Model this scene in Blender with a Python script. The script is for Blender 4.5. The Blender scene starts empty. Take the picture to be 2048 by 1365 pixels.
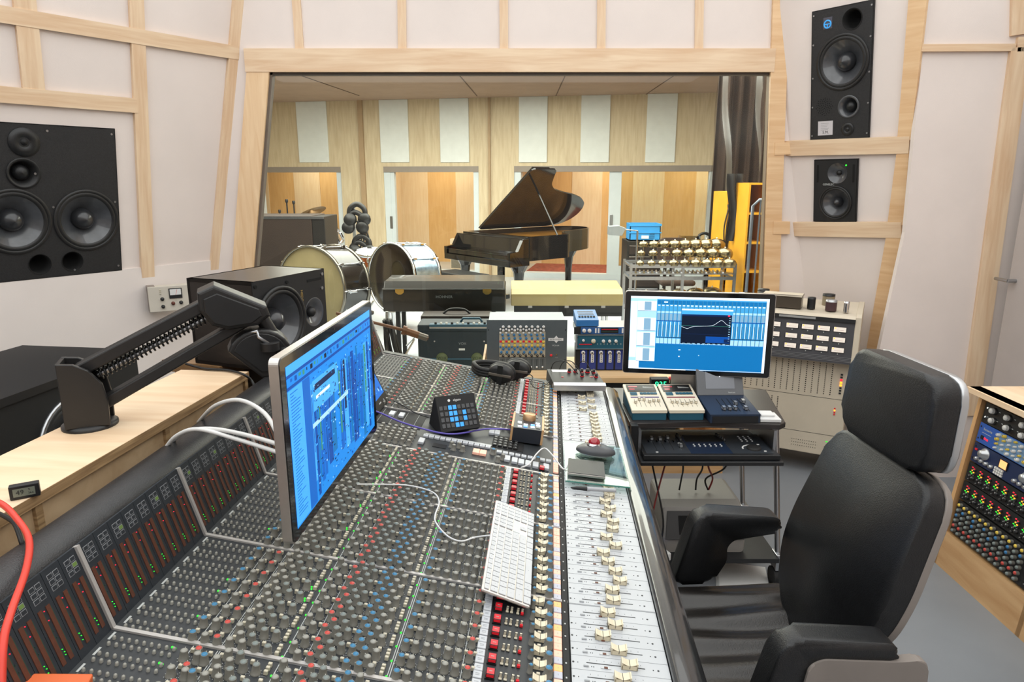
import bpy, bmesh, math, random
from mathutils import Matrix, Vector, geometry
random.seed(7)
SC = bpy.context.scene
COL = SC.collection
PI = math.pi
I4 = Matrix.Identity(4)
V = Vector
# ------------------------------------------------------------------ camera
FPX, CX, CY, TH, EYE = 1365.0, 1024.0, 682.5, math.radians(13.2), 1.72
CT, ST = math.cos(TH), math.sin(TH)
cam = bpy.data.cameras.new('camera'); cam.sensor_width = 36; cam.lens = FPX / 2048 * 36
cam.clip_start = .02; cam.clip_end = 100
camo = bpy.data.objects.new('camera', cam); COL.objects.link(camo)
camo.location = (0, 0, EYE); camo.rotation_euler = (PI / 2 - TH, 0, 0); SC.camera = camo

def ray(u, v): return V((u - CX, FPX * CT - (v - CY) * ST, -(v - CY) * CT - FPX * ST))
def atY(u, v, y): r = ray(u, v); return V((0, 0, EYE)) + r * (y / r.y)
def atZ(u, v, z): r = ray(u, v); return V((0, 0, EYE)) + r * ((z - EYE) / r.z)
def onT(T, u, v):
    Ti = T.inverted(); o = Ti @ V((0, 0, EYE)); d = Ti.to_3x3() @ ray(u, v)
    p = o - d * (o.z / d.z); return (p.x, p.y)
def depth(p): return p.y * CT - (p.z - EYE) * ST
def proj(p):
    z = p.z - EYE; zc = p.y * CT - z * ST
    return CX + FPX * p.x / zc, CY - FPX * (z * CT + p.y * ST) / zc, zc
def frame(o, X, Y, Z):
    X, Y, Z = V(X).normalized(), V(Y).normalized(), V(Z).normalized()
    M = Matrix((X, Y, Z)).transposed().to_4x4(); M.translation = V(o); return M
def TR(x, y, z): return Matrix.Translation((x, y, z))
def RX(a): return Matrix.Rotation(a, 4, 'X')
def RY(a): return Matrix.Rotation(a, 4, 'Y')
def RZ(a): return Matrix.Rotation(a, 4, 'Z')
def at(x, y, z, rz=0): return TR(x, y, z) @ RZ(rz)

# ------------------------------------------------------------------ materials
def lin(h):
    if isinstance(h, str):
        h = [int(h[i:i + 2], 16) / 255 for i in (0, 2, 4)]
        h = [c / 12.92 if c <= .04045 else ((c + .055) / 1.055) ** 2.4 for c in h]
    return tuple(h) + (1,)
def mt(name, col, rough=.5, metal=0, emit=0, noise=0, nscale=9, bump=0, bscale=150, coat=0, spec=.5, stretch=None, ecol=None):
    m = bpy.data.materials.new(name); m.use_nodes = True
    nt = m.node_tree; b = nt.nodes['Principled BSDF']; c = lin(col)
    b.inputs['Base Color'].default_value = c; b.inputs['Roughness'].default_value = rough
    b.inputs['Metallic'].default_value = metal; b.inputs['Coat Weight'].default_value = coat
    b.inputs['Coat Roughness'].default_value = .04
    b.inputs['Specular IOR Level'].default_value = spec
    if emit:
        b.inputs['Emission Color'].default_value = lin(ecol) if ecol else c; b.inputs['Emission Strength'].default_value = emit
    if noise or bump:
        tc = nt.nodes.new('ShaderNodeTexCoord'); mp = nt.nodes.new('ShaderNodeMapping')
        nt.links.new(tc.outputs['Object'], mp.inputs['Vector'])
        if stretch: mp.inputs['Scale'].default_value = stretch
    if noise:
        n = nt.nodes.new('ShaderNodeTexNoise'); n.inputs['Scale'].default_value = nscale; n.inputs['Detail'].default_value = 5
        nt.links.new(mp.outputs['Vector'], n.inputs['Vector'])
        r = nt.nodes.new('ShaderNodeValToRGB'); r.color_ramp.elements[0].position = .3; r.color_ramp.elements[1].position = .7
        r.color_ramp.elements[0].color = tuple(max(0, x * (1 - noise)) for x in c[:3]) + (1,)
        r.color_ramp.elements[1].color = tuple(min(1, x * (1 + noise)) for x in c[:3]) + (1,)
        nt.links.new(n.outputs['Fac'], r.inputs['Fac']); nt.links.new(r.outputs['Color'], b.inputs['Base Color'])
    if bump:
        n2 = nt.nodes.new('ShaderNodeTexNoise'); n2.inputs['Scale'].default_value = bscale; n2.inputs['Detail'].default_value = 3
        nt.links.new(tc.outputs['Object'], n2.inputs['Vector'])
        bp = nt.nodes.new('ShaderNodeBump'); bp.inputs['Strength'].default_value = bump; bp.inputs['Distance'].default_value = .002
        nt.links.new(n2.outputs['Fac'], bp.inputs['Height']); nt.links.new(bp.outputs['Normal'], b.inputs['Normal'])
    return m
def wood(name, c1, c2, stretch=(1.2, 14, 14), rough=.45, sc=2.2):
    m = bpy.data.materials.new(name); m.use_nodes = True; nt = m.node_tree; b = nt.nodes['Principled BSDF']
    tc = nt.nodes.new('ShaderNodeTexCoord'); mp = nt.nodes.new('ShaderNodeMapping'); mp.inputs['Scale'].default_value = stretch
    n = nt.nodes.new('ShaderNodeTexNoise'); n.inputs['Scale'].default_value = sc; n.inputs['Detail'].default_value = 7; n.inputs['Distortion'].default_value = .6
    r = nt.nodes.new('ShaderNodeValToRGB'); e = r.color_ramp.elements
    e[0].position, e[1].position = .32, .68; e[0].color, e[1].color = lin(c1), lin(c2)
    nt.links.new(tc.outputs['Object'], mp.inputs['Vector']); nt.links.new(mp.outputs['Vector'], n.inputs['Vector'])
    nt.links.new(n.outputs['Fac'], r.inputs['Fac']); nt.links.new(r.outputs['Color'], b.inputs['Base Color'])
    b.inputs['Roughness'].default_value = rough
    return m
def glassmat(name, tint, refl=1.0, ior=1.45, rough=0):
    m = bpy.data.materials.new(name); m.use_nodes = True; nt = m.node_tree
    for x in list(nt.nodes): nt.nodes.remove(x)
    o = nt.nodes.new('ShaderNodeOutputMaterial'); t = nt.nodes.new('ShaderNodeBsdfTransparent'); g = nt.nodes.new('ShaderNodeBsdfGlossy')
    g.inputs['Roughness'].default_value = rough
    t.inputs['Color'].default_value = lin(tint); f = nt.nodes.new('ShaderNodeFresnel'); f.inputs['IOR'].default_value = ior
    mu = nt.nodes.new('ShaderNodeMath'); mu.operation = 'MULTIPLY'; mu.inputs[1].default_value = refl
    x = nt.nodes.new('ShaderNodeMixShader'); nt.links.new(f.outputs[0], mu.inputs[0]); nt.links.new(mu.outputs[0], x.inputs[0])
    nt.links.new(t.outputs[0], x.inputs[1]); nt.links.new(g.outputs[0], x.inputs[2]); nt.links.new(x.outputs[0], o.inputs[0])
    return m

FABRIC = mt('cream wall fabric', 'e3d8d2', .9, noise=.03, nscale=3, bump=.25, bscale=500)
FABRIC2 = mt('cream wall panel', 'ded5d0', .9, noise=.03, nscale=3, bump=.2, bscale=500)
BIRCH = wood('birch trim', 'd8b693', 'e8cfb0')
BIRCH2 = wood('birch trim warm', 'd9b083', 'e8c69c')
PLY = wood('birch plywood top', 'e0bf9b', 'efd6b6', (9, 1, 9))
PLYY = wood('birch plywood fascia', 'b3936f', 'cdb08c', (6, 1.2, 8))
EDGE = wood('plywood edge', '86694a', 'b8986f', (3, 3, 60))
OAK = wood('oak', 'b58a5c', 'cda679', (8, 1.2, 8))
OAKV = wood('oak upright', 'c09060', 'd6ab78', (8, 8, 1.2))
FLOOR = mt('grey vinyl floor', '7f8388', .42, noise=.07, nscale=2.5, bump=.06, bscale=90)
FLOOR2 = mt('pale live room floor', 'b9bec4', .35, noise=.05, nscale=1.5)
ARMP = mt('armrest glossy leather', '1f2022', .28, noise=.12, nscale=40, bump=.08, bscale=420, coat=.7)
CEIL = mt('ceiling white', 'eceae6', .9, noise=.02)
BLACK = mt('black satin', '17181a', .45, noise=.12, nscale=30)
BLACKM = mt('black matt', '0d0d0e', .7, noise=.15, nscale=30)
SPKBLK = mt('black textured baffle', '1b1b1d', .55, noise=.35, nscale=130, bump=.6, bscale=420)
CONE = mt('speaker cone', '45474b', .3, noise=.3, nscale=14, coat=.6)
CAPM = mt('dust cap', '2c2d30', .3, noise=.1, nscale=30, coat=.3)
RUBBER = mt('speaker surround', '1a1a1b', .5, noise=.1, nscale=40)
VOID = mt('dark opening', '040404', .9, noise=.1)
CHROME = mt('chrome', 'd9dade', .12, 1, noise=.03)
STEEL = mt('brushed steel', 'aeb0b3', .3, 1, noise=.06, nscale=40, stretch=(1, 30, 1))
ALU = mt('anodised aluminium', 'c4bfba', .34, .85, noise=.03, nscale=60)
LEATHER = mt('black leather', '131416', .42, noise=.2, nscale=60, bump=.35, bscale=320)
LEATHER2 = mt('worn seat leather', '221f1d', .28, noise=.2, nscale=9, bump=.3, bscale=260)
PAD = mt('armrest leather', '232325', .33, noise=.18, nscale=40, bump=.45, bscale=420)
SHELL = mt('chair shell grey', '857d77', .45, noise=.08, nscale=8)
SILV = mt('silver paint', 'b9bbbd', .3, .7, noise=.03)
PANEL = mt('console panel', '2b2e31', .5, noise=.12, nscale=40)
PANEL2 = mt('meter panel', '262b31', .5, noise=.15, nscale=60)
DIVI = mt('divider strip', 'b8b4b0', .4, .3, noise=.05)
KGREY = mt('knob grey', '706e66', .5, noise=.06, nscale=60)
KTOP = mt('knob light cap', '95948c', .5, noise=.03)
KRED = mt('knob red cap', 'c0443a', .45, noise=.03)
KBLUE = mt('knob blue cap', '35789f', .45, noise=.03)
KTEAL = mt('knob teal cap', '767f7c', .5, noise=.03)
CREAM = mt('cream plastic', 'bfb8a4', .5, noise=.04, nscale=40)
IVORY = mt('fader ivory', 'd2c7ad', .45, noise=.05, nscale=60)
WHITEP = mt('white plastic', 'd9d9d7', .45, noise=.02)
GREYB = mt('grey button', 'b9bcc0', .5, noise=.03)
CUTRED = mt('red cut button', 'd2202c', .4, emit=.12, noise=.05)
BTNBLK = mt('button well', '0f0f10', .5, noise=.1)
LINE = mt('printed line', 'b7bab8', .6, noise=.02)
SALMON = mt('lit salmon button', 'f0b49c', .5, emit=.25, noise=.03)
SALMON2 = mt('lit orange button', 'f6a468', .5, emit=.5, noise=.03)
LILAC = mt('grey lilac button', 'b8b9c4', .5, noise=.03)
WPANEL = mt('white fader panel', 'b4b7ba', .4, noise=.02)
INK = mt('black ink', '26282a', .6, noise=.05)
INKG = mt('grey ink', '8a8d90', .6, noise=.05)
GREENL = mt('green led', '30d036', .4, emit=1.1, noise=.02)
REDL = mt('red led', 'e8263a', .4, emit=1.2, noise=.02)
ORANGEL = mt('orange led', 'ff9a2a', .4, emit=2.2, noise=.02)
BLUEL = mt('blue led', '4a80ff', .4, emit=3, noise=.02)
WHITEL = mt('white led', 'e8f0ff', .4, emit=2, noise=.02)
RUST = mt('meter bar rust', '59301f', .55, noise=.15, nscale=90)
DARKGRN = mt('meter green', '234034', .5, noise=.1)
WHITECBL = mt('white cable', 'dadad8', .45, noise=.02)
BLKCBL = mt('black cable', '131314', .5, noise=.05)
REDCBL = mt('red cable', 'd63a2a', .4, noise=.04)
PURCBL = mt('purple cable', '5b50a8', .45, noise=.04)
YEL = mt('yellow plastic', 'd99a1c', .5, noise=.08, nscale=5)
BLUEP = mt('blue plastic', '2d84c6', .45, noise=.05, nscale=10)
GOLD = mt('bronze', '94886c', .25, 1, noise=.15, nscale=12)
BROWNC = mt('brown cloth', '3a2b22', .85, noise=.3, nscale=6, bump=.5, bscale=120)
BRASS = mt('brass', 'c9a75f', .25, 1, noise=.05)

# ------------------------------------------------------------------ mesh builder
FR = {}
class B:
    def __init__(s): s.bm = bmesh.new(); s.mats = []
    def mi(s, m):
        if m not in s.mats: s.mats.append(m)
        return s.mats.index(m)
    def raw(s, vs, fs, m, T=I4, smooth=False):
        k = s.mi(m); nv = [s.bm.verts.new(T @ V(v)) for v in vs]; out = []
        for f in fs:
            try: fc = s.bm.faces.new([nv[i] for i in f])
            except ValueError: continue
            fc.material_index = k; fc.smooth = smooth; out.append(fc)
        return out
    def box(s, x0, x1, y0, y1, z0, z1, m, T=I4, bev=0, seg=2):
        vs = [(x, y, z) for x in (x0, x1) for y in (y0, y1) for z in (z0, z1)]
        fs = [(0, 1, 3, 2), (4, 6, 7, 5), (0, 4, 5, 1), (2, 3, 7, 6), (0, 2, 6, 4), (1, 5, 7, 3)]
        out = s.raw(vs, fs, m, T)
        if bev:
            ed = list({e for f in out for e in f.edges})
            bmesh.ops.bevel(s.bm, geom=ed, offset=bev, segments=seg, profile=.5, affect='EDGES')
        return s
    def cbox(s, c, d, m, T=I4, bev=0, seg=2):
        return s.box(c[0] - d[0] / 2, c[0] + d[0] / 2, c[1] - d[1] / 2, c[1] + d[1] / 2, c[2] - d[2] / 2, c[2] + d[2] / 2, m, T, bev, seg)
    def quad(s, x0, x1, y0, y1, z, m, T=I4):
        s.raw([(x0, y0, z), (x1, y0, z), (x1, y1, z), (x0, y1, z)], [(0, 1, 2, 3)], m, T); return s
    def lathe(s, prof, m, T=I4, seg=24, smooth=True, mats=None, caps=True):
        n = len(prof); vs = []; fs = []
        for r, z in prof:
            for i in range(seg): a = 2 * PI * i / seg; vs.append((r * math.cos(a), r * math.sin(a), z))
        for j in range(n - 1):
            for i in range(seg):
                a, b = j * seg + i, j * seg + (i + 1) % seg
                fs.append((a, b, b + seg, a + seg))
        out = s.raw(vs, fs, m, T, smooth)
        if mats:
            for j, mm in enumerate(mats):
                if mm:
                    k = s.mi(mm)
                    for f in out[j * seg:(j + 1) * seg]: f.material_index = k
        for j in ((0, n - 1) if caps else ()):
            if prof[j][0] > 1e-6:
                f = list(range(j * seg, (j + 1) * seg)); f = f[::-1] if j == 0 else f
                mm = (mats[j - 1] if j else mats[0]) if mats else None
                s.raw([vs[i] for i in f], [tuple(range(seg))], mm or m, T)
        return s
    def cyl(s, p0, p1, r0, m, r1=None, seg=14, smooth=True, T=I4):
        p0, p1 = V(p0), V(p1); d = p1 - p0; r1 = r0 if r1 is None else r1
        M = T @ TR(*p0) @ d.to_track_quat('Z', 'Y').to_matrix().to_4x4()
        return s.lathe([(r0, 0), (r1, d.length)], m, M, seg, smooth)
    def tube(s, pts, r, m, seg=8, curve=True, T=I4, sub=6):
        P = [V(p) for p in pts]
        if curve and len(P) > 2:
            Q = []
            for i in range(len(P) - 1):
                a, b, c, d = P[max(i - 1, 0)], P[i], P[i + 1], P[min(i + 2, len(P) - 1)]
                for k in range(sub):
                    t = k / sub
                    Q.append(.5 * ((2 * b) + (c - a) * t + (2 * a - 5 * b + 4 * c - d) * t * t + (3 * b - a - 3 * c + d) * t ** 3))
            Q.append(P[-1]); P = Q
        vs = []; fs = []; up = None
        for i, p in enumerate(P):
            d = (P[min(i + 1, len(P) - 1)] - P[max(i - 1, 0)]).normalized()
            if up is None: up = d.orthogonal().normalized()
            up = (up - d * up.dot(d)).normalized() if (up - d * up.dot(d)).length > 1e-5 else d.orthogonal().normalized()
            w = d.cross(up)
            for k in range(seg):
                a = 2 * PI * k / seg; vs.append(p + (up * math.cos(a) + w * math.sin(a)) * r)
        for i in range(len(P) - 1):
            for k in range(seg):
                a, b = i * seg + k, i * seg + (k + 1) % seg; fs.append((a, b, b + seg, a + seg))
        fs.append(tuple(range(seg))[::-1]); fs.append(tuple(range(len(vs) - seg, len(vs))))
        s.raw(vs, fs, m, T, True); return s
    def prism(s, poly, z0, z1, m, T=I4, bev=0, seg=2, sides=None):
        n = len(poly); vs = [(x, y, z0) for x, y in poly] + [(x, y, z1) for x, y in poly]
        fs = [tuple(range(n))[::-1], tuple(range(n, 2 * n))] + [(i, (i + 1) % n, (i + 1) % n + n, i + n) for i in range(n)]
        out = s.raw(vs, fs, m, T)
        if bev:
            ed = list({e for f in out[:2] for e in f.edges}) if sides is None else list({e for f in out for e in f.edges})
            bmesh.ops.bevel(s.bm, geom=ed, offset=bev, segments=seg, profile=.5, affect='EDGES')
        return s
    def holed(s, outer, holes, z, m, T=I4, rects=()):
        loops = [[V((x, y, 0)) for x, y in outer]] + [[V((x, y, 0)) for x, y in ((a, c), (b_, c), (b_, d), (a, d))] for a, b_, c, d in rects] + [[V((cx + r * math.cos(2 * PI * i / 28), cy + r * math.sin(2 * PI * i / 28), 0)) for i in range(28)] for cx, cy, r in holes]
        tri = geometry.tessellate_polygon(loops); vs = [v for l in loops for v in l]
        s.raw([(v.x, v.y, z) for v in vs], tri, m, T); return s
    def grid(s, fn, nu, nv, m, T=I4, smooth=True, close=False):
        vs = [fn(i / (nu - 1), j / (nv - 1)) for i in range(nu) for j in range(nv)]
        fs = [(i * nv + j, (i + 1) * nv + j, (i + 1) * nv + j + 1, i * nv + j + 1) for i in range(nu - 1) for j in range(nv - 1)]
        s.raw(vs, fs, m, T, smooth); return s
    def text(s, t, size, m, T=I4, ext=.0004, align='CENTER', sx=1):
        c = bpy.data.curves.new('text', 'FONT'); c.body = t; c.size = size; c.extrude = ext; c.align_x = align; c.align_y = 'CENTER'; c.resolution_u = 2
        o = bpy.data.objects.new('text', c); COL.objects.link(o)
        dg = bpy.context.evaluated_depsgraph_get(); me = bpy.data.meshes.new_from_object(o.evaluated_get(dg))
        s.raw([(v.co.x * sx, v.co.y, v.co.z) for v in me.vertices], [tuple(p.vertices) for p in me.polygons], m, T)
        bpy.data.objects.remove(o); bpy.data.curves.remove(c); bpy.data.meshes.remove(me); return s
    def mesh(s, name, inv=None, normals=True):
        if inv is not None: s.bm.transform(inv)
        if normals: bmesh.ops.recalc_face_normals(s.bm, faces=s.bm.faces)
        me = bpy.data.meshes.new(name); s.bm.to_mesh(me); s.bm.free()
        for m in s.mats: me.materials.append(m)
        return me
    def build(s, name, parent=None, world=False, label=None, bevel=0, M=None, bseg=2, smooth=False, stuff=False, normals=True):
        if parent is not None:
            F = FR[parent.name]; me = s.mesh(name, F.inverted() if world else None, normals)
        else:
            F = M or I4; me = s.mesh(name, F.inverted() if world else None, normals)
        o = bpy.data.objects.new(name, me); COL.objects.link(o)
        if parent is not None: o.parent = parent
        elif M is not None: o.matrix_world = M
        FR[o.name] = F
        if bevel:
            b = o.modifiers.new('edge', 'BEVEL'); b.width = bevel; b.segments = bseg; b.limit_method = 'ANGLE'; b.angle_limit = math.radians(40)
        if smooth:
            for p in me.polygons: p.use_smooth = True
        if label: o['label'] = label
        if stuff: o['kind'] = 'stuff'
        return o
def tag(o, label, cat, group=None, kind=None):
    o['label'] = label; o['category'] = cat
    if group: o['group'] = group
    if kind: o['kind'] = kind
    return o
def thing(name, label, cat, M=I4, group=None):
    o = bpy.data.objects.new(name, None); COL.objects.link(o); o.empty_display_size = .05
    o.matrix_world = M; FR[o.name] = M.copy(); return tag(o, label, cat, group)
def struct(b, name, M=None, world=False, normals=True):
    o = b.build(name, None, M=M, world=world, normals=normals); o['kind'] = 'structure'; return o
def dup(root, M, label=None, group=None):
    r = root.copy(); COL.objects.link(r); r.matrix_world = M; FR[r.name] = M.copy()
    if label: r['label'] = label
    if group: r['group'] = group
    for ch in list(root.children):
        c = ch.copy(); COL.objects.link(c); c.parent = r; FR[c.name] = M.copy()
        for g in list(ch.children):
            d = g.copy(); COL.objects.link(d); d.parent = c; FR[d.name] = M.copy()
    return r
def driver(b, cx, cy, R, dep=.05, cap=.36, T=I4, ring=.006, m=None, capm=None):
    M = T @ TR(cx, cy, 0); m = m or CONE
    b.lathe([(R, 0), (R, ring), (R * .92, ring + .001), (R * .9, ring * .5)], RUBBER, M, 40, caps=False)
    b.lathe([(R * .9, ring * .5), (R * .86, ring * 1.1), (R * .8, ring * .9), (R * .77, 0)], RUBBER, M, 40, caps=False)
    b.lathe([(R * .77, 0), (R * .6, -dep * .45), (R * cap, -dep)], m, M, 40, caps=False)
    b.lathe([(R * cap, -dep), (R * cap, -dep * .8), (R * cap * .87, -dep * .38), (R * cap * .5, -dep * .02), (.0004, .006)], capm or CAPM, M, 32, caps=False)
# ------------------------------------------------------------------ frames of the walls
YF = 4.4
CL = atY(470, 105, YF); CR = atY(1560, 100, YF); TAU = math.radians(9)
def tilted(o, d, nh):
    d = V(d).normalized(); nh = V(nh).normalized(); n = nh * math.cos(TAU) - V((0, 0, 1)) * math.sin(TAU)
    return frame(o, d, n.cross(d), n)
TLW = tilted(CL, (.567, .824, 0), (.824, -.567, 0))
TRW = tilted(CR, (.603, -.798, 0), (-.798, -.603, 0))
TFW = frame((0, YF, 0), (1, 0, 0), (0, 0, 1), (0, -1, 0))
YR2 = 3.775
TR2 = frame((0, YR2, 0), (1, 0, 0), (0, 0, 1), (0, -1, 0))
TFAR = frame((0, 12.5, 0), (.983, -.184, 0), (0, 0, 1), (-.184, -.983, 0))
HC = 3.25
trim_n = [0]
def trim(T, a, b, w, th=.02, m=BIRCH, ext=0, z=0):
    a, b = V((a[0], a[1], 0)), V((b[0], b[1], 0)); d = b - a; L = d.length + 2 * ext
    M = T @ TR(*((a + b) / 2)) @ RZ(math.atan2(d.y, d.x))
    trim_n[0] += 1
    q = B().box(-L / 2, L / 2, -w / 2, w / 2, z, z + th, m)
    return struct(q, 'trim_%d' % trim_n[0], M)
def tpx(T, u0, v0, u1, v1, w, **k): return trim(T, onT(T, u0, v0), onT(T, u1, v1), w, **k)

# floors, ceilings
struct(B().box(-4.6, 4.6, -3, 4.7, -.1, 0, FLOOR), 'floor')
struct(B().box(-8, 7, 4.7, 16.5, -.1, 0, FLOOR2), 'floor_2')
struct(B().box(-4.6, 4.6, -3, 4.7, HC, HC + .1, CEIL), 'ceiling')
LC = mt('live room ceiling', 'a98f7a', .8, noise=.06, nscale=4)
q = B().box(-8, 7, 4.7, 16.5, 3.14, 3.24, LC)
struct(q, 'ceiling_2')
for k, (x0, x1) in enumerate(((-3.6, -2.6), (-1.0, -.6), (.7, .75), (2.2, 2.25), (3.5, 3.55))):   # ceiling joints of the live room
    s_ = struct(B().box(-.007, .007, -3.7, 3.7, -.008, 0, mt('joint %d' % k, '6d5848', .8, noise=.1)), 'trim_%d' % (900 + k), at((x0 + x1) / 2, 8.6, 3.14, math.atan2(x0 - x1, 7.4)))

# front wall with the control room window
wl_top = onT(TFW, 540, 145); wl_bot = onT(TFW, 508, 542)
wr_top = onT(TFW, 1545, 145); wr_bot = onT(TFW, 1527, 570)
ZT = (wl_top[1] + wr_top[1]) / 2; ZB = .42
def xl(z): return wl_top[0] + (wl_bot[0] - wl_top[0]) * (z - wl_top[1]) / (wl_bot[1] - wl_top[1])
def xr(z): return wr_top[0] + (wr_bot[0] - wr_top[0]) * (z - wr_top[1]) / (wr_bot[1] - wr_top[1])
q = B()
for poly in ([(-2.6, ZT), (2.6, ZT), (2.6, HC), (-2.6, HC)], [(-2.6, ZB), (xl(ZB), ZB), (xl(ZT), ZT), (-2.6, ZT)],
             [(xr(ZB), ZB), (2.6, ZB), (2.6, ZT), (xr(ZT), ZT)], [(-2.6, 0), (2.6, 0), (2.6, ZB), (-2.6, ZB)]):
    q.prism(poly, -.06, 0, FABRIC, TFW)
struct(q, 'wall_front', world=True)
# reveal lining + frame boards
def strip(T, poly, z0, z1, m, name):
    return struct(B().prism(poly, z0, z1, m), name, T)
fw = .135
trim(TFW, (xl(ZT) - .14, ZT + .066), (xr(ZT) + .001, ZT + .066), .132, .025)
o = strip(TFW, [(xl(ZB) - fw, ZB), (xl(ZB), ZB), (xl(ZT), ZT), (xl(ZT) - fw, ZT)], 0, .021, wood('birch upright', 'e0bb90', 'eed0a9', (14, 1.2, 14)), 'trim_101')
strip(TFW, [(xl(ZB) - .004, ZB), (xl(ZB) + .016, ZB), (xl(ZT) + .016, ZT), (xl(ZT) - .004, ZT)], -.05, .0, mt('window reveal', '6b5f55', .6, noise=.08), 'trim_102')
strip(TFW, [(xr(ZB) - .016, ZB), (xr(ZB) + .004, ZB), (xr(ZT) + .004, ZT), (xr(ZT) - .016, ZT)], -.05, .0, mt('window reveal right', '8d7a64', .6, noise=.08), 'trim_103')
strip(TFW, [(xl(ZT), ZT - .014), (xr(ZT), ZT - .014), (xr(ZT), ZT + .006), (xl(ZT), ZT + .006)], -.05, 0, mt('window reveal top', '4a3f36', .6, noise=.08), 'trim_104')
strip(TFW, [(xl(ZB), ZB - .1), (xr(ZB), ZB - .1), (xr(ZB), ZB), (xl(ZB), ZB)], -.12, .03, BIRCH, 'trim_105')
GLASS = glassmat('window glass', 'e6efe9', .9, 1.5)
q = B(); q.raw([(xl(ZB), ZB, -.03), (xr(ZB), ZB, -.03), (xr(ZT), ZT, -.03), (xl(ZT), ZT, -.03)], [(0, 1, 2, 3)], GLASS)
struct(q, 'window_1', TFW)
for u0, u1 in ((589, 600), (803, 805), (1007, 1008), (1203, 1202), (1399, 1397)):
    tpx(TFW, u0, -60, u1, 101, .05, th=.012)
# sloped side walls that carry the monitors
a_, c_ = onT(TLW, 228, 257), onT(TLW, 242, 540)
q = B(); q.holed([(-4.6, -1.275), (.05, -1.275), (.05, .95), (-4.6, .95)], [], 0, FABRIC, TLW, [(c_[0] - .86, c_[0], c_[1], a_[1])]); struct(q, 'wall_left', world=True)
RE_ = ((1870, -150), (1856, 0), (1827, 282), (1810, 465), (1761, 690), (1738, 800), (1712, 900)); HO = []
for ps in (((1627, 18), (1753, 3), (1622, 283), (1738, 280)), ((1632, 318), (1720, 318), (1628, 443), (1713, 445))):
    P = [onT(TRW, *p) for p in ps]; HO.append(((P[0][0] + P[2][0]) / 2, (P[1][0] + P[3][0]) / 2, (P[2][1] + P[3][1]) / 2, (P[0][1] + P[1][1]) / 2))
q = B(); q.holed([onT(TRW, *p) for p in RE_] + [(onT(TRW, *RE_[-1])[0], -2.6), (0, -2.6), (0, .95), (onT(TRW, *RE_[0])[0], .95)], [], 0, FABRIC, TRW, HO); struct(q, 'wall_right', world=True)
# lower left wall, upright below the sloped soffit
lo = TLW @ V((0, -1.275, 0)); Tlow = frame((lo.x, lo.y, 0), (.567, .824, 0), (0, 0, 1), (.824, -.567, 0))
q = B(); q.box(-4.6, -.06, 0, lo.z + .01, -.08, .012, FABRIC2); struct(q, 'wall_left_low', Tlow)
# right end wall, side wall with door, back wall
q = B(); 
RE = ((1878, -220), (1856, 0), (1827, 282), (1810, 465), (1761, 690), (1738, 800), (1712, 900))
q.prism([onT(TR2, *p) for p in RE] + [(onT(TR2, *RE[-1])[0], 0), (2.78, 0), (2.78, HC)], -.03, 0, FABRIC); struct(q, 'wall_right_end', TR2)
q = B(); q.box(2.72, 2.82, -3, 2.9, 0, HC, FABRIC); struct(q, 'wall_side')
q = B(); q.box(-4.6, 2.8, -3, -2.9, 0, HC, FABRIC); struct(q, 'wall_back')
# battens on the left wall
tpx(TLW, -60, 18, 474, 106, .075, z=.003); tpx(TLW, -60, 183, 270, 211, .075, z=.003)
tpx(TLW, 43, -30, 66, 186, .095); tpx(TLW, 268, -40, 294, 566, .075); tpx(TLW, 479, -40, 428, 545, .075)
# uprights and rails of the right wall
a = onT(TRW, 1563, -20); b = onT(TRW, 1534, 600)
for P_ in (((1545, -40), (1578, -40), (1552, 690), (1522, 690)), ((1547, 286), (1582, 284), (1581, 309), (1546, 311)), ((1544, 443), (1577, 443), (1576, 468), (1543, 468))):
    trim_n[0] += 1; strip(TFW, [onT(TFW, *p) for p in P_][::-1], .0, .022 if P_[0][1] < 0 else .027, BIRCH2, 'trim_%d' % trim_n[0])
for P_ in (((1824, -40), (1862, -40), (1825, 279), (1798, 280)), ((1797, 303), (1822, 302), (1809, 449), (1778, 450)), ((1776, 470), (1807, 470), (1738, 790), (1720, 790))):
    trim_n[0] += 1; strip(TRW, [onT(TRW, *p) for p in P_][::-1], .0, .022, BIRCH2, 'trim_%d' % trim_n[0])
tpx(TRW, 1550, 297, 1822, 289, .09, z=.004); tpx(TRW, 1545, 457, 1806, 459, .09, z=.004)
tpx(TR2, 1838, 97, 2026, 96, .035); tpx(TR2, 2037, 96, 1936, 830, .10); tpx(TR2, 2030, 90, 2100, 88, .07); tpx(TR2, 2040, -20, 2038, 70, .1)
# grey door at the far right
q = B(); q.box(2.72, 2.78, .0, 2.15, .001, .03, mt('door leaf grey', 'bdb4ae', .6, noise=.03))
d_ = B(); Td = frame((2.719, 3.72, 0), (0, -1, 0), (0, 0, 1), (-1, 0, 0))
dleaf = struct(B().box(.05, .95, .01, 2.14, 0, .03, mt('door leaf', 'b7aea9', .55, noise=.03)), 'door_1', Td)
b_ = B(); b_.cyl((.1, 1.2, .03), (.1, 1.2, .075), .01, STEEL); b_.cyl((.1, 1.2, .07), (.0, 1.2, .07), .009, STEEL); b_.build('door_handle', dleaf)
trim(Td, (.5, 2.19), (1.05, 2.19), .09); trim(Td, (1.0, 0), (1.0, 2.15), .08)

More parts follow.
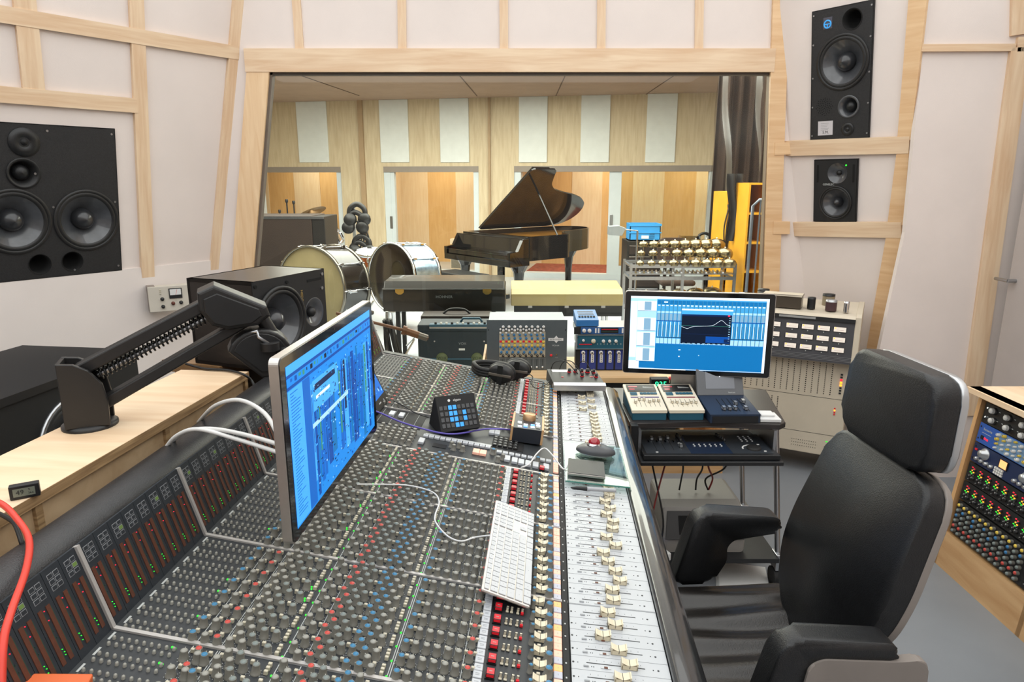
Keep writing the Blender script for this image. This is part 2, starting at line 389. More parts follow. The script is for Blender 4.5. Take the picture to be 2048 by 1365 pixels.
# ------------------------------------------------------------------ built-in monitors
def wall_rect(T, pts):
    L = [onT(T, *p) for p in pts]; return L
def wall_speaker_left():
    aR = onT(TLW, 228, 257); aB = onT(TLW, 242, 540)
    xr_, yt, yb = aB[0] + .0, aR[1], aB[1]; w = .86; x0 = xr_ - w
    M = TLW @ TR(xr_ - w / 2, (yt + yb) / 2, 0)
    t = thing('wall_monitor_speaker', 'wide black monitor with two big woofers set in the sloped wall', 'speaker', M)
    hw, hh = w / 2, (yt - yb) / 2
    def L(u, v): p = onT(TLW, u, v); return (p[0] - (xr_ - w / 2), p[1] - (yt + yb) / 2)
    W1, W2, MD, TW, P1, P2 = L(172, 440), L(28, 443), L(45, 346), L(46, 284), L(143, 522), L(78, 528)
    b = B(); b.holed([(-hw, -hh), (hw, -hh), (hw, hh), (-hw, hh)], [(*W1, .155), (*W2, .155), (*MD, .062), (*P1, .05), (*P2, .05)], .012, SPKBLK)
    b.box(-hw, hw, -hh, -hh + .005, -.09, .012, SPKBLK); b.box(-hw, hw, hh - .005, hh, -.09, .012, SPKBLK)
    b.box(hw - .005, hw, -hh, hh, -.09, .012, SPKBLK); b.box(-hw, -hw + .005, -hh, hh, -.09, .012, SPKBLK)
    for (x, y) in [(hw - .02, hh - .03), (hw - .02, 0), (hw - .02, -hh + .03), (.0, hh - .03), (.1, hh - .03), (.1, -.02), (.03, .15), (.05, .3), (.18, -hh + .03)]:
        b.cyl((x, y, .012), (x, y, .0145), .006, STEEL, seg=8)
    b.box(-hw, hw, -hh, hh, -.1, -.095, BLACKM); b.build('baffle', t)
    for c in (W1, W2):
        b = B(); driver(b, c[0], c[1], .165, .06, .34, TR(0, 0, .012)); b.build('woofer', t)
    b = B(); b.lathe([(.075, .012), (.075, .018), (.062, .012), (.05, -.02), (.04, -.03)], RUBBER, TR(MD[0], MD[1], 0), 36, caps=False)
    b.lathe([(.04, -.03), (.036, -.012), (.02, .002), (.0005, .006)], BLACK, TR(MD[0], MD[1], 0), 28, caps=False); b.build('midrange', t)
    b = B(); b.lathe([(.07, .012), (.07, .016), (.03, .016), (.022, .01), (.018, .008)], BLACK, TR(TW[0], TW[1], 0), 36, caps=False)
    b.lathe([(.018, .009), (.014, .017), (.0005, .021)], BLACKM, TR(TW[0], TW[1], 0), 20, caps=False); b.build('tweeter', t)
    for c in (P1, P2):
        b = B(); b.lathe([(.054, .014), (.05, .012), (.046, -.04), (.0005, -.08)], VOID, TR(c[0], c[1], 0), 28, caps=False); b.build('bass_port', t)
wall_speaker_left()
def wall_speaker_right():
    P = [onT(TRW, *p) for p in ((1627, 18), (1753, 3), (1622, 283), (1738, 280))]
    x0, x1 = (P[0][0] + P[2][0]) / 2, (P[1][0] + P[3][0]) / 2; y1, y0 = (P[0][1] + P[1][1]) / 2, (P[2][1] + P[3][1]) / 2
    M = TRW @ TR((x0 + x1) / 2, (y0 + y1) / 2, 0); hw, hh = (x1 - x0) / 2, (y1 - y0) / 2
    t = thing('wall_monitor_speaker', 'tall black three-way monitor with a blue emblem, high in the wall', 'speaker', M)
    def L(u, v): p = onT(TRW, u, v); return (p[0] - (x0 + x1) / 2, p[1] - (y0 + y1) / 2)
    W, PT, MD, TW = L(1687, 124), L(1707, 38), L(1699, 213), L(1697, 258)
    b = B(); b.holed([(-hw, -hh), (hw, -hh), (hw, hh), (-hw, hh)], [(*W, .14), (*PT, .05), (*MD, .05)], .012, SPKBLK)
    for bx in ((-hw, hw, -hh, -hh + .005), (-hw, hw, hh - .005, hh), (-hw, -hw + .005, -hh, hh), (hw - .005, hw, -hh, hh)): b.box(*bx, -.09, .012, SPKBLK)
    for sx in (-1, 1):
        for yy in (-.9, -.45, 0, .5, .93): b.cyl((sx * hw * .93, yy * hh, .012), (sx * hw * .93, yy * hh, .0145), .005, STEEL, seg=8)
    b.box(-hw, hw, -hh, hh, -.1, -.095, BLACKM); b.build('baffle', t)
    b = B(); driver(b, W[0], W[1], .15, .055, .34, TR(0, 0, .012)); b.build('woofer', t)
    b = B(); b.lathe([(.056, .014), (.05, .012), (.046, -.04), (.0005, -.08)], VOID, TR(PT[0], PT[1], 0), 28, caps=False); b.build('bass_port', t)
    b = B(); b.lathe([(.062, .012), (.06, .017), (.05, .012), (.04, -.02), (.032, -.025)], CONE, TR(*MD, 0), 32, caps=False)
    b.lathe([(.032, -.025), (.028, -.008), (.014, .004), (.0005, .007)], BLACK, TR(*MD, 0), 24, caps=False); b.build('midrange', t)
    b = B(); b.lathe([(.036, .012), (.036, .015), (.018, .015), (.014, .01)], BLACK, TR(*TW, 0), 28, caps=False); b.lathe([(.011, .01), (.008, .017), (.0005, .02)], RUBBER, TR(*TW, 0), 18, caps=False); b.build('tweeter', t)
    c = L(1651, 213); b = B()
    for i in range(60):
        r = .05 * math.sqrt((i + .5) / 60); a = i * 2.399; b.cyl((c[0] + r * math.cos(a), c[1] + r * math.sin(a), .012), (c[0] + r * math.cos(a), c[1] + r * math.sin(a), .0128), .0028, VOID, seg=6)
    b.build('vent_grille', t)
    c = L(1653, 256); b = B(); b.box(c[0] - .045, c[0] + .045, c[1] - .04, c[1] + .04, .012, .0135, mt('sticker paper', 'c9c5c8', .6, noise=.03))
    for i in range(5): b.box(c[0] - .028, c[0] + .022 - .006 * (i % 3), c[1] + .026 - i * .009, c[1] + .0275 - i * .009, .0135, .0139, INKG)
    b.text('5.M.', .022, INK, TR(c[0] + .002, c[1] - .024, .0136)); b.build('sticker', t, label='pale printed sticker')
    c = L(1658, 46); b = B(); b.box(c[0] - .026, c[0] + .026, c[1] - .03, c[1] + .03, .012, .0135, mt('emblem ground', '4a4a56', .5, noise=.05))
    EB = mt('emblem blue', '3aa0ea', .5, emit=.25, noise=.02)
    b.lathe([(.023, 0), (.023, .0016), (.016, .0016), (.016, 0)], EB, TR(c[0] - .001, c[1] - .006, .0135), 28, caps=False)
    b.box(c[0] - .017, c[0] + .015, c[1] - .008, c[1] - .003, .0135, .0151, EB); b.box(c[0] - .004, c[0] + .001, c[1] - .026, c[1] - .006, .0135, .0151, EB)
    b.build('emblem', t, label='blue round emblem')
    # small two-way below
    P = [onT(TRW, *p) for p in ((1632, 318), (1720, 318), (1628, 443), (1713, 445))]
    x0, x1 = (P[0][0] + P[2][0]) / 2, (P[1][0] + P[3][0]) / 2; y1, y0 = (P[0][1] + P[1][1]) / 2, (P[2][1] + P[3][1]) / 2
    cxx, cyy = (x0 + x1) / 2, (y0 + y1) / 2; hw, hh = (x1 - x0) / 2, (y1 - y0) / 2
    t = thing('wall_monitor_speaker', 'small black two-way monitor with a green light, below the tall one', 'speaker', TRW @ TR(cxx, cyy, 0))
    def L2(u, v): p = onT(TRW, u, v); return (p[0] - cxx, p[1] - cyy)
    W, TW = L2(1673, 405), L2(1677, 346)
    b = B(); b.holed([(-hw, -hh), (hw, -hh), (hw, hh), (-hw, hh)], [(*W, .088), (*TW, .06)], .014, BLACK)
    for bx in ((-hw, hw, -hh, -hh + .005), (-hw, hw, hh - .005, hh), (-hw, -hw + .005, -hh, hh), (hw - .005, hw, -hh, hh)): b.box(*bx, -.09, .014, BLACK)
    for sx in (-1, 1): b.box(sx * hw * .82 - .006, sx * hw * .82 + .006, hh * .28, hh * .83, .014, .0148, VOID)
    b.text('GENELEC', .017, LINE, TR(-hw * .3, hh * .21, .0145), align='CENTER')
    b.box(-hw, hw, -hh, hh, -.1, -.095, BLACKM); b.build('baffle', t)
    b = B(); driver(b, W[0], W[1], .1, .045, .27, TR(0, 0, .014)); b.build('woofer', t)
    b = B(); b.lathe([(.062, .014), (.045, .0), (.022, -.012), (.016, -.012)], CONE, TR(*TW, 0), 30, caps=False); b.lathe([(.016, -.012), (.013, .0), (.0005, .004)], RUBBER, TR(*TW, 0), 18, caps=False); b.build('tweeter', t)
    c = L2(1695, 330); b = B(); b.cyl((*c, .014), (*c, .017), .005, GREENL, seg=10); b.build('power_light', t)
wall_speaker_right()
for u, v0, v1 in ((1634, 307, 317), (1720, 307, 318)):
    pass

# ------------------------------------------------------------------ live room shell beyond the glass
def far(u, v): return onT(TFAR, u, v)
TAN = wood('live room plywood', 'bfab8b', 'd0bf9f', (10, 1, 10), .6)
WALLW = mt('white acoustic panel', 'd9dcd8', .85, noise=.03)
ztop = 3.15; zdoor = far(860, 333)[1]
ed = [far(u, 420)[0] for u in (545, 686, 770, 958, 1028, 1426)]
q = B()
q.prism([(-8, zdoor), (6.5, zdoor), (6.5, ztop), (-8, ztop)], -.2, 0, TAN)
for x0, x1 in ((-8, ed[0] - .35), (ed[1], ed[2]), (ed[3], ed[4]), (ed[5], 6.5)): q.prism([(x0, 0), (x1, 0), (x1, zdoor), (x0, zdoor)], -.2, 0, TAN)
struct(q, 'wall_far', TFAR)
for k, (u0, u1) in enumerate(((595, 655), (760, 817), (880, 938), (1038, 1095), (1162, 1220), (1293, 1353))):
    x0, x1 = far(u0, 250)[0], far(u1, 250)[0]
    struct(B().box(x0, x1, far((u0 + u1) / 2, 325)[1], ztop - .01, 0, .03, WALLW, bev=.008), 'trim_%d' % (200 + k), TFAR)
for k, (u0, u1) in enumerate(((718, 727), (977, 981))):
    x0, x1 = far(u0, 250)[0], far(u1, 250)[0]
    struct(B().box(x0, x1, 0, ztop, 0, .05, mt('pilaster %d' % k, 'a58a68', .6, noise=.05)), 'trim_%d' % (220 + k), TFAR)
DW = mt('door frame white', 'c9d0d2', .5, noise=.02); DS = mt('door reveal', '8a7f74', .6, noise=.04)
n = 230
def fbox(x0, x1, y0, y1, z0, z1, m):
    global n; n += 1; return struct(B().box(x0, x1, y0, y1, z0, z1, m), 'trim_%d' % n, TFAR)
for a, b in ((ed[0] - .35, ed[1]), (ed[2], ed[3]), (ed[4], ed[5])):
    fbox(a, b, zdoor - .1, zdoor, -.2, .0, DS); fbox(a, a + .12, 0, zdoor - .1, -.2, -.02, DW); fbox(b - .1, b, 0, zdoor - .1, -.2, -.02, DW)
    fbox(a, b, 0, .09, -.2, .0, DW)
# sliding glazed door leaf of the third booth and handles
xm = far(1222, 430)[0]
dl = struct(B().box(xm - .05, xm + .16, .09, zdoor - .1, -.12, -.04, DW).box(xm + .16, ed[5] - .1, .09, .24, -.12, -.04, DW), 'door_2', TFAR)
q = B(); q.raw([(xm + .16, .24, -.08), (ed[5] - .1, .24, -.08), (ed[5] - .1, zdoor - .1, -.08), (xm + .16, zdoor - .1, -.08)], [(0, 1, 2, 3)], glassmat('booth glass', 'dfe9e2', .6)); q.build('pane', dl)
B().box(xm - .02, xm + .03, .92, 1.15, -.04, -.015, STEEL, bev=.01).build('door_handle', dl)
xm2 = far(778, 430)[0]
dl2 = struct(B().box(xm2 - .05, xm2 + .12, .09, zdoor - .1, -.12, -.03, DW), 'door_3', TFAR)
B().box(xm2 + .01, xm2 + .06, .85, 1.08, -.03, -.01, mt('door lock', '6e6a64', .4, .6, noise=.05), bev=.008).build('door_handle', dl2)
# the booths behind the doors
W1 = wood('booth plywood light', 'dcc3a2', 'e4d0b2', (10, 1, 10), .6); W2 = wood('booth plywood warm', 'd0a870', 'dab47e', (10, 1, 10), .6)
xx = -7.2; k = 0; q = B()
while xx < 6.4:
    q.box(xx, xx + .62, 0, 2.6, -2.25, -2.15 + .01 * (k % 2), W1 if k % 2 else W2); xx += .62; k += 1
struct(q, 'wall_booths', TFAR)
q = B()
for x in (-7.2, ed[1] + .3, (ed[3] + ed[4]) / 2, ed[5] + .2): q.box(x, x + .1, 0, 2.6, -2.2, -.2, W1)
struct(q, 'wall_booth_sides', TFAR)
struct(B().box(-7.2, 6.4, 2.5, 2.6, -2.25, -.2, W1), 'ceiling_3', TFAR)
RUG = mt('red rug', '8f4a3a', .95, noise=.35, nscale=12)
tag(B().box(ed[4] + .1, ed[5] - .1, 0.0, .015, -2.1, -.25, RUG).build('rug', None, M=TFAR), 'rust red woven rug on the booth floor behind the grand piano', 'rug')
q = B().box(-6.2, -6.1, 4.7, 14.5, 0, 3.14, TAN); struct(q, 'wall_far_left')
q = B().box(5.6, 5.7, 4.7, 12.5, 0, 3.14, TAN); struct(q, 'wall_far_right')
# lights
def area(name, loc, size, power, col, rot=(0, 0, 0), sy=None):
    l = bpy.data.lights.new(name, 'AREA'); l.energy = power; l.color = col; l.size = size
    if sy: l.shape = 'RECTANGLE'; l.size_y = sy
    o = bpy.data.objects.new(name, l); COL.objects.link(o); o.location = loc; o.rotation_euler = rot; return o
WARM = (.97, 1, 1.0)
area('ceiling_light', (-.2, 1.0, HC - .06), 6.6, 250, WARM, sy=6.4)
area('ceiling_light', (-1.5, 8.6, 3.1), 5, 620, (1, .95, .87), sy=5)
area('ceiling_light', (2.5, 7.6, 3.1), 3, 310, (1, .95, .87), sy=4)
for i, x in enumerate((-4.6, -1.7, 1.6, 3.4)):
    p = TFAR @ V((x, 2.45, -1.2)); area('ceiling_light', p, .9, 37 if i < 3 else 34, (1, .85, .66), sy=.9)
w = bpy.data.worlds.new('world'); w.use_nodes = True; SC.world = w
bg = w.node_tree.nodes['Background']; bg.inputs[0].default_value = (.9, .85, .8, 1); bg.inputs[1].default_value = .12
SC.view_settings.view_transform = 'Standard'; SC.view_settings.look = 'None'
# ------------------------------------------------------------------ the mixing console
AX = V((.058, 1, 0)).normalized(); PX = V((AX.y, -AX.x, 0)); CTH = math.atan(.143 / .825)
C0 = V((-.698, 1.409, .937)); SV = PX * math.cos(CTH) - V((0, 0, 1)) * math.sin(CTH); NV = PX * math.sin(CTH) + V((0, 0, 1)) * math.cos(CTH)
TC = frame(C0, SV, AX, NV)                                   # x down the channel strip, y along the console, z out of it
S1 = .836
CF = C0 + SV * S1; FS = (PX - V((0, 0, .085))).normalized(); TFD = frame(CF, FS, AX, FS.cross(AX))   # fader section
BH = V((-.046 * PX.x, -.046 * PX.y, .163)).normalized(); TBR = frame(C0, AX, BH, AX.cross(BH))       # meter bridge: x along, y up
if TBR.to_3x3().col[2].dot(PX) < 0: TBR = frame(C0, AX, BH, -AX.cross(BH))
TBRx = TBR
PIT = .3333; CHN = PIT / 8; TB0, TB1 = -1.0, 1.672
def cons(s, t, h=0): return TC @ V((s, t, h))
console = thing('mixing_console', 'long analogue mixing console covered in grey, red and blue capped knobs with white faders', 'mixing console', at(-.1, 1.7, 0))
def cpart(b, name, **k): return b.build(name, console, world=True, **k)
# body: section in (q across, z), swept along the console
def sweep(sec, t0, t1, m, bev=0):
    b = B(); T = frame((C0.x, C0.y, 0), PX, (0, 0, 1), PX.cross(V((0, 0, 1))))
    if T.to_3x3().col[2].dot(AX) < 0: b.prism(sec, -t1, -t0, m, T, bev)
    else: b.prism(sec, t0, t1, m, T, bev)
    return b
FRAME = mt('console frame', '2b2c2e', .5, noise=.12, nscale=25)
cpart(sweep([(-.04, .70), (-.04, .93), (.0, .925), (.82, .782), (1.03, .762), (1.03, .70), (.9, .62), (.1, .62)], TB0, TB1, FRAME), 'frame')
for t0, t1 in ((-.8, -.7), (.2, .3), (1.3, 1.4)):
    b = sweep([(.05, 0), (.05, .63), (.12, .63), (.82, .63), (.82, .0), (.72, 0), (.72, .5), (.15, .5), (.15, 0)], t0, t1, FRAME); cpart(b, 'leg_frame')
b = sweep([(-.06, .70), (-.06, .96), (-.055, 1.112), (1.05, .86), (1.09, .8), (1.09, .68), (.9, .6), (.1, .6)], TB1 + .002, TB1 + .03, FRAME)
cpart(sweep([(-.06, .70), (-.055, 1.09), (.0, .945), (.83, .80), (1.06, .775), (1.07, .70), (.9, .61), (.1, .61)], TB1, TB1 + .035, FRAME), 'end_cheek')
# padded armrest along the front and padded rail along the back
b = B()
def arm(i, j):
    prof = [(.200, -.03), (.2, .008), (.206, .016), (.225, .019), (.25, .014), (.268, .0), (.276, -.03), (.272, -.07), (.25, -.085), (.2, -.085)]
    k = j * (len(prof) - 1); a = int(min(k, len(prof) - 2)); f = k - a
    x, z = prof[a][0] + (prof[a + 1][0] - prof[a][0]) * f, prof[a][1] + (prof[a + 1][1] - prof[a][1]) * f
    return TFD @ V((x, TB0 + (TB1 - TB0) * i, z))
b.grid(arm, 24, 28, ARMP); cpart(b, 'armrest', label='black padded armrest')
b = B()
def rail(i, j):
    a = -.5 + j * (PI + 1.2); x = -.068 - .0 + .05 * math.cos(a); z = 1.085 + .034 * math.sin(a)
    return V((C0.x, C0.y, 0)) + PX * (x - .03) + AX * (TB0 + (TB1 - TB0) * i) + V((0, 0, z))
b.grid(rail, 20, 20, PAD); cpart(b, 'padded_rail', label='black padded rail above the meters')
b = B()
T_ = frame((C0.x, C0.y, 0), PX, AX, (0, 0, 1)); b.box(-.135, -.045, TB0, TB1, .7, 1.075, FRAME, T_); cpart(b, 'bridge_back')
# panels, dividers
for k in range(-3, 5):
    t0 = k * PIT; b = B(); b.box(0, S1, t0 + .004, t0 + PIT - .004, -.006, 0, PANEL, TC)
    if k != 2:
        for s in (.152, .1965, .2005, .31, .348, .5, .504, .63):
            b.box(s - .0007, s + .0007, t0 + .006, t0 + PIT - .006, 0, .0006, LINE, TC)
        for c in range(8):
            tc = t0 + .008 + CHN * c * .985
            for s0, s1 in ((.2, .31), (.315, .5)):
                b.box(s0 + .01, s1 - .01, tc + .0335, tc + .034, 0, .0005, INKG, TC)
            b.box(.008, .012, tc + .01, tc + .03, 0, .0006, LINE, TC)
            for i in range(5): b.box(.5 + .028 + i * .0205, .5 + .0288 + i * .0205, tc + .004, tc + .03, 0, .0005, INKG, TC)
    cpart(b, 'channel_panel')
for k in range(-3, 6):
    t0 = k * PIT; b = B(); b.box(-.003, S1, t0 - .004, t0 + .004, -.004, .004, DIVI, TC); cpart(b, 'divider_strip')
    b = B(); b.box(t0 - .004, t0 + .004, 0, .168, -.004, .005, DIVI, TBR); cpart(b, 'divider_strip')
# meter bridge: one meter panel per channel
def meter(c):
    b = B(); b.box(.001, CHN - .001, 0, .168, -.006, 0, PANEL2)
    for col in range(2):
        for r in range(3):
            x0, y0 = .008 + col * .0135, .128 + r * .0105
            b.box(x0, x0 + .0115, y0, y0 + .0085, 0, .0006, INKG); b.box(x0 + .001, x0 + .0105, y0 + .001, y0 + .0075, .0006, .001, PANEL2 if (r, col) != (1, 1) or c % 3 else mt('meter legend', '5f7a3a', .5, emit=.15, noise=.1) if c == 0 else bpy.data.materials['meter legend'])
    for x in (.006, .0235): b.box(x, x + .0085, .016, .117, 0, .0012, RUST); b.box(x + .0075, x + .0105, .022, .112, 0, .0006, DARKGRN)
    r = random.Random(c)
    for x, y, m in ((.018, .108 + .006 * r.random(), REDL), (.0185, .09 + .006 * r.random(), REDL), (.018, .04, GREENL), (.02, .034, GREENL), (.0195, .024 + .006 * r.random(), GREENL), (.019, .062, DARKGRN), (.0185, .075, DARKGRN)):
        b.cyl((x, y, 0), (x, y, .0016), .0009, m, seg=6)
    return b.mesh('meter')
mm = [meter(c) for c in range(6)]
Fi = FR[console.name].inverted()
for k in range(-3, 5):
    for c in range(8):
        o = bpy.data.objects.new('meter', mm[(c * 5 + k) % 6]); COL.objects.link(o); o.parent = console
        o.matrix_basis = Fi @ TBR @ TR(k * PIT + .004 + (PIT - .008) / 8 * c, 0, 0)
# ---- small parts, as (name, mesh key, matrix) so that the nearest hundred of a kind become parts of their own
PROT = {}
def knob(capm, r=.0078, h=.0195):
    b = B(); b.lathe([(r * 1.18, 0), (r * 1.18, .002), (r, .0026), (r * .84, h - .002)], KGREY, seg=12)
    b.lathe([(r * .84, h - .002), (r * .8, h - .0005)], KGREY, seg=12); b.lathe([(r * .68, h - .0006), (r * .62, h + .0004), (.0004, h + .0009)], capm, seg=12)
    b.box(-.0006, .0006, r * .1, r * 1.02, .004, h + .0003, KTOP); return b
def tick(b):
    for i in range(7):
        a = math.radians(-40 + 260 / 6 * i); c = (.0105 * math.cos(a), .0105 * math.sin(a)); b.cbox((c[0], c[1], .0003), (.0012, .0012, .0006), LINE)
    return b
def pm(key, b): PROT[key] = b.mesh(key)
for key, m in (('knob_grey', KTOP), ('knob_red', KRED), ('knob_blue', KBLUE), ('knob_teal', KTEAL)): pm(key, tick(knob(m)))
pm('knob_big', knob(KBLUE, .0092, .02)); pm('knob_small', knob(KBLUE, .0052, .019))
b = B(); b.box(-.0036, .0036, -.0028, .0028, 0, .0085, CREAM, bev=.0008, seg=1); pm('push_button', b)
b = B(); b.lathe([(.0033, 0), (.003, .005), (.002, .0066), (.0004, .007)], KTOP, seg=8); pm('routing_button', b)
b = B(); b.box(-.0095, .0095, -.0105, .0105, 0, .004, BTNBLK); b.box(-.0082, .0082, -.009, .009, .004, .0125, CUTRED, bev=.0012, seg=1); b.box(-.003, .003, -.001, .001, .0125, .0127, KTOP); pm('cut_button', b)
b = B(); b.box(-.0085, .0085, -.009, .009, 0, .007, GREYB, bev=.0009, seg=1)
for i in (-1, 1): b.box(-.004, .004, i * .002 - .0006, i * .002 + .0006, .007, .0072, INKG)
pm('status_button', b)
for key, m in (('light_button_a', SALMON), ('light_button_b', LILAC), ('light_button_c', SALMON2)):
    b = B(); b.box(-.0085, .0085, -.0093, .0093, 0, .006, m, bev=.0009, seg=1); b.box(-.0005, .0005, -.002, .002, .006, .0062, INKG); pm(key, b)
for key, m in (('toggle_a', CREAM), ('toggle_b', CUTRED)):
    b = B(); b.box(-.0034, .0034, -.0065, .0045, 0, .0014, BTNBLK); b.box(-.003, .003, -.001, .0042, .0014, .011, CREAM, bev=.0007, seg=1)
    b.box(-.003, .003, -.0062, -.0014, .0014, .006 if m is CUTRED else .003, m); pm(key, b)
def cap(L, W, H, seg=9):
    b = B()
    def f(i, j):
        x = -L / 2 + L * i; y = -W / 2 + W * j; e = abs(2 * i - 1)
        return (x, y, H * (.62 + .38 * e ** 1.6) if 0 < i < 1 else (H * .72))
    b.grid(f, seg, 3, IVORY)
    b.box(-L / 2, L / 2, -W / 2, W / 2, .001, H * .60, IVORY); b.box(-L / 2, -L / 2 + .0025, -W / 2, W / 2, .001, H * .97, IVORY); b.box(L / 2 - .0025, L / 2, -W / 2, W / 2, .001, H * .97, IVORY)
    b.box(-.0005, .0005, -W / 2 - .0004, W / 2 + .0004, .004, H * .65, INK); return b
pm('fader_cap', cap(.032, .019, .016)); pm('small_fader_cap', cap(.026, .017, .014))
b = B(); b.lathe([(.0022, 0), (.0022, .002), (.0004, .003)], GREENL, seg=7); pm('green_light', b)
b = B(); b.box(-.007, .007, -.008, .008, 0, .008, BTNBLK, bev=.0015, seg=1); b.box(-.003, .003, -.001, .001, .008, .0083, LINE); pm('keypad_key', b)
ITEMS = []
def put(name, key, s, t, T=TC, h=0, rz=0): ITEMS.append((name, key, T @ TR(s, t, h) @ RZ(rz)))
rnd = random.Random(11)
for k in (-3, -2, -1, 0, 1, 3, 4):
    for c in range(8):
        t = k * PIT + .0075 + .0407 * c
        kr = lambda: rnd.uniform(-1.9, 1.9)
        for i in range(9):
            put('routing_button', 'routing_button', .018 + .0135 * i, t + .001); put('routing_button', 'routing_button', .018 + .0135 * i, t + .0165)
        front = k <= -2
        if front:
            for s, key in ((.152, 'knob_grey'), (.172, 'knob_red'), (.176, 'knob_grey'), (.188, 'knob_blue')): put('knob', key, s, t + (.012 if s == .172 else 0), rz=kr())
            put('push_button', 'push_button', .158, t + .02); put('push_button', 'push_button', .19, t + .02)
        else:
            put('knob', 'knob_blue', .142, t, rz=kr()); put('push_button', 'push_button', .141, t + .0215)
            put('knob', 'knob_grey', .165, t, rz=kr()); put('push_button', 'push_button', .165, t + .0215); put('knob', 'knob_red', .187, t, rz=kr()); put('push_button', 'push_button', .186, t + .0225)
        for s, tt, key in ((.210, 0, 'knob_grey'), (.233, 0, 'knob_grey'), (.257, 0, 'knob_teal'), (.280, 0, 'knob_teal'), (.243, .02, 'knob_teal'), (.221, .02, 'knob_grey'),
                           (.321, .021, 'knob_grey'), (.335, 0, 'knob_grey'), (.358, 0, 'knob_red'), (.369, .021, 'knob_red'), (.381, 0, 'knob_teal'), (.391, .0215, 'knob_teal'), (.403, 0, 'knob_teal'),
                           (.424, 0, 'knob_blue'), (.435, .021, 'knob_blue'), (.447, 0, 'knob_blue'), (.457, .021, 'knob_grey'), (.469, 0, 'knob_grey'),
                           (.516, 0, 'knob_blue'), (.535, 0, 'knob_grey'), (.556, 0, 'knob_grey'), (.577, 0, 'knob_grey'), (.598, 0, 'knob_grey'), (.618, 0, 'knob_grey'), (.640, 0, 'knob_red')):
            put('knob', key, s, t, rz=kr()) if not tt else put('knob', key, s, t + tt, rz=kr())
        for s, tt in ((.21, .0215), (.266, .02), (.297, .002), (.297, .0115), (.297, .021), (.345, .017), (.412, .018), (.471, .022), (.489, .002), (.489, .0115), (.489, .021),
                      (.524, .017), (.552, .0175), (.572, .0175), (.593, .0175), (.614, .0175), (.632, .0175), (.65, .0175)): put('push_button', 'push_button', s, t + tt, rz=PI / 2 * (s in (.297, .489)) if 0 else 0)
        put('green_light', 'green_light', .308, t); put('green_light', 'green_light', .499, t + .001)
        if rnd.random() < .35: put('green_light', 'green_light', .288, t + .008); put('green_light', 'green_light', .29, t + .001)
        if rnd.random() < .25: put('green_light', 'green_light', .126, t + .02); put('green_light', 'green_light', .12, t + .022)
        put('status_button', 'status_button', .660, t + .003); put('status_button', 'status_button', .660, t + .0225)
        put('cut_button', 'cut_button', .6835, t + .0105)
        for s, kk in ((.703, 'a'), (.7125, 'a'), (.726, 'a'), (.7355, 'b')): put('toggle_switch', 'toggle_' + kk, s, t + .011)
        put('small_knob', 'knob_small', .758, t, rz=kr()); put('large_knob', 'knob_big', .7925, t, rz=kr())
        put('small_fader_cap', 'small_fader_cap', .7755 + rnd.choice((0, 0, 0, -.006)), t + .0185); put('push_button', 'push_button', .7735, t + .034)
        put('light_button', 'light_button_' + rnd.choice('aaac'), .8125, t + .021); put('light_button', 'light_button_b' if rnd.random() < .75 else 'light_button_a', .8125, t + .002)
# master section between the two wings
K = 2 * PIT
for i in range(6):
    for j in range(5): put('knob', 'knob_grey', .215 + .022 * i, K + .03 + .026 * j, rz=rnd.uniform(-2, 2))
for i in range(12): put('large_button', 'status_button', .365 + .0195 * i, K + .128 - .0 * i)
b = B(); b.box(-.0095, .0095, -.019, .019, 0, .009, GREYB, bev=.001, seg=1); pm('large_button', b)
for s, t in ((.215, .27), (.25, .272), (.36, .075), (.58, .27), (.6, .27)): put('large_button', 'large_button', s, K + t)
b = B(); b.box(-.011, .011, -.017, .017, 0, .009, SALMON, bev=.001, seg=1); pm('large_button_lit', b)
for s in (.545, .568): put('large_button', 'large_button_lit', s, K + .07)
for s, t in ((.65, .06), (.675, .055), (.697, .052), (.72, .05), (.745, .05), (.78, .05)): put('large_button', 'large_button', s, K + t)
put('cut_button', 'cut_button', .766, K + .03)
for i in range(9): put('status_button', 'status_button', .62 + .021 * i, K + .105)
for s, t in ((.46, .08), (.485, .085), (.47, .06), (.5, .062), (.62, .03), (.635, .055)): put('knob', 'knob_grey', s, K + t)
for s in (.6, .75): put('large_knob', 'knob_big', s, K + .085)
for i in range(5):
    for j in range(4): put('keypad_key', 'keypad_key', .6 + .018 * i, K + .16 + .022 * j)
for i in range(4): put('light_button', 'light_button_a', .8125, K + .03 + .02 * i)
for i in range(11): put('light_button', 'light_button_' + ('a' if i % 2 else 'b'), .8125, K + .11 + .02 * i)
b = B()
b.box(.40, .445, K + .055, K + .085, 0, .002, BTNBLK, TC); b.box(.12, .335, K + .175, K + .32, 0, .0015, BLACKM, TC)
for i in range(5): b.box(.14 + i * .042, .1408 + i * .042, K + .18, K + .315, .0015, .002, LINE, TC)
b.box(.36, .6, K + .15, K + .16, 0, .0008, LINE, TC); b.box(.59, .7, K + .145, K + .255, 0, .0015, BLACKM, TC)
cpart(b, 'master_panel')
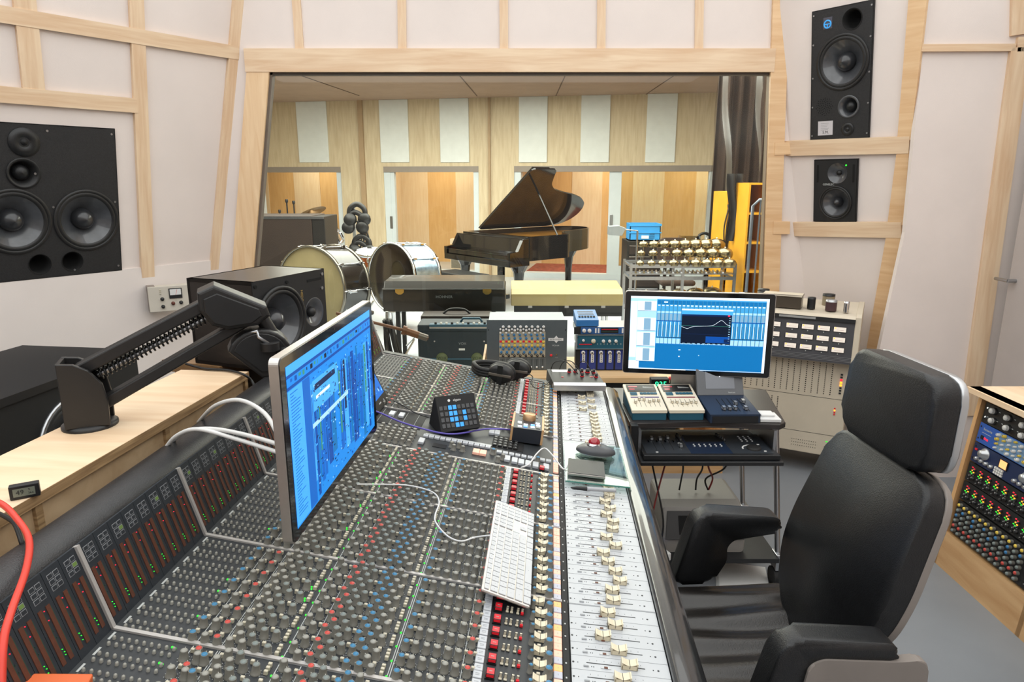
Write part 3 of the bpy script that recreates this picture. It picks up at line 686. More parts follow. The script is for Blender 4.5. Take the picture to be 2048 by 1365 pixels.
# fader section
for k in range(-3, 5):
    t0 = k * PIT; b = B(); b.box(.004, .198, t0 + .002, t0 + PIT - .002, -.008, 0, WPANEL, TFD); b.box(.004, .198, t0 - .002, t0 + .002, -.006, .0006, INKG, TFD)
    for c in range(8):
        t = t0 + .008 + .0407 * c
        b.box(.004, .198, t - .008, t - .0074, 0, .0004, INKG, TFD)
        b.box(.034, .150, t + .0125, t + .0142, 0, .0006, INK, TFD)
        b.box(.028, .038, t + .0005, t + .0045, 0, .0016, mt('grey key %d' % (k * 8 + c), '9a9c98', .5) if 0 else INKG, TFD)
        b.box(.062, .082, t + .0002, t + .0052, 0, .0012, SILV, TFD); b.box(.0685, .0755, t + .0002, t + .0052, .0012, .0022, RUST, TFD)
        for i in range(8): b.box(.04 + i * .0145, .0412 + i * .0145, t + .021, t + .0232, 0, .0004, INKG, TFD)
        for s, r in ((.008, .0022), (.017, .001), (.166, .0012), (.176, .0022)): b.cyl((s, t + .012, 0), (s, t + .012, .0006), r, INK, seg=8, T=TFD)
        for s in (.044, .048): b.cyl((s, t + .003, 0), (s, t + .003, .0006), .001, INK, seg=6, T=TFD)
        pos = {0: .9, 1: .95, 2: .8, 3: .93, 4: .82, 5: .97, 6: .98, 7: .97}.get(c) if k == 1 else (rnd.uniform(.55, .98) if k in (0, -1) else (rnd.choice((.9, .92, .93, .55)) if k > 2 else rnd.uniform(.3, .95)))
        if k == -1: pos = (.5, .62, .35, .62, .78, .62, .93, .80)[7 - c] if c else .7
        put('fader_cap', 'fader_cap', .034 + .108 * pos, t + .0132, TFD)
    cpart(b, 'fader_panel')
b = B(); b.box(S1 - .013, S1 - .0005, TB0, TB1, -.004, .0045, BLACKM, TC)
i = 0
while TB0 + i * .0407 < TB1 - .03: b.box(S1 - .009, S1 - .006, TB0 + .02 + i * .0407, TB0 + .024 + i * .0407, .0045, .0052, LINE, TC); i += 1
cpart(b, 'light_strip')
# nearest hundred of each kind as parts; the others as one part of that kind
def seen(M):
    u, v, z = proj(M.translation); return (0 if -40 < u < 2088 and -40 < v < 1400 else 100) + z
names = sorted({n for n, _, _ in ITEMS})
for nm in names:
    L = sorted([x for x in ITEMS if x[0] == nm], key=lambda x: seen(x[2]))
    for n_, key, M in L[:100]:
        o = bpy.data.objects.new(nm, PROT[key]); COL.objects.link(o); o.parent = console; o.matrix_basis = Fi @ M
    if L[100:]:
        b = B()
        cache = {}
        for n_, key, M in L[100:]:
            me = PROT[key]
            if key not in cache: cache[key] = ([v.co.copy() for v in me.vertices], [(tuple(p.vertices), p.material_index, p.use_smooth) for p in me.polygons], [b.mi(m) for m in me.materials])
            vs, fs, mi = cache[key]; nv = [b.bm.verts.new(M @ v) for v in vs]
            for f, k, sm in fs:
                fc = b.bm.faces.new([nv[i] for i in f]); fc.material_index = mi[k]; fc.smooth = sm
        b.build(nm, console, world=True, stuff=True, normals=False)
# ------------------------------------------------------------------ displays
BEZ = mt('display bezel', '08090b', .12, noise=.05, coat=.3)
def scr(name, col, e=1.0): return mt('screen ' + name, col, .35, emit=e, noise=.02, spec=.25)
S_A, S_B, S_C, S_D, S_W, S_N, S_K, S_G = scr('azure', '1a86e0', .62), scr('blue', '0d62bd', .6), scr('deep', '084a9f', .6), scr('cyan', '44a4ea', .66), scr('white', 'dcecfa', .8), scr('navy', '0a2450', .6), scr('dark', '0c1a30', .4), scr('green', '3a8a78', .6)
S_T, S_P = scr('teal', '0c6aa8', .75), scr('pale', '9fcde8', .75); S_M, S_V = scr('mixer', '3f97cc', .75), scr('grey blue', '7ea6c2', .6)
def display(label, M, ui, w=.65, h=.381):
    t = thing('computer_display', label, 'computer display', M)
    def rr(hw, hh, r, n=6): return [(sx * (hw - r) + r * math.cos(a0 + PI / 2 * i / n), sy * (hh - r) + r * math.sin(a0 + PI / 2 * i / n)) for sx, sy, a0 in ((1, 1, 0), (-1, 1, PI / 2), (-1, -1, PI), (1, -1, 1.5 * PI)) for i in range(n + 1)]
    b = B(); P = rr(w / 2, h / 2, .014); b.prism(P, -.020, -.001, ALU); b.prism([(x * .9, y * .86) for x, y in P], -.034, -.02, ALU, bev=.01); b.build('housing', t, bevel=.0015)
    b = B(); b.prism(rr(w / 2 - .0025, h / 2 - .0025, .012), -.002, .0008, BEZ); b.cyl((0, h / 2 - .012, .0008), (0, h / 2 - .012, .0011), .003, BLACKM, seg=10); b.build('bezel', t)
    b = B(); ui(b); b.build('screen', t, normals=False); return t
def ui_left(b):
    W, H = .5967, .3357; r = random.Random(5)
    def R(x0, x1, y0, y1, m, z=.0012): b.quad(-W / 2 + W * x0, -W / 2 + W * x1, H / 2 - H * y1, H / 2 - H * y0, z, m)
    R(0, 1, 0, 1, S_A); R(0, 1, 0, .055, S_D, .0014); R(0, 1, .055, .075, S_C, .0014)
    for i in range(26): R(.03 + i * .037, .03 + i * .037 + r.uniform(.006, .026), .085, .105 + .01 * (i % 2), r.choice((S_C, S_G, S_B, S_K)), .0014)
    R(0, 1, .125, .145, S_C, .0014); R(0, .13, .15, .99, S_D, .0014); R(.13, .2, .15, .99, S_B, .0015)
    x = .2
    while x < .97:
        w_ = r.uniform(.014, .05); R(x, min(x + w_, 1), r.uniform(.16, .3), r.uniform(.8, .98), r.choice((S_A, S_B, S_C, S_B, S_T, S_D)), .0015)
        if r.random() < .7: R(x + .004, x + w_ * .6, r.uniform(.2, .3), r.uniform(.45, .75), r.choice((S_C, S_N, S_B, S_G)), .0017)
        x += w_ + .004
    for i in range(420):
        x0, y0 = r.uniform(.2, .98), r.uniform(.16, .97); R(x0, x0 + r.uniform(.004, .018), y0, y0 + r.uniform(.003, .012), r.choice((S_D, S_N, S_P, S_C, S_K)), .0019)
    for i in range(40): y0 = .17 + i * .0195; R(.02, .02 + r.uniform(.03, .09), y0, y0 + .005, S_B, .0018)
    R(.2, .62, .47, .5, S_P, .0018); R(.22, .5, .2, .4, S_D, .00185); R(.24, .47, .23, .27, S_N, .0019); R(.25, .4, .31, .33, S_W, .0019)
dl_ = display('computer display on the black arm, its blue screen side-on above the console', frame((-.411, 1.541, 1.209), (.062, .998, 0), (-.0, 0, 1), (.998, -.062, .0)), ui_left)
def ui_right(b):
    W, H = .5967, .3357
    def R(x0, x1, y0, y1, m, z=.0012): b.quad(-W / 2 + W * (x0 - 280) / 978, -W / 2 + W * (x1 - 280) / 978, H / 2 - H * (y1 - 125) / 518, H / 2 - H * (y0 - 125) / 518, z, m)
    R(280, 1258, 125, 643, S_T); R(470, 1258, 140, 460, S_M, .0013); R(470, 1258, 455, 643, S_T, .0013); R(280, 1258, 125, 141, S_W, .0015); R(1240, 1258, 141, 640, S_W, .0014)
    R(280, 470, 141, 640, S_P, .0014); R(282, 330, 160, 560, S_W, .0015); R(356, 470, 585, 636, S_T, .0015); R(280, 355, 585, 640, S_W, .0015)
    for y0, y1 in ((158, 225), (275, 365), (378, 475), (490, 585)):
        R(333, 467, y0, y1, S_W, .0016); R(381, 430, y0 + 4, y1 - 3, S_V, .0017); R(333, 467, y1, y1 + 2, S_N, .0017)
    for i in range(26):
        x = 474 + i * 29.5
        if x > 1235: break
        R(x, x + 24, 150, 178, S_T, .0014); R(x + 4, x + 20, 182, 189, S_W, .0015); R(x, x + 24, 226, 240, S_P, .0015); R(x + 2, x + 22, 243, 290, S_V, .0015); R(x + 1, x + 5, 296, 406, S_T, .0015); R(x + 9, x + 13, 300, 405, S_W, .0015); R(x + 16, x + 19, 320, 405, S_N, .0015); R(x, x + 26, 418, 455, S_P, .0015); R(x + 25, x + 27, 150, 455, S_K, .0016)
    R(470, 1240, 291, 296, S_C, .0016); R(470, 1240, 408, 413, S_N, .0016); R(520, 548, 158, 166, S_W, .0018)
    R(650, 1012, 205, 216, S_W, .002); R(650, 1012, 216, 243, S_D, .002); R(652, 1006, 243, 450, S_K, .0021); R(652, 1006, 243, 255, S_N, .0022); R(652, 1006, 380, 382, S_N, .0022); R(830, 1000, 395, 440, S_C, .0022); R(960, 998, 412, 436, S_N, .0023); R(978, 992, 244, 254, REDL, .0023)
    for i in range(11): R(988, 998, 262 + i * 16, 266 + i * 16, S_P, .0023)
    for i in range(9): R(665 + i * 36, 683 + i * 36, 446, 449, S_P, .0023)
    pts = [(652, 330), (675, 338), (695, 344), (720, 334), (750, 327), (800, 324), (850, 321), (880, 315), (905, 298), (925, 284), (935, 281), (950, 288), (970, 306), (1000, 321)]
    P = [(-W / 2 + W * (x - 280) / 978, H / 2 - H * (y - 125) / 518, .0024) for x, y in pts]
    b.tube(P, .0008, S_W, seg=4); P2 = [(p[0], p[1], .0023) for p in P]
    R(652, 1000, 322, 323.5, S_G, .00225); R(280, 1258, 637, 643, S_W, .0019); R(640, 655, 494, 500, S_W, .0016); R(642, 652, 540, 548, S_W, .0016); R(785, 792, 530, 536, S_P, .0016); R(700, 1240, 640, 643, S_T, .002)
d2 = display('computer display with a frequency curve on its blue screen, on the small black trolley', frame((.83, 2.985, 1.05), (.987, -.155, 0), (0, 0, 1), (-.155, -.987, .02)), ui_right)
b = B(); b.box(-.10, .10, -.322, -.10, -.065, -.055, ALU); b.box(-.1, .1, -.329, -.321, -.16, -.025, ALU, bev=.002); b.box(-.1, .1, -.14, -.1, -.06, -.03, ALU); b.build('stand', d2)
# ------------------------------------------------------------------ monitor arm
sh = 1.13
arm_ = thing('display_stand', 'black spring-loaded display stand clamped on the plywood shelf behind the console', 'display stand', at(-1.045, 1.60, sh))
base_p = V((-1.045, 1.60, sh)); head_p = atY(470, 612, 1.74); A1 = V((-1.03, 1.605, 1.285)); 
ARMB = mt('arm black plastic', '1d1c1c', .42, noise=.12, nscale=30)
b = B(); b.lathe([(.062, 0), (.062, .008), (.05, .013), (.03, .014)], ARMB, TR(*base_p), 32); b.build('base_plate', arm_, world=True)
dirv = (V((head_p.x, head_p.y, 0)) - V((base_p.x, base_p.y, 0))).normalized(); side = V((-dirv.y, dirv.x, 0))
b = B(); prof = [(-.045, .01), (.05, .01), (.052, .07), (.045, .115), (.02, .15), (-.01, .168), (-.045, .172)]
for sg in (-1, 1):
    T = frame(base_p + side * (sg * .032 if sg > 0 else -.044), dirv, (0, 0, 1), dirv.cross(V((0, 0, 1))))
    b.prism(prof, -.006, .006, ARMB, T, bev=.002)
T = frame(base_p, dirv, (0, 0, 1), dirv.cross(V((0, 0, 1)))); b.box(-.047, -.038, .01, .17, -.044, .038, ARMB, T)
b.build('base_bracket', arm_, world=True)
def bar(p0, p1, w, h, name):
    b = B(); d = (p1 - p0); X = d.normalized(); Zs = side; Y = Zs.cross(X).normalized(); T = frame(p0, X, Y, Zs); b.box(0, d.length, -h / 2, h / 2, -w / 2, w / 2, ARMB, T, bev=.004); b.build(name, arm_, world=True)
u0, u1 = base_p + V((0, 0, .142)) - dirv * .01, head_p + V((-.03, -.01, .028)); l0, l1 = base_p + V((0, 0, .052)) + dirv * .03, head_p + V((.02, .02, -.04))
bar(u0, u1, .05, .03, 'upper_bar'); bar(l0, l1, .05, .028, 'lower_bar')
b = B(); d = u1 - u0; n = 30; P = []
X = d.normalized(); Y = X.cross(side); Y = Y if Y.z > 0 else -Y; st = u0 - Y * .032 + X * .03; L = d.length * .9
for i in range(n * 8 + 1): a = 2 * PI * i / 8; P.append(st + X * (L * i / (n * 8)) + (Y * math.cos(a) + side * math.sin(a)) * .0125)
b.tube(P, .0027, BLACK, seg=5, curve=False); b.cyl(st, st + X * L, .007, STEEL, seg=8); b.build('spring', arm_, world=True)
vw = V((0, -1, 0)) ; hd = frame(head_p, dirv, (0, 0, 1), dirv.cross(V((0, 0, 1))))
hp = [(-.085, .045), (-.045, .062), (.075, .0), (.082, -.025), (.05, -.048), (-.02, -.055), (-.06, -.04), (-.085, .0)]
b = B(); b.prism(hp, -.045, .045, ARMB, hd, bev=.008, seg=3); b.prism([(x * .8 - .004, y * .75 - .004) for x, y in hp], .045, .051, BLACK, hd, bev=.003); b.build('shoulder_housing', arm_, world=True)
low = head_p + dirv * .05 + V((0, 0, -.105)); T = frame(low, dirv, (0, 0, 1), dirv.cross(V((0, 0, 1))))
arc = [(.065 * math.cos(a) * 1.25, .075 * math.sin(a) - .03) for a in [PI * .05 + PI * .85 * i / 10 for i in range(11)]]
b = B(); b.cyl(head_p + dirv * .055 + V((0, 0, -.02)), low + dirv * .045, .018, ARMB); b.prism(arc + [(.0, -.085), (.05, -.085)], -.04, .04, ARMB, T, bev=.006, seg=3); b.prism([(x * .82, y * .8) for x, y in arc] + [(.0, -.068), (.04, -.068)], .04, .045, BLACK, T, bev=.002); b.build('tilt_housing', arm_, world=True)
vesa = V((-.452, 1.55, 1.215)); b = B(); b.tube([low + dirv * .03 - V((0, 0, .02)), low + V((.08, -.03, -.03)), vesa + V((-.06, .03, .0)), vesa], .022, ARMB, seg=10); b.box(-.05, .05, -.05, .05, -.012, .0, ARMB, frame(vesa + V((.004, 0, 0)), (.062, .998, 0), (0, 0, 1), (.998, -.062, 0))); b.build('mount_link', arm_, world=True)
b = B(); p = atY(540, 690, 1.72); b.cyl(p - V((0, 0, .014)), p + V((0, 0, .006)), .024, ARMB); b.tube([p + V((-.06, 0, .03)), p + V((-.03, 0, .036)), p + V((-.028, 0, .02)), p], .005, STEEL, seg=6, curve=False); b.build('tilt_knob', arm_, world=True)
# ------------------------------------------------------------------ plywood shelf behind the console and things on it
sd = V((.094, 1, 0)).normalized(); sp = V((sd.y, -sd.x, 0)); so = V((-.838, 2.09, 0)); TS = frame(so, sd, -sp, (0, 0, 1))   # x along the shelf toward the window, y away from the console
shelf = thing('plywood_shelf', 'long pale plywood shelf running behind the console', 'shelf', TS @ TR(-1.2, .11, 0))
def spart(b, n, **k): return b.build(n, shelf, world=True, **k)
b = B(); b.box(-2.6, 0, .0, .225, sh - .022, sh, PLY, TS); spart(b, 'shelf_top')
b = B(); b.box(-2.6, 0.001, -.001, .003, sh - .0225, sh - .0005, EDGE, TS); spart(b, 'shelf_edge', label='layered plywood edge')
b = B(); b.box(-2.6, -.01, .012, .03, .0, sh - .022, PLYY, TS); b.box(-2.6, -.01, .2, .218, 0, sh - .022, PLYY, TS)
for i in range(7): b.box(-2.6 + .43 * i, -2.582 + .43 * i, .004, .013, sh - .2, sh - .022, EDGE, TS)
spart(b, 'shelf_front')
# desk clock / hygrometer
c = atZ(52, 995, sh); MH = frame((c.x, c.y, sh + .001), (.86, .5, 0), (-.5, .86, 0), (0, 0, 1))
hy = thing('digital_hygrometer', 'small black digital hygrometer reading 49 on the plywood shelf', 'hygrometer', MH)
b = B(); b.box(-.024, .024, -.008, .008, 0, .027, BLACK, bev=.0015); b.build('case', hy)
b = B(); LCD = mt('lcd grey', '6f7468', .4, noise=.03); TT = frame((0, -.0082, .0135), (1, 0, 0), (0, 0, 1), (0, -1, 0)); b.box(-.018, .017, -.008, .008, 0, .0003, LCD, TT)
b.text('49', .013, INK, TT @ TR(-.007, 0, .0003)); b.text('%', .005, INK, TT @ TR(.008, .004, .0003)); b.text('24.6', .005, INK, TT @ TR(.01, -.003, .0003)); b.build('lcd_screen', hy)
# near-field monitor on its pedestal
MS = frame((-.895, 2.31, 1.125), (.362, .932, 0), (-.932, .362, 0), (0, 0, 1))      # x across the front, -y out of the front
FX = V((-.68 + .8135, 2.454 - 2.11, 0)); FX.normalize(); OUT = V((FX.y, -FX.x, 0))
MS = frame(V((-.8135, 2.11, 1.128)) - OUT * 0, FX, -OUT, (0, 0, 1))
nm = thing('studio_monitor_speaker', 'black two-way studio monitor lying on its side beyond the plywood shelf', 'speaker', MS)
w_, h_, d_ = .372, .285, .262; WB = mt('black wood veneer', '29231f', .35, noise=.2, nscale=10, coat=.15)
b = B(); T = frame((w_ / 2, 0, h_ / 2), (1, 0, 0), (0, 0, 1), (0, -1, 0)); b.box(0, w_, 0.0, d_, 0, .012, WB); b.box(0, w_, 0, d_, h_ - .012, h_, WB); b.box(0, .012, 0, d_, 0, h_, WB); b.box(w_ - .012, w_, 0, d_, 0, h_, WB); b.box(0, w_, d_ - .012, d_, 0, h_, WB); b.build('cabinet', nm)
b = B(); b.holed([(-w_ / 2 + .002, -h_ / 2 + .002), (w_ / 2 - .002, -h_ / 2 + .002), (w_ / 2 - .002, h_ / 2 - .002), (-w_ / 2 + .002, h_ / 2 - .002)], [(-.062, -.006, .112), (.115, -.005, .05)], .001, BLACK, T)
for x, y in ((-.17, .125), (-.17, -.125), (.17, .125), (.165, .075), (.04, -.12), (-.02, .12)): b.cyl((x, y, .001), (x, y, .004), .006, STEEL if x > 0 else VOID, T=T, seg=10)
b.box(.085, .165, .105, .114, .001, .0022, VOID, T); b.text('HEDD', .016, mt('gilt print', '9a8047', .5, noise=.05), T @ TR(.052, .062, .0015) @ RZ(-PI / 2)); b.build('front_panel', nm)
b = B(); M_ = T @ TR(-.062, -.006, .002); driver(b, 0, 0, .12, .05, .36, M_, .008); b.build('woofer', nm)
b = B(); M_ = T @ TR(.115, -.005, .001); b.lathe([(.052, .0), (.05, .001), (.035, -.012), (.018, -.02)], CONE, M_, 36, caps=False); b.lathe([(.018, -.02), (.017, -.008), (.01, -.001), (.0004, .001)], RUBBER, M_, 24, caps=False); b.build('tweeter', nm)
ped = thing('speaker_pedestal', 'dark brown block pedestal under the black studio monitor', 'speaker stand', MS @ TR(0, 0, -1.128))
b = B(); b.box(.02, w_ - .02, .17, d_ + .12, 0, 1.09, mt('brown board', '5a4636', .6, noise=.15)); b.build('column', ped); b = B(); b.box(-.01, w_ + .03, .15, d_ + .14, 1.09, 1.127, mt('brown board top', '80603f', .5, noise=.15)); b.build('top_plate', ped)
# small meter panel on the wall behind
Tm = frame(atY(300, 595, 3.05), (.9, .43, 0), (0, 0, 1), (.43, -.9, 0))
pw = onT(Tlow, 282, 598); pa = Tlow @ V((pw[0], pw[1], .085)); Tm = frame(pa, (.85, .52, 0), (0, 0, 1), (.52, -.85, 0))
vm = thing('vu_meter_panel', 'cream control panel with a small needle meter behind the studio monitor', 'control panel', Tm)
CP = mt('panel cream', 'c9c2b5', .5, noise=.04)
b = B(); b.box(0, .26, -.075, .075, -.07, 0, CP, bev=.003); b.box(-.001, .04, -.077, .077, -.08, -.005, mt('panel end grey', '8b8179', .6, noise=.05)); b.build('case', vm)
b = B(); b.box(.11, .18, .0, .06, 0, .006, BLACK); b.box(.115, .175, .02, .055, .006, .0065, WHITEP); b.cyl((.145, .02, .0068), (.155, .052, .0068), .0007, CUTRED, seg=5); b.build('needle_meter', vm)
for x, y, m in ((.072, -.0, BLACK), (.127, -.03, mt('brown knob', '5a2a1c', .5, noise=.05)), (.17, -.028, BLACK), (.072, -.045, BLACK)):
    b = B(); b.lathe([(.011, 0), (.009, .014), (.0004, .015)], m, TR(x, y, 0), 14); b.build('knob', vm)
for x, y in ((.065, .055), (.065, .045), (.065, .032), (.145, -.01)): b = B(); b.cbox((x, y, .002), (.009, .005, .004), CREAM); b.build('push_button', vm)
# subwoofer partly seen below the arm
SWM = frame((-1.74, 2.22, 0), (.13, .99, 0), (-.99, .13, 0), (0, 0, 1))
sw = thing('subwoofer', 'black subwoofer cabinet with a chrome-ringed cone on the floor behind the plywood shelf', 'subwoofer', SWM)
Tw = frame((.29, 0, .73), (1, 0, 0), (0, 0, 1), (0, -1, 0))
b = B(); b.holed([(-1.0, -.73), (.4, -.73), (.4, .24), (-1.0, .24)], [(0, 0, .165)], 0, BLACKM, Tw); b.box(-.71, .69, .001, .55, 0, .02, BLACKM); b.box(-.72, .7, -.01, .56, .97, 1.0, BLACK)
b.box(-.71, -.69, .001, .55, 0, .97, BLACKM); b.box(.67, .69, .001, .55, 0, .97, BLACKM); b.box(-.71, .69, .53, .55, 0, .97, BLACKM); b.build('cabinet', sw)
b = B(); b.lathe([(.185, 0), (.185, .012), (.172, .012), (.172, 0)], STEEL, Tw, 40, caps=False); driver(b, 0, 0, .17, .05, .35, Tw, .008); b.build('woofer', sw)
# cables: red lead over the shelf, dark pot, orange box at the corner, white leads behind the display
def cable(name, label, pts, r, m, cat='cable'):
    b = B(); c = V(pts[0]); b.tube([V(p) - c for p in pts], r, m, seg=8); return tag(b.build(name, None, M=TR(*c)), label, cat)
cable('red_cable', 'thick red cable hanging over the end of the console meters', [atZ(-60, 990, 1.17), atZ(0, 1007, 1.165), atZ(35, 1040, 1.15), atZ(58, 1080, 1.136), atZ(52, 1140, 1.131), atZ(22, 1225, 1.125), atZ(6, 1290, 1.11), atZ(2, 1400, 1.06)], .0055, REDCBL)
cable('black_cable', 'short black cable dropping off the plywood shelf beside the red cable', [atZ(-20, 1020, sh + .006), atZ(12, 1035, sh + .006), atZ(30, 1050, sh + .004), atZ(43, 1085, sh - .012), atZ(46, 1100, sh - .03)], .004, BLKCBL)
for i, pts in enumerate((((396, 846, 1.12), (430, 812, .93), (480, 801, .86), (530, 828, .79), (560, 880, .72)), ((326, 905, .9), (352, 873, .86), (395, 859, .83), (470, 878, .79), (570, 910, .72)), ((335, 893, .92), (368, 865, .87), (420, 858, .83), (490, 870, .78), (575, 895, .72)))):
    P = [atY(u, v, y + .62) for u, v, y in pts]
    cable('white_cable', ('uppermost white cable arching from the console rail to the back of the display', 'lowest white cable running from the console rail to the back of the display', 'middle white cable between the console rail and the back of the display')[i], P, .0048, WHITECBL)

cable('black_cable', 'black cable trailing off the end of the plywood shelf under the studio monitor', [atZ(372, 728, sh + .006), atZ(410, 738, sh + .006), atZ(455, 741, sh + .006), atZ(488, 750, sh + .005), atZ(505, 765, 1.11), atZ(512, 790, 1.09)], .004, BLKCBL)
# ------------------------------------------------------------------ low equipment desk under the window
YD = 3.83; ZD = .60; DX0, DX1 = -.16, 1.27
desk = thing('equipment_desk', 'low light wooden desk full of audio units under the control room window', 'desk', at((DX0 + DX1) / 2, 4.1, 0))
def dpart(b, n, **k): return b.build(n, desk, world=True, **k)
OAKX = wood('oak along desk', 'c89a66', 'dbb180', (1.2, 10, 10)); OAKT = wood('desk top birch', 'd6b080', 'e4c497', (1.2, 10, 10))
dpart(B().box(DX0, DX1, YD, 4.32, ZD - .03, ZD, OAKT), 'desk_top'); dpart(B().box(DX0, DX1, YD, 4.3, 0, .13, OAKX), 'plinth')
for x in (DX0, .465, 1.0, DX1 - .02): dpart(B().box(x, x + .02, YD + .004, 4.3, .13, ZD - .03, OAKX), 'side_panel')
dpart(B().box(DX0 - .014, DX0 - .001, YD + .05, 4.3, ZD - .03, ZD + .09, OAKX), 'upstand')
KW = mt('white knob', 'dcdad6', .4, noise=.03); KB = mt('black knob', '141416', .4, noise=.05); KNB = mt('blue knob', '2f6fa0', .45, noise=.03); KYE = mt('yellow knob', 'e0c04a', .45, noise=.03)
def rknob(b, x, y, r=.008, m=None, h=.014, T=I4, z=0): b.lathe([(r, z), (r * .85, z + h), (.0004, z + h + .001)], m or KW, T @ TR(x, y, 0), 12); b.box(x - .0006, x + .0006, y + r * .1, y + r * .85, z + h, z + h + .0014, KB if (m or KW) is not KB else KW, T)
# preamp / summing rack unit with seven-unit panel (local: x right, y up, z out; origin bottom left of panel)
def unit(name, label, T, w, h, d, face, case=None, cat='audio rack unit', ears=True, group=None):
    t = thing(name, label, cat, T, group)
    b = B(); b.box(.012, w - .012, .004, h - .004, -d, -.003, case or STEEL); b.build('case', t)
    b = B(); b.box(0, w, .001, h - .001, -.003, 0, face)
    if ears:
        for x in (.01, w - .01):
            for y in ((h * .2, h * .8) if h > .06 else (h / 2,)): b.cyl((x, y, 0), (x, y, .0012), .004, BLACKM, seg=8)
    b.build('front_panel', t); return t
GREYF = mt('grey rack face', '4e5558', .5, noise=.05, nscale=20)
TRK = frame((-.1515, 4.0 - .002, ZD + .002), (.999, .0, 0), (0, 0, 1), (0, -1, 0))
u = unit('summing_mixer_rack', 'tall grey rack mixer with eight columns of coloured knobs on the window desk', TRK, .4826, .3104, .27, GREYF, mt('case grey', '8d979b', .4, .3, noise=.04))
b = B(); b.box(.075, .352, .082, .238, 0, .001, mt('module cream face', 'b5ad98', .5, noise=.08))
for i in range(9): b.box(.0755 + i * .0345, .0762 + i * .0345, .006, .074, 0, .001, LINE)
b.box(.0755, .352, .0735, .0745, 0, .001, LINE)
b.prism([(.37, .198), (.405, .198), (.418, .214), (.43, .198), (.46, .198), (.46, .182), (.43, .182), (.418, .168), (.405, .182), (.37, .182)][::-1], 0, .0012, WHITEP)
b.text('RETROSONIC', .0115, INK, TR(.415, .19, .0013), sx=1.05); b.text('MCA-84', .012, LINE, TR(.415, .152, .0005)); b.text('POWER', .005, LINE, TR(.42, .078, .0005))
b.build('module_plate', u)
for i in range(8):
    x = .095 + i * .0345; b = B()
    for j, (m, dx) in enumerate(((KW, .004), (KW, .004), (KNB, .0), (KNB, .004), (KYE, .004), (KYE, .004), (KNB, .004), (KNB, -.008), (KB, .003))):
        rknob(b, x + dx, .268 - j * .0215 - (.006 if j > 1 else 0), .0078 if j else .0085, m)
        if j in (1, 2, 6, 8): rknob(b, x - .013, .268 - j * .0215 + .006, .0058, KW if j < 3 else (KNB if j == 6 else KB))
    b.box(x - .018, x - .005, .172, .184, 0, .003, CUTRED); b.build('knob_column', u)
    b = B(); b.box(x - .001, x + .001, .012, .066, 0, .0008, BLACKM); y = .018 if i > 3 else .03; b.lathe([(.006, 0), (.005, .008), (.0004, .009)], KW, TR(x, y, 0), 10); b.build('fader', u)
b = B(); rknob(b, .388, .092, .008, CUTRED, .008); b.build('power_light', u); b = B(); b.cyl((.42, .096, 0), (.42, .098, .012), .0035, BRASS, seg=8); b.build('toggle_switch', u)
X2 = .383
u = unit('module_rack', 'black rack of eight narrow blue modules under the teal rack compressor', frame((X2, 3.99, ZD + .001), (1, 0, 0), (0, 0, 1), (0, -1, 0)), .4826, .133, .2, BLACKM, BLACK)
BLUM = mt('module blue', '24357c', .45, noise=.06)
for i in range(8):
    x = .028 + i * .0535; b = B(); b.box(x, x + .042, .006, .127, 0, .002, BLUM, bev=.0006, seg=1); b.box(x + .012, x + .03, .05, .1, .002, .0026, WHITEP)
    for j in range(4): b.cyl((x + .021, .058 + j * .011, .0026), (x + .021, .058 + j * .011, .005), .003, BLACKM, seg=8)
    b.lathe([(.012, .002), (.0115, .006), (.005, .011)], KW, TR(x + .018, .112, 0), 14); b.lathe([(.005, .011), (.0004, .012)], KB, TR(x + .018, .112, 0), 10); b.build('module', u)
TEALF = mt('teal rack face', '1d5468', .45, noise=.05)
u = unit('compressor_rack', 'teal rack compressor with an orange sticker above the blue modules', frame((X2, 3.985, ZD + .135), (1, 0, 0), (0, 0, 1), (0, -1, 0)), .4826, .089, .24, TEALF, SILV)
b = B(); b.box(0, .4826, .086, .09, 0, .006, SILV); b.box(0, .4826, 0, .003, 0, .006, SILV); b.box(-.002, .008, 0, .09, 0, .008, SILV); b.build('trim_frame', u)
for x, y, r, m in ((.045, .054, .008, KW), (.105, .05, .014, mt('ivory knob', 'cfc6ad', .45, noise=.04)), (.165, .05, .01, KW), (.202, .05, .009, KW), (.24, .05, .01, KW)): b = B(); rknob(b, x, y, r, m); b.build('knob', u)
b = B()
for i in range(9): b.cbox((.024 + i * .0085, .03, .002), (.006, .006, .004), CUTRED)
for i in range(8): b.cbox((.13 + i * .02, .032, .001), (.005, .004, .002), LINE)
b.build('push_button', u); b = B(); b.box(.315, .365, .006, .028, 0, .0012, mt('orange sticker', 'e8622a', .5, noise=.03)); b.text('1176', .012, INK, TR(.34, .017, .0013)); b.build('sticker', u, label='orange sticker')
b = B()
for i in range(4): b.box(.31, .39, .042 + i * .011, .045 + i * .011, 0, .0006, LINE)
b.build('printed_scale', u)
u = unit('meter_rack', 'slim blue rack unit with bar meters on top of the teal rack compressor', frame((X2 - .012, 3.985, ZD + .227), (1, 0, 0), (0, 0, 1), (0, -1, 0)), .4826, .044, .22, mt('blue rack face', '27558c', .45, noise=.05), SILV)
b = B(); b.box(.16, .265, .006, .04, 0, .001, BLACKM)
for i, m in enumerate((DARKGRN, CUTRED)): b.box(.165, .26, .014 + i * .013, .018 + i * .013, .001, .0014, m)
b.box(.0, .04, 0, .044, 0, .002, BLACKM); b.build('bar_meter', u)
for x, m in ((.06, KW), (.092, KW), (.35, KW), (.40, KW)): b = B(); rknob(b, x, .022, .012, m); b.build('knob', u)
b = B()
for x in (.125, .142, .285, .315): b.box(x, x + .009, .008, .036, 0, .003, KW)
b.build('push_button', u)
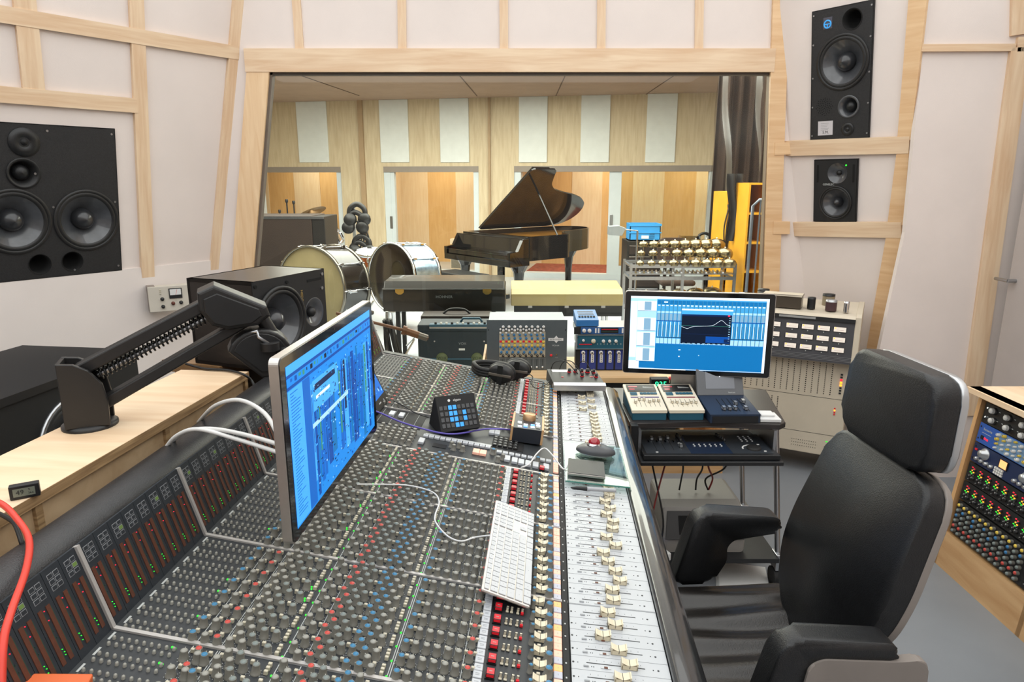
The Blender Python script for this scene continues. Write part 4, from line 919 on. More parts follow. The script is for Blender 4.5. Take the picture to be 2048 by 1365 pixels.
# blue direct box lying on top
T = frame((.385, 4.0, ZD + .272), (1, .02, 0), (-.02, 1, 0), (0, 0, 1)); t = thing('direct_box', 'small blue slope-topped box with black buttons on top of the rack stack', 'audio box', T)
BL2 = mt('box blue', '2f6ea8', .45, noise=.06); b = B(); T_ = frame((0, 0, 0), (0, 1, 0), (0, 0, 1), (1, 0, 0)); b.prism([(0, 0), (.17, 0), (.17, .07), (.02, .042), (0, .038)], 0, .135, BL2, T_, bev=.003); b.build('case', t)
b = B(); Ts = frame((0.0, .02, .0425), (1, 0, 0), V((0, .15, .028)), V((0, -.028, .15)))
for i in range(3): b.box(.02, .115, .06 + i * .025, .07 + i * .025, 0, .001, LINE if i % 2 else BLACK, Ts)
b.build('printed_scale', t); b = B()
for i in range(6): b.box(.018 + i * .0175, .03 + i * .0175, .022, .038, 0, .004, BLACKM, Ts)
b.build('push_button', t)
# dark rack units below the desk top
labs = ('uppermost', 'second', 'third', 'fourth', 'lowest')
for i in range(5):
    z = .565 - .0855 * (i + 1); T = frame((.495, YD + .02, z), (1, 0, 0), (0, 0, 1), (0, -1, 0))
    if z < .13: break
    u = unit('rack_processor', '%s of the black rack units with amber lights under the window desk' % labs[i], T, .4826, .084, .25, BLACK, BLACKM, group='black rack units under the window desk')
    b = B(); r = random.Random(i)
    for x in (.06, .16, .26, .36): b.box(x, x + .055, .03, .06, 0, .001, BLACKM)
    b.build('display_window', u, label='dark display window'); b = B()
    if i < 2:
        for x in (.065, .165, .265, .37): b.box(x + .005, x + .035, .032, .044, .001, .0016, ORANGEL)
    else: b.cbox((.08, .05, .003), (.02, .014, .006), REDL)
    b.build('amber_light', u, label='lit indicator'); b = B()
    for x in range(9): rknob(b, .05 + x * .048, .018, .006, KB if x % 3 else KW)
    b.build('knob', u)
# ------------------------------------------------------------------ trolley with remotes
cart = thing('equipment_trolley', 'small black rolling trolley beside the end of the console, carrying remotes and a display', 'trolley', at(.85, 2.95, 0))
def cp_(b, n, **k): return b.build(n, cart, world=True, **k)
ZC = .72; BWOOD = mt('trolley black top', '2a2523', .38, noise=.15, nscale=12)
b = B(); b.prism([(.50, 2.75), (.53, 2.735), (.83, 2.755), (1.13, 2.72), (1.165, 2.75), (1.25, 3.22), (.5, 3.25)], ZC - .025, ZC, BWOOD, bev=.004); cp_(b, 'top_shelf')
b = B(); b.box(.53, 1.12, 2.62, 3.0, .575, .593, BLACK, bev=.003); cp_(b, 'keyboard_tray')
for x_ in (.5315, 1.1): b = B(); b.box(x_, x_ + .012, 2.7, 3.0, .593, .7, STEEL); cp_(b, 'tray_runner')
b = B(); b.box(.52, 1.14, 2.62, 3.1, .13, .15, BLACK); cp_(b, 'lower_shelf')
for x, y in ((.505, 2.66), (1.15, 2.66), (.505, 3.12), (1.15, 3.12)):
    b = B(); lean = .0 if x < 1 else -.02; b.cyl((x + lean, y + .1, .7), (x, y, .12), .012, STEEL if x > 1 else BLACK, seg=10); b.box(x - .018, x + .018, y - .03, y + .03, .085, .16, BLACK if x < 1 else STEEL, bev=.003); cp_(b, 'leg')
    b = B(); b.cyl((x - .022, y, .045), (x + .022, y, .045), .044, BLACKM, seg=18); cp_(b, 'caster')
b = B(); b.box(.5, .53, 2.7, 2.74, .3, .72, BLACK); cp_(b, 'bracket')
CRM = mt('remote cream', 'ddd3bd', .5, noise=.03); RTL = mt('remote teal', '1f5468', .5, noise=.06); CRED = mt('display red', '8f1a2e', .3, emit=.35, noise=.1)
def remote(label, T, seed):
    t = thing('reverb_remote', label, 'remote control', T); r = random.Random(seed); S = frame((0, 0, 0), (0, 1, 0), (0, 0, 1), (1, 0, 0))
    b = B(); b.prism([(0, 0), (.24, 0), (.24, .075), (.0, .032)], .003, .15, RTL, S, bev=.004); b.build('base', t)
    b = B(); b.prism([(-.003, .032), (.243, .075), (.243, .087), (-.003, .045)], 0, .153, CRM, S, bev=.003); b.build('top_cover', t)
    Ts = frame((0, 0, .0455), (1, 0, 0), V((0, .24, .043)), V((0, -.043, .24)))
    b = B(); b.box(.012, .14, .17, .235, 0, .002, BLACK)
    for i, y in enumerate((.208, .182)): b.box(.02, .06 if i == 0 else .045, y, y + .014, .002, .0024, REDL if 0 else CRED)
    for i in range(11): b.box(.085 + i * .0045, .087 + i * .0045, .2, .216 - .001 * i, .002, .0024, LINE)
    b.build('display_window', t); b = B()
    for i in range(2): b.box(.018, .048, .135 + i * .014, .146 + i * .014, 0, .003, RTL)
    for i in range(5): b.box(.062 + i * .0155, .0755 + i * .0155, .142, .158, 0, .003, RTL)
    b.build('push_button', t); b = B(); b.box(.015, .14, .112, .12, 0, .001, mt('stripe %d' % seed, '54497f' if seed == 1 else '7a2836', .5, noise=.05)); b.build('stripe', t)
    for i in range(6):
        y = r.uniform(.06, .095) if seed == 1 else r.uniform(.052, .066); b = B(); b.box(.0265 + i * .0205, .0275 + i * .0205, .03, .1, 0, .0006, INK, Ts); b.box(.021 + i * .0205, .033 + i * .0205, y - .006, y + .006, .0006, .012, CRM, Ts, bev=.001); b.build('slider', t)
    for c in t.children:
        if c.name.split('.')[0] in ('display_window', 'push_button', 'stripe'): c.data.transform(Ts)
remote('cream and teal desk remote with raised sliders, at the console end of the trolley', frame((.512, 2.772, ZC + .001), (1, .01, 0), (-.01, 1, 0), (0, 0, 1)), 1)
remote('cream and teal desk remote with lowered sliders, in the middle of the trolley', frame((.672, 2.772, ZC + .001), (1, .01, 0), (-.01, 1, 0), (0, 0, 1)), 2)
NAVY = mt('remote navy', '1f2d42', .45, noise=.05)
t = thing('effects_remote', 'dark blue desk remote with silver sliders and a tilted grey screen on the trolley', 'remote control', frame((.838, 2.735, ZC + .001), (1, .02, 0), (-.02, 1, 0), (0, 0, 1)))
S = frame((0, 0, 0), (0, 1, 0), (0, 0, 1), (1, 0, 0)); b = B(); b.prism([(0, 0), (.2, 0), (.2, .06), (0, .038)], 0, .215, NAVY, S, bev=.003); b.prism([(.01, 0), (.01, .03), (-.002, .03), (-.002, 0)], .01, .205, BLACK, S); b.build('base', t)
Ts = frame((0, 0, .0385), (1, 0, 0), V((0, .2, .022)), V((0, -.022, .2)))
for i, (x, y) in enumerate(((.072, .05), (.096, .05), (.12, .05), (.138, .1), (.166, .05), (.178, .12))):
    b = B(); b.box(x - .0015, x + .0015, .03, .16, 0, .0006, BLACKM, Ts); b.box(x - .008, x + .008, y - .012, y + .012, .0006, .014, SILV, Ts, bev=.002); b.build('slider', t)
Tp = frame((0.005, .195, .06), (1, 0, 0), V((0, .07, .15)), V((0, -.15, .07))); b = B(); GRYS = mt('screen housing grey', '5d5f62', .5, noise=.04); b.box(-.005, .205, 0, .175, -.02, 0, GRYS, Tp, bev=.003); b.build('screen_housing', t)
b = B(); b.box(.035, .165, .03, .15, 0, .001, mt('grey lcd', '71747a', .35, emit=.12, noise=.05), Tp); b.box(.042, .08, .112, .13, .001, .0014, S_P, Tp); b.box(.062, .082, .1, .12, .001, .0016, S_D, Tp)
for i in range(3): b.box(.115 + i * .016, .127 + i * .016, .138, .141, .001, .0015, WHITEL, Tp)
b.cyl((.1, .085, .001), (.1, .085, .0016), .0025, WHITEL, seg=8, T=Tp); b.text('lexicon', .011, LINE, Tp @ TR(.15, .013, .0004)); b.build('screen', t)
t = thing('light_switch_box', 'square white box with a large white push plate on the trolley corner', 'switch', frame((1.055, 2.745, ZC + .001), (1, -.05, 0), (.05, 1, 0), (0, 0, 1)))
b = B(); b.box(0, .088, 0, .095, 0, .014, WHITEP, bev=.002); b.build('base', t); b = B(); b.box(.012, .07, .03, .088, .014, .024, WHITEP, bev=.003); b.build('push_plate', t)
t = thing('digital_timer', 'small black timer with green digits behind the cream remotes', 'timer', frame((.66, 3.1, ZC + .001), (1, 0, 0), (0, 1, 0), (0, 0, 1)))
b = B(); b.box(0, .085, 0, .05, 0, .085, BLACKM, bev=.002); b.build('case', t); b = B(); b.text('935', .038, mt('green digits', '30f0a0', .4, emit=2.2, noise=.02), frame((.045, -.001, .06), (1, 0, 0), (0, 0, 1), (0, -1, 0))); b.build('digits', t)
b = B(); b.cyl((.1, .02, .0), (.1, .02, .08), .008, BLACKM); b.lathe([(.016, 0), (.016, .01), (.0004, .014)], CUTRED, TR(.1, .02, .08), 14); b.build('red_button', t)
# fader controller on the tray
CT2 = mt('controller face', '2b3036', .4, noise=.06); MT = frame((.545, 2.635, .594), (1, .0, 0), (0, 1, 0), (0, 0, 1))
mc = thing('fader_controller', 'wide flat black control surface with four silver faders on the trolley tray', 'control surface', MT)
b = B(); b.prism([(0, .0), (.565, 0), (.55, .245), (.0, .245)], 0, .022, BLACK, bev=.003); b.build('body', mc)
b = B(); b.box(.015, .2, .02, .235, .022, .0232, CT2); b.box(.2, .375, .02, .235, .022, .0228, mt('controller gloss', '1b2a40', .2, noise=.05, coat=.3)); b.box(.375, .545, .02, .235, .022, .0232, CT2); b.box(.21, .37, .15, .225, .0228, .0236, BLACKM); b.build('face_panel', mc)
for i, y in enumerate((.175, .17, .185, .09)):
    x = .065 + i * .036; b = B(); b.box(x - .001, x + .001, .055, .19, .0232, .0238, BLACKM); b.box(x - .0075, x + .0075, y - .011, y + .011, .0238, .038, SILV, bev=.002); b.build('fader', mc)
b = B()
for i in range(6):
    for j in range(2): b.lathe([(.0038, .0), (.0038, .002), (.0004, .003)], WHITEP, TR(.235 + i * .023, .1 + j * .018, .0232), 8)
for i in range(4):
    for x in (.048, .084, .12, .156): b.cbox((x, .15 + .01 * (i % 2), .0245), (.005, .005, .003), INKG)
for i in range(12): b.cbox((.455 + (i % 3) * .022, .155 + (i // 3) * .018, .0245), (.007, .004, .003), WHITEP)
for i in range(8): a = PI * .55 + i * .2; b.lathe([(.0036, 0), (.0036, .002), (.0004, .003)], WHITEP, TR(.478 + .046 * math.cos(a), .072 + .04 * math.sin(a), .0232), 8)
for x, y in ((.06, .03), (.51, .115), (.515, .04), (.175, .13), (.18, .115)): b.cbox((x, y, .0245), (.01, .006, .003), WHITEP)
b.build('push_button', mc)
for i in range(5):
    for x in (.2, .375): b = B(); b.lathe([(.0065, 0), (.0055, .013), (.0004, .014)], KB, TR(x - .012 + .004 * i * (x > .3), .225 - i * .017, .0232), 12); b.build('knob', mc)
b = B(); b.lathe([(.03, 0), (.029, .008), (.02, .009), (.0004, .0085)], BLACKM, TR(.478, .072, .0232), 26); b.build('jog_wheel', mc)
# printer on the lower shelf, white hub, paper, cables
PG = mt('printer grey', '8d8984', .55, noise=.03); PD = mt('printer dark', '2b2a2a', .5, noise=.06)
pr = thing('laser_printer', 'grey laser printer on the lower shelf of the trolley', 'printer', at(.83, 2.83, .1505))
b = B(); b.prism([(-.155, 0), (-.16, .07), (-.1, .185), (-.05, .2), (.16, .2), (.16, 0)], -.18, .18, PG, frame((0, 0, 0), (0, 1, 0), (0, 0, 1), (1, 0, 0)), bev=.02, seg=3); b.build('housing', pr); b = B(); b.prism([(-.17, .0), (.17, .0), (.155, .12), (-.155, .12)], 0, .004, PD, frame((0, -.166, .066), (1, 0, 0), V((0, .06, .115)), V((0, -.115, .06))), bev=.0015); b.build('paper_output', pr)
b = B(); b.box(-.11, .11, .02, .1, .004, .005, VOID, frame((0, -.166, .066), (1, 0, 0), V((0, .06, .115)), V((0, -.115, .06)))); b.box(-.1, .12, .018, .026, .005, .01, PG, frame((0, -.166, .066), (1, 0, 0), V((0, .06, .115)), V((0, -.115, .06)))); b.build('tray_slot', pr)
uh = thing('usb_hub', 'small white hub box with a blue light in front of the grey printer', 'hub', frame((.615, 2.64, .1505), (.9, .43, 0), (-.43, .9, 0), (0, 0, 1)))
b = B(); b.box(-.04, .04, -.055, .055, 0, .035, WHITEP, bev=.004); b.build('case', uh); b = B(); b.box(-.012, .012, -.02, 0, .035, .036, BLUEL); b.build('light', uh)
for i in range(3):
    b = B(); x = -.02 + i * .02; b.tube([(x, .05, .02), (x, .075, .05), (x - .02, .09, .1), (x - .05, .06, .11), (x - .07, .03, .06), (x - .06, .07, .01), (x, .16, .012)], .0035, WHITECBL, seg=6); b.build('cable', uh)
tag(B().box(-.05, .05, -.04, .04, 0, .085, BLACKM, bev=.006).build('power_adapter', None, M=at(.585, 2.80, .1505, .5)), 'black power adapter block standing beside the grey printer', 'power adapter')
pp = B()
for i in range(4): pp.box(-.105 + .004 * i, .105 + .003 * i, -.15, .15, .004 * i, .004 * i + .0035, WHITEP)
tag(pp.build('paper_stack', None, M=at(1.0, 2.66, .0, -.25)), 'stack of white paper on the floor under the trolley front', 'paper')
for i, (x, m, dx) in enumerate(((.56, BLKCBL, -.05), (.60, BLKCBL, .05), (.69, REDCBL, -.09), (.74, BLKCBL, .02), (.83, BLKCBL, 0), (.84, REDCBL, .06), (.95, BLKCBL, -.08))):
    z1 = .16 if i < 3 else .36; y1 = 2.68 if i < 3 else 2.84
    cable('hanging_cable', ('first black cable from the console hanging under the trolley tray', 'second black cable from the console hanging under the trolley tray', 'red cable crossing the black ones under the trolley tray', 'third black cable from the console hanging under the trolley tray', 'fourth black cable from the console hanging under the trolley tray', 'red cable running down to the middle of the printer top', 'fifth black cable from the console, looped over the printer top')[i], [(x, 2.78, .574), (x + dx * .3, 2.77, .5), (x + dx, y1, .3 if i < 3 else .42), (x + dx * .8, y1 + .01, z1)], .004, m if m is BLKCBL else mt('dark red cable', '7a1f1c', .45, noise=.05))
# ------------------------------------------------------------------ multitrack tape machine in the corner
TMX = V((.88, -.475, 0)).normalized(); TMB = V((.475, .88, 0)).normalized(); WM = .72
org = V((1.895, 3.69, 0)) - TMX * WM; TM = frame(org, TMX, TMB, (0, 0, 1))
tm = thing('tape_machine', 'tall cream multitrack tape machine with three rows of meters behind the trolley', 'tape recorder', TM)
CRT = mt('tape machine cream', 'cbc0ac', .5, noise=.04, nscale=6); DGR = mt('meter bridge grey', '46464a', .5, noise=.06); TD = mt('tape deck cream', 'd0c5b2', .5, noise=.04)
b = B(); b.box(0, WM, .07, .37, .13, .96, CRT, bev=.004); b.build('cabinet', tm)
Sx = frame((0, 0, 0), (0, 1, 0), (0, 0, 1), (1, 0, 0))
for x in (-.03, WM): b = B(); b.prism([(-.02, .70), (.0, .985), (.03, 1.0), (.37, 1.02), (.37, .72), (.1, .7)], x, x + .03, CRT, Sx, bev=.003); b.build('side_cheek', tm)
b = B(); b.prism([(.0, .975), (.02, .99), (.37, 1.015), (.37, .94), (.02, .94)], 0, WM, TD, Sx); b.build('deck_plate', tm)
b = B(); b.prism([(-.015, .72), (.002, .975), (.06, .975), (.08, .72)], 0, WM, DGR, Sx); b.build('meter_bridge', tm)
Tb = frame((0, -.0155, .72), (1, 0, 0), V((0, .017, .255)), V((0, -.255, .017)))
VUM = mt('vu meter face', 'e9ded2', .4, emit=.35, noise=.03)
for j in range(3):
    for i in range(8):
        x = WM - .075 - i * .083 - (.012 if i > 3 else 0); y = .19 - j * .058
        b = B(); b.box(x - .03, x + .036, y - .012, y + .018, 0, .004, BLACK, Tb); b.box(x - .028, x + .034, y - .01, y + .016, .004, .0045, VUM, Tb); b.box(x - .015, x + .024, y - .001, y, .0045, .0049, INKG, Tb); b.cbox((x - .02, y + .01, .005), (.006, .006, .001), ORANGEL, Tb); b.cyl((x + .004, y - .02, 0), (x + .004, y - .02, .004), .003, LINE, seg=8, T=Tb); b.build('level_meter', tm)
b = B()
for i in range(4): b.box(0, WM, .012 + i * .008, .0135 + i * .008, 0, .002, SILV, Tb)
b.box(0, WM, .235, .255, .0, .012, BLACK, Tb); b.box(WM * .45, WM * .72, .24, .252, .012, .013, SILV, Tb); b.build('bridge_trim', tm)
def tz(b, x, y, r, h, m, top=None, z=1.0): b.lathe([(r, 0), (r, h)], m, TR(x, y, z), 22); b.lathe([(r * 1.02, h), (r * 1.0, h + .012), (.0004, h + .013)], top or m, TR(x, y, z), 22)
for x, y, r, h, m, tp in ((.585, .09, .03, .05, mt('maroon roller', '4a3234', .5, noise=.06), SILV), (.665, .07, .015, .05, CHROME, None), (.48, .1, .022, .055, BLACK, BLACK), (.1, .09, .026, .055, CHROME, None), (.56, .24, .034, .06, mt('khaki hub', '8a7d66', .5, noise=.05), BLACK), (.19, .26, .035, .06, STEEL, BLACK)):
    b = B(); tz(b, x, y, r, h, m, tp); b.build('tape_guide' if r < .033 else 'reel_hub', tm)
b = B(); b.lathe([(.05, .008), (.155, .008), (.155, .012), (.05, .012)], glassmat('clear reel', 'd8dcdd', 1.0), TR(.19, .25, 1.01), 36); b.build('reel_flange', tm)
b = B(); b.prism([(.22, .06), (.43, .06), (.43, .15), (.22, .15)], 1.0, 1.065, mt('head cover', '5b5248', .3, .5, noise=.06)); b.box(.215, .435, .055, .155, 1.065, 1.078, TD, bev=.003); b.box(.212, .222, .055, .155, 1.0, 1.07, BRASS); b.build('head_block', tm)
b = B(); Tf = frame((0, .0695, .13), (1, 0, 0), (0, 0, 1), (0, -1, 0))
for y in (.13, .15, .355, .585): b.box(0, WM, y, y + .002, 0, .0006, INK, Tf) if y != .15 else None
for rr_, (y0, y1, n) in enumerate(((.38, .56, 20), (.19, .345, 10))):
    for i in range(n if rr_ == 0 else 8):
        x = (WM - .09 - i * .034) if rr_ == 0 else (.3 - i * .034 + .05)
        if x < .02: continue
        for k in range(16 if rr_ == 0 else 14): b.cyl((x, y0 + (y1 - y0) * k / 15, 0), (x, y0 + (y1 - y0) * k / 15, .0012), .0032, VOID, seg=6, T=Tf)
for i in range(3):
    for k in range(12): b.cyl((.45 + .012 * k, .04 + .018 * i, 0), (.45 + .012 * k, .04 + .018 * i, .001), .0022, VOID, seg=6, T=Tf)
b.build('perforated_front', tm)
b = B()
for k in range(8): b.box(WM - .045, WM - .033, .39 + .016 * k, .4 + .016 * k, 0, .003, ORANGEL if k in (3, 4) else (REDL if k == 5 else INK), Tf)
b.build('indicator_strip', tm); b = B()
for k in range(4): b.box(WM - .06, WM - .052, .26 + .012 * k, .268 + .012 * k, 0, .003, ORANGEL if k == 2 else CUTRED, Tf)
b.build('indicator_strip', tm)
b = B(); b.box(.63, .645, .03, .06, 0, .004, BLACK, Tf); b.build('power_switch', tm)
b = B(); b.cbox((.64, .09, .001), (.01, .006, .002), GREENL, Tf); b.build('power_light', tm)
for x in (.08, WM - .08):
    for y in (.12, .34): b = B(); b.cyl((x - .015, y, .05), (x + .015, y, .05), .05, BLACKM, seg=18); b.box(x - .02, x + .02, y - .02, y + .02, .07, .131, STEEL); b.build('caster', tm)
# ------------------------------------------------------------------ studio chair
CH = frame((.65, 1.665, 0), (-.998, -.06, 0), (.06, -.998, 0), (0, 0, 1))
ch = thing('studio_chair', 'large black leather studio chair with padded arms, pulled up to the console', 'chair', CH)
b = B()
def seat(i, j):
    a = (i - .5) * 2; c = (j - .5) * 2; x = a * .275; y = c * .27
    k = (abs(a) ** 4 + abs(c) ** 4); s_ = 1 if k <= 1 else 1
    f = 1 / max(1, (abs(a) ** 5 + abs(c) ** 5) ** .2) if k > 0 else 1
    x *= f; y *= f; e = max(0, 1 - max(abs(a), abs(c)) ** 8)
    z = .445 + .055 * e ** .5 + .007 * math.sin(y * 62) * e + .004 * math.sin(y * 31 + x * 9) * e - .012 * math.exp(-(x * x + y * y) / .03)
    return (x + .01, y, z)
b.grid(seat, 36, 60, LEATHER2)
b.prism([(.27 * math.copysign(abs(math.cos(a)) ** .4, math.cos(a)) + .01, .265 * math.copysign(abs(math.sin(a)) ** .4, math.sin(a))) for a in [2 * PI * k / 40 for k in range(40)]], .40, .452, LEATHER, bev=.012); b.build('seat', ch)
b = B(); b.prism([(.26 * math.copysign(abs(math.cos(a)) ** .4, math.cos(a)) + .01, .255 * math.copysign(abs(math.sin(a)) ** .4, math.sin(a))) for a in [2 * PI * k / 40 for k in range(40)]], .375, .399, SHELL, bev=.01); b.build('seat_shell', ch)
TBK = frame((-.185, 0, .455), (0, 1, 0), V((-.31, 0, .95)), V((.95, 0, .31))); THD = frame((-.365, 0, 1.03), (0, 1, 0), V((-.07, 0, .997)), V((.997, 0, .07)))
def rounded(P, r, n=5):
    out = []
    for i in range(len(P)):
        p, a, c = V(P[i]), V(P[i - 1]), V(P[(i + 1) % len(P)]); d0, d1 = (a - p), (c - p); rr = min(r, d0.length * .45, d1.length * .45); p0, p1 = p + d0.normalized() * rr, p + d1.normalized() * rr
        for k in range(n + 1): t = k / n; out.append(tuple(p0 * (1 - t) ** 2 + p * 2 * t * (1 - t) + p1 * t * t))
    return out
bk = rounded([(-.13, .02), (.13, .02), (.235, .19), (.245, .3), (.215, .59), (-.215, .59), (-.245, .3), (-.235, .19)], .08)
hdp = rounded([(-.19, .0), (.19, .0), (.18, .24), (-.18, .24)], .06)
def pad(name, P, z0, z1, m, bev):
    b = B(); b.prism(P, z0, z1, m, THD if 'head' in name else TBK, bev=bev, seg=4); o = b.build(name, ch, smooth=True); return o
pad('backrest', bk, -.01, .05, LEATHER, .014); pad('headrest', hdp, -.01, .06, LEATHER, .016)
def off(P, d): cx_ = sum(p[0] for p in P) / len(P); cy_ = sum(p[1] for p in P) / len(P); return [(cx_ + (x - cx_) * (1 + d), cy_ + (y - cy_) * (1 + d)) for x, y in P]
pad('back_shell', off(bk, .008), -.022, -.004, SHELL, .004); pad('headrest_shell', off(hdp, .008), -.022, -.004, SILV, .004)
b = B(); b.tube([THD @ V((.0, .05, -.02)), TBK @ V((.0, .5, -.03)), TBK @ V((0, .3, -.04)), TBK @ V((0, .05, -.04)), (-.16, 0, .40), (-.05, 0, .38)], .025, SHELL, seg=10); b.build('back_support', ch)
ap = rounded([(.125, .475), (.07, .685), (.035, .722), (-.19, .70), (-.215, .68), (-.205, .645), (-.06, .625), (-.04, .6), (-.045, .555), (.0, .475)], .03)
wp = rounded([(.035, .44), (.0, .655), (-.03, .67), (-.21, .655), (-.28, .66), (-.285, .55), (-.25, .52), (-.2, .555), (-.06, .56), (-.05, .52), (-.09, .44)], .03)
for sgn in (1, -1):
    T = frame((0, sgn * .30, 0), (1, 0, 0), (0, 0, 1), (0, -1, 0)); b = B(); b.prism(ap, -.032, .032, LEATHER, T, bev=.014, seg=3); o = b.build('armrest', ch, smooth=True)
    b = B(); T2 = frame((0, sgn * .30, 0), (1, 0, 0), (0, 0, 1), (0, -1, 0)); b.prism(wp if sgn > 0 else off(ap, -.06), *((.012, .038) if sgn < 0 else (-.038, -.012)), SHELL, T2, bev=.004); b.build('arm_shell', o, label='grey outer arm shell')
b = B(); b.cyl((0, 0, .1), (0, 0, .39), .028, CHROME); b.lathe([(.045, .08), (.04, .13), (.03, .14)], BLACK, seg=18); b.build('column', ch)
for k in range(5):
    a = 2 * PI * k / 5 + .3; c, s_ = math.cos(a), math.sin(a); b = B(); T = RZ(a); b.prism([(0, .085), (.3, .07), (.3, .09), (.05, .12), (0, .12)], -.022, .022, STEEL, T @ frame((0, 0, 0), (1, 0, 0), (0, 0, 1), (0, -1, 0)), bev=.004); b.build('base_leg', ch)
    b = B(); b.cyl((.29 * c - .018 * s_, .29 * s_ + .018 * c, .032), (.29 * c + .018 * s_, .29 * s_ - .018 * c, .032), .031, BLACKM, seg=16); b.cyl((.29 * c, .29 * s_, .03), (.29 * c, .29 * s_, .08), .008, STEEL); b.build('caster', ch)
# ------------------------------------------------------------------ wooden outboard rack at the far right
RK = frame((1.957, 2.857, 0), (0, -1, 0), V((.075, 0, .66)), V((-.66, 0, .075)))     # x toward the camera, y up the sloped face, z out of it
rd = thing('outboard_rack_desk', 'birch rack desk with a sloped front full of audio units behind the chair', 'rack', at(2.3, 2.3, 0))
def rp(b, n, **k): return b.build(n, rd, world=True, **k)
RL = 1.6; ZTOP = .845; FH = .835
b = B(); b.box(-.0, RL, .0, .165, -.035, .0, OAK, RK); rp(b, 'base_rail'); b = B(); b.box(-.0, RL, .8, .835, -.02, .0, OAK, RK); rp(b, 'top_rail')
b = B(); b.box(2.0, 2.68, 2.857 - RL, 2.862, ZTOP - .022, ZTOP, PLY); b.prism([(1.99, 2.862), (2.05, 2.862), (2.05, 2.857 - RL), (1.99, 2.857 - RL)], ZTOP - .022, ZTOP, PLY); rp(b, 'top_board')
for x in (0, .53, 1.06, RL - .022): b = B(); b.prism([(.0, 0), (.0, .835), (-.5, .9), (-.58, .0)], x, x + .022, OAKV, RK @ frame((0, 0, 0), (0, 0, 1), (0, 1, 0), (1, 0, 0))); rp(b, 'side_panel')
b = B(); b.box(2.66, 2.68, 2.857 - RL, 2.857, 0, ZTOP - .022, OAKV); rp(b, 'back_panel')
def runit(name, label, y, h, face, x0=.036, group=None):
    return unit(name, label, RK @ TR(x0, y, -.012), .4826, h, .22, face, BLACKM, ears=True, group=group)
u = runit('equaliser_rack', 'black equaliser with two rows of pale knobs, uppermost unit of the birch rack desk', .705, .089, BLACK)
for j in range(2):
    for i in range(5): b = B(); b.lathe([(.016, 0), (.0155, .004), (.012, .006), (.0115, .016)], BLACK, TR(.06 + i * .088 + .01 * j, .066 - j * .04, 0), 18); b.lathe([(.0115, .016), (.0105, .02), (.0004, .0205)], KW, TR(.06 + i * .088 + .01 * j, .066 - j * .04, 0), 18); b.lathe([(.0122, .007), (.0122, .015)], KW, TR(.06 + i * .088 + .01 * j, .066 - j * .04, 0), 18); b.build('knob', u)
b = B()
for i in range(30): b.cbox((.03 + (i % 15) * .03, .07 if i < 15 else .03, .0006), (.008, .003, .0012), LINE)
for j in range(2): b.cyl((.03, .066 - j * .04, 0), (.03, .07 - j * .04, .012), .004, SILV, seg=8)
b.build('printed_scale', u)
u = runit('channel_strip_rack', 'bright blue channel strip with yellow-capped knobs, second unit down in the birch rack desk', .614, .089, mt('bright blue face', '2a57a8', .45, noise=.05))
b = B(); b.text('focusrite', .015, LINE, TR(.055, .066, .0006)); b.box(.025, .08, .048, .0495, 0, .0006, LINE); b.box(.025, .04, .02, .036, 0, .003, BLACK); b.cbox((.05, .028, .001), (.01, .008, .002), REDL); b.cbox((.064, .026, .001), (.01, .008, .002), REDL)
b.box(.12, .47, .004, .084, 0, .0008, mt('panel grey blue', '6f8fb0', .5, noise=.05)); b.build('printed_scale', u)
r = random.Random(4); b = B()
for i in range(11):
    for j in range(4): x, y = .125 + i * .033 + r.uniform(-.004, .004), .016 + j * .019 + .006 * (i % 2); rknob(b, x, y, r.choice((.005, .0075)), r.choice((KYE, KYE, KW, KNB if 0 else KW)), .013)
b.build('knob', u)
b = B(); b.cbox((.3, .05, .002), (.008, .008, .004), ORANGEL); b.build('light', u)
u = runit('valve_compressor_rack', 'navy compressor with an orange lit meter and big silver knobs in the birch rack desk', .522, .089, mt('navy face', '17284c', .45, noise=.05))
for x in (.075, .32): b = B(); b.lathe([(.026, 0), (.024, .006), (.017, .009), (.015, .024), (.0004, .025)], SILV, TR(x, .058, 0), 22); b.build('large_knob', u)
b = B()
for x0 in (.04, .27):
    for i in range(4): rknob(b, x0 + i * .03, .024, .0085, SILV, .014)
b.build('knob', u)
b = B(); b.box(.165, .215, .04, .078, 0, .004, BLACK); b.box(.17, .21, .043, .075, .004, .0046, mt('lit meter orange', 'f0a468', .4, emit=1.3, noise=.05)); b.build('needle_meter', u); b = B(); b.box(.41, .46, .04, .078, 0, .004, BLACK); b.build('needle_meter', u)
b = B()
pass
for x0 in (.155, .40):
    b = B()
    for i in range(4):
        for j in range(3): b.cbox((x0 + .013 * i, .01 + .011 * j, .003), (.009, .008, .006), KW)
    b.build('button_block', u)
b = B(); b.cbox((.02, .06, .002), (.012, .008, .004), CUTRED); b.build('push_button', u)
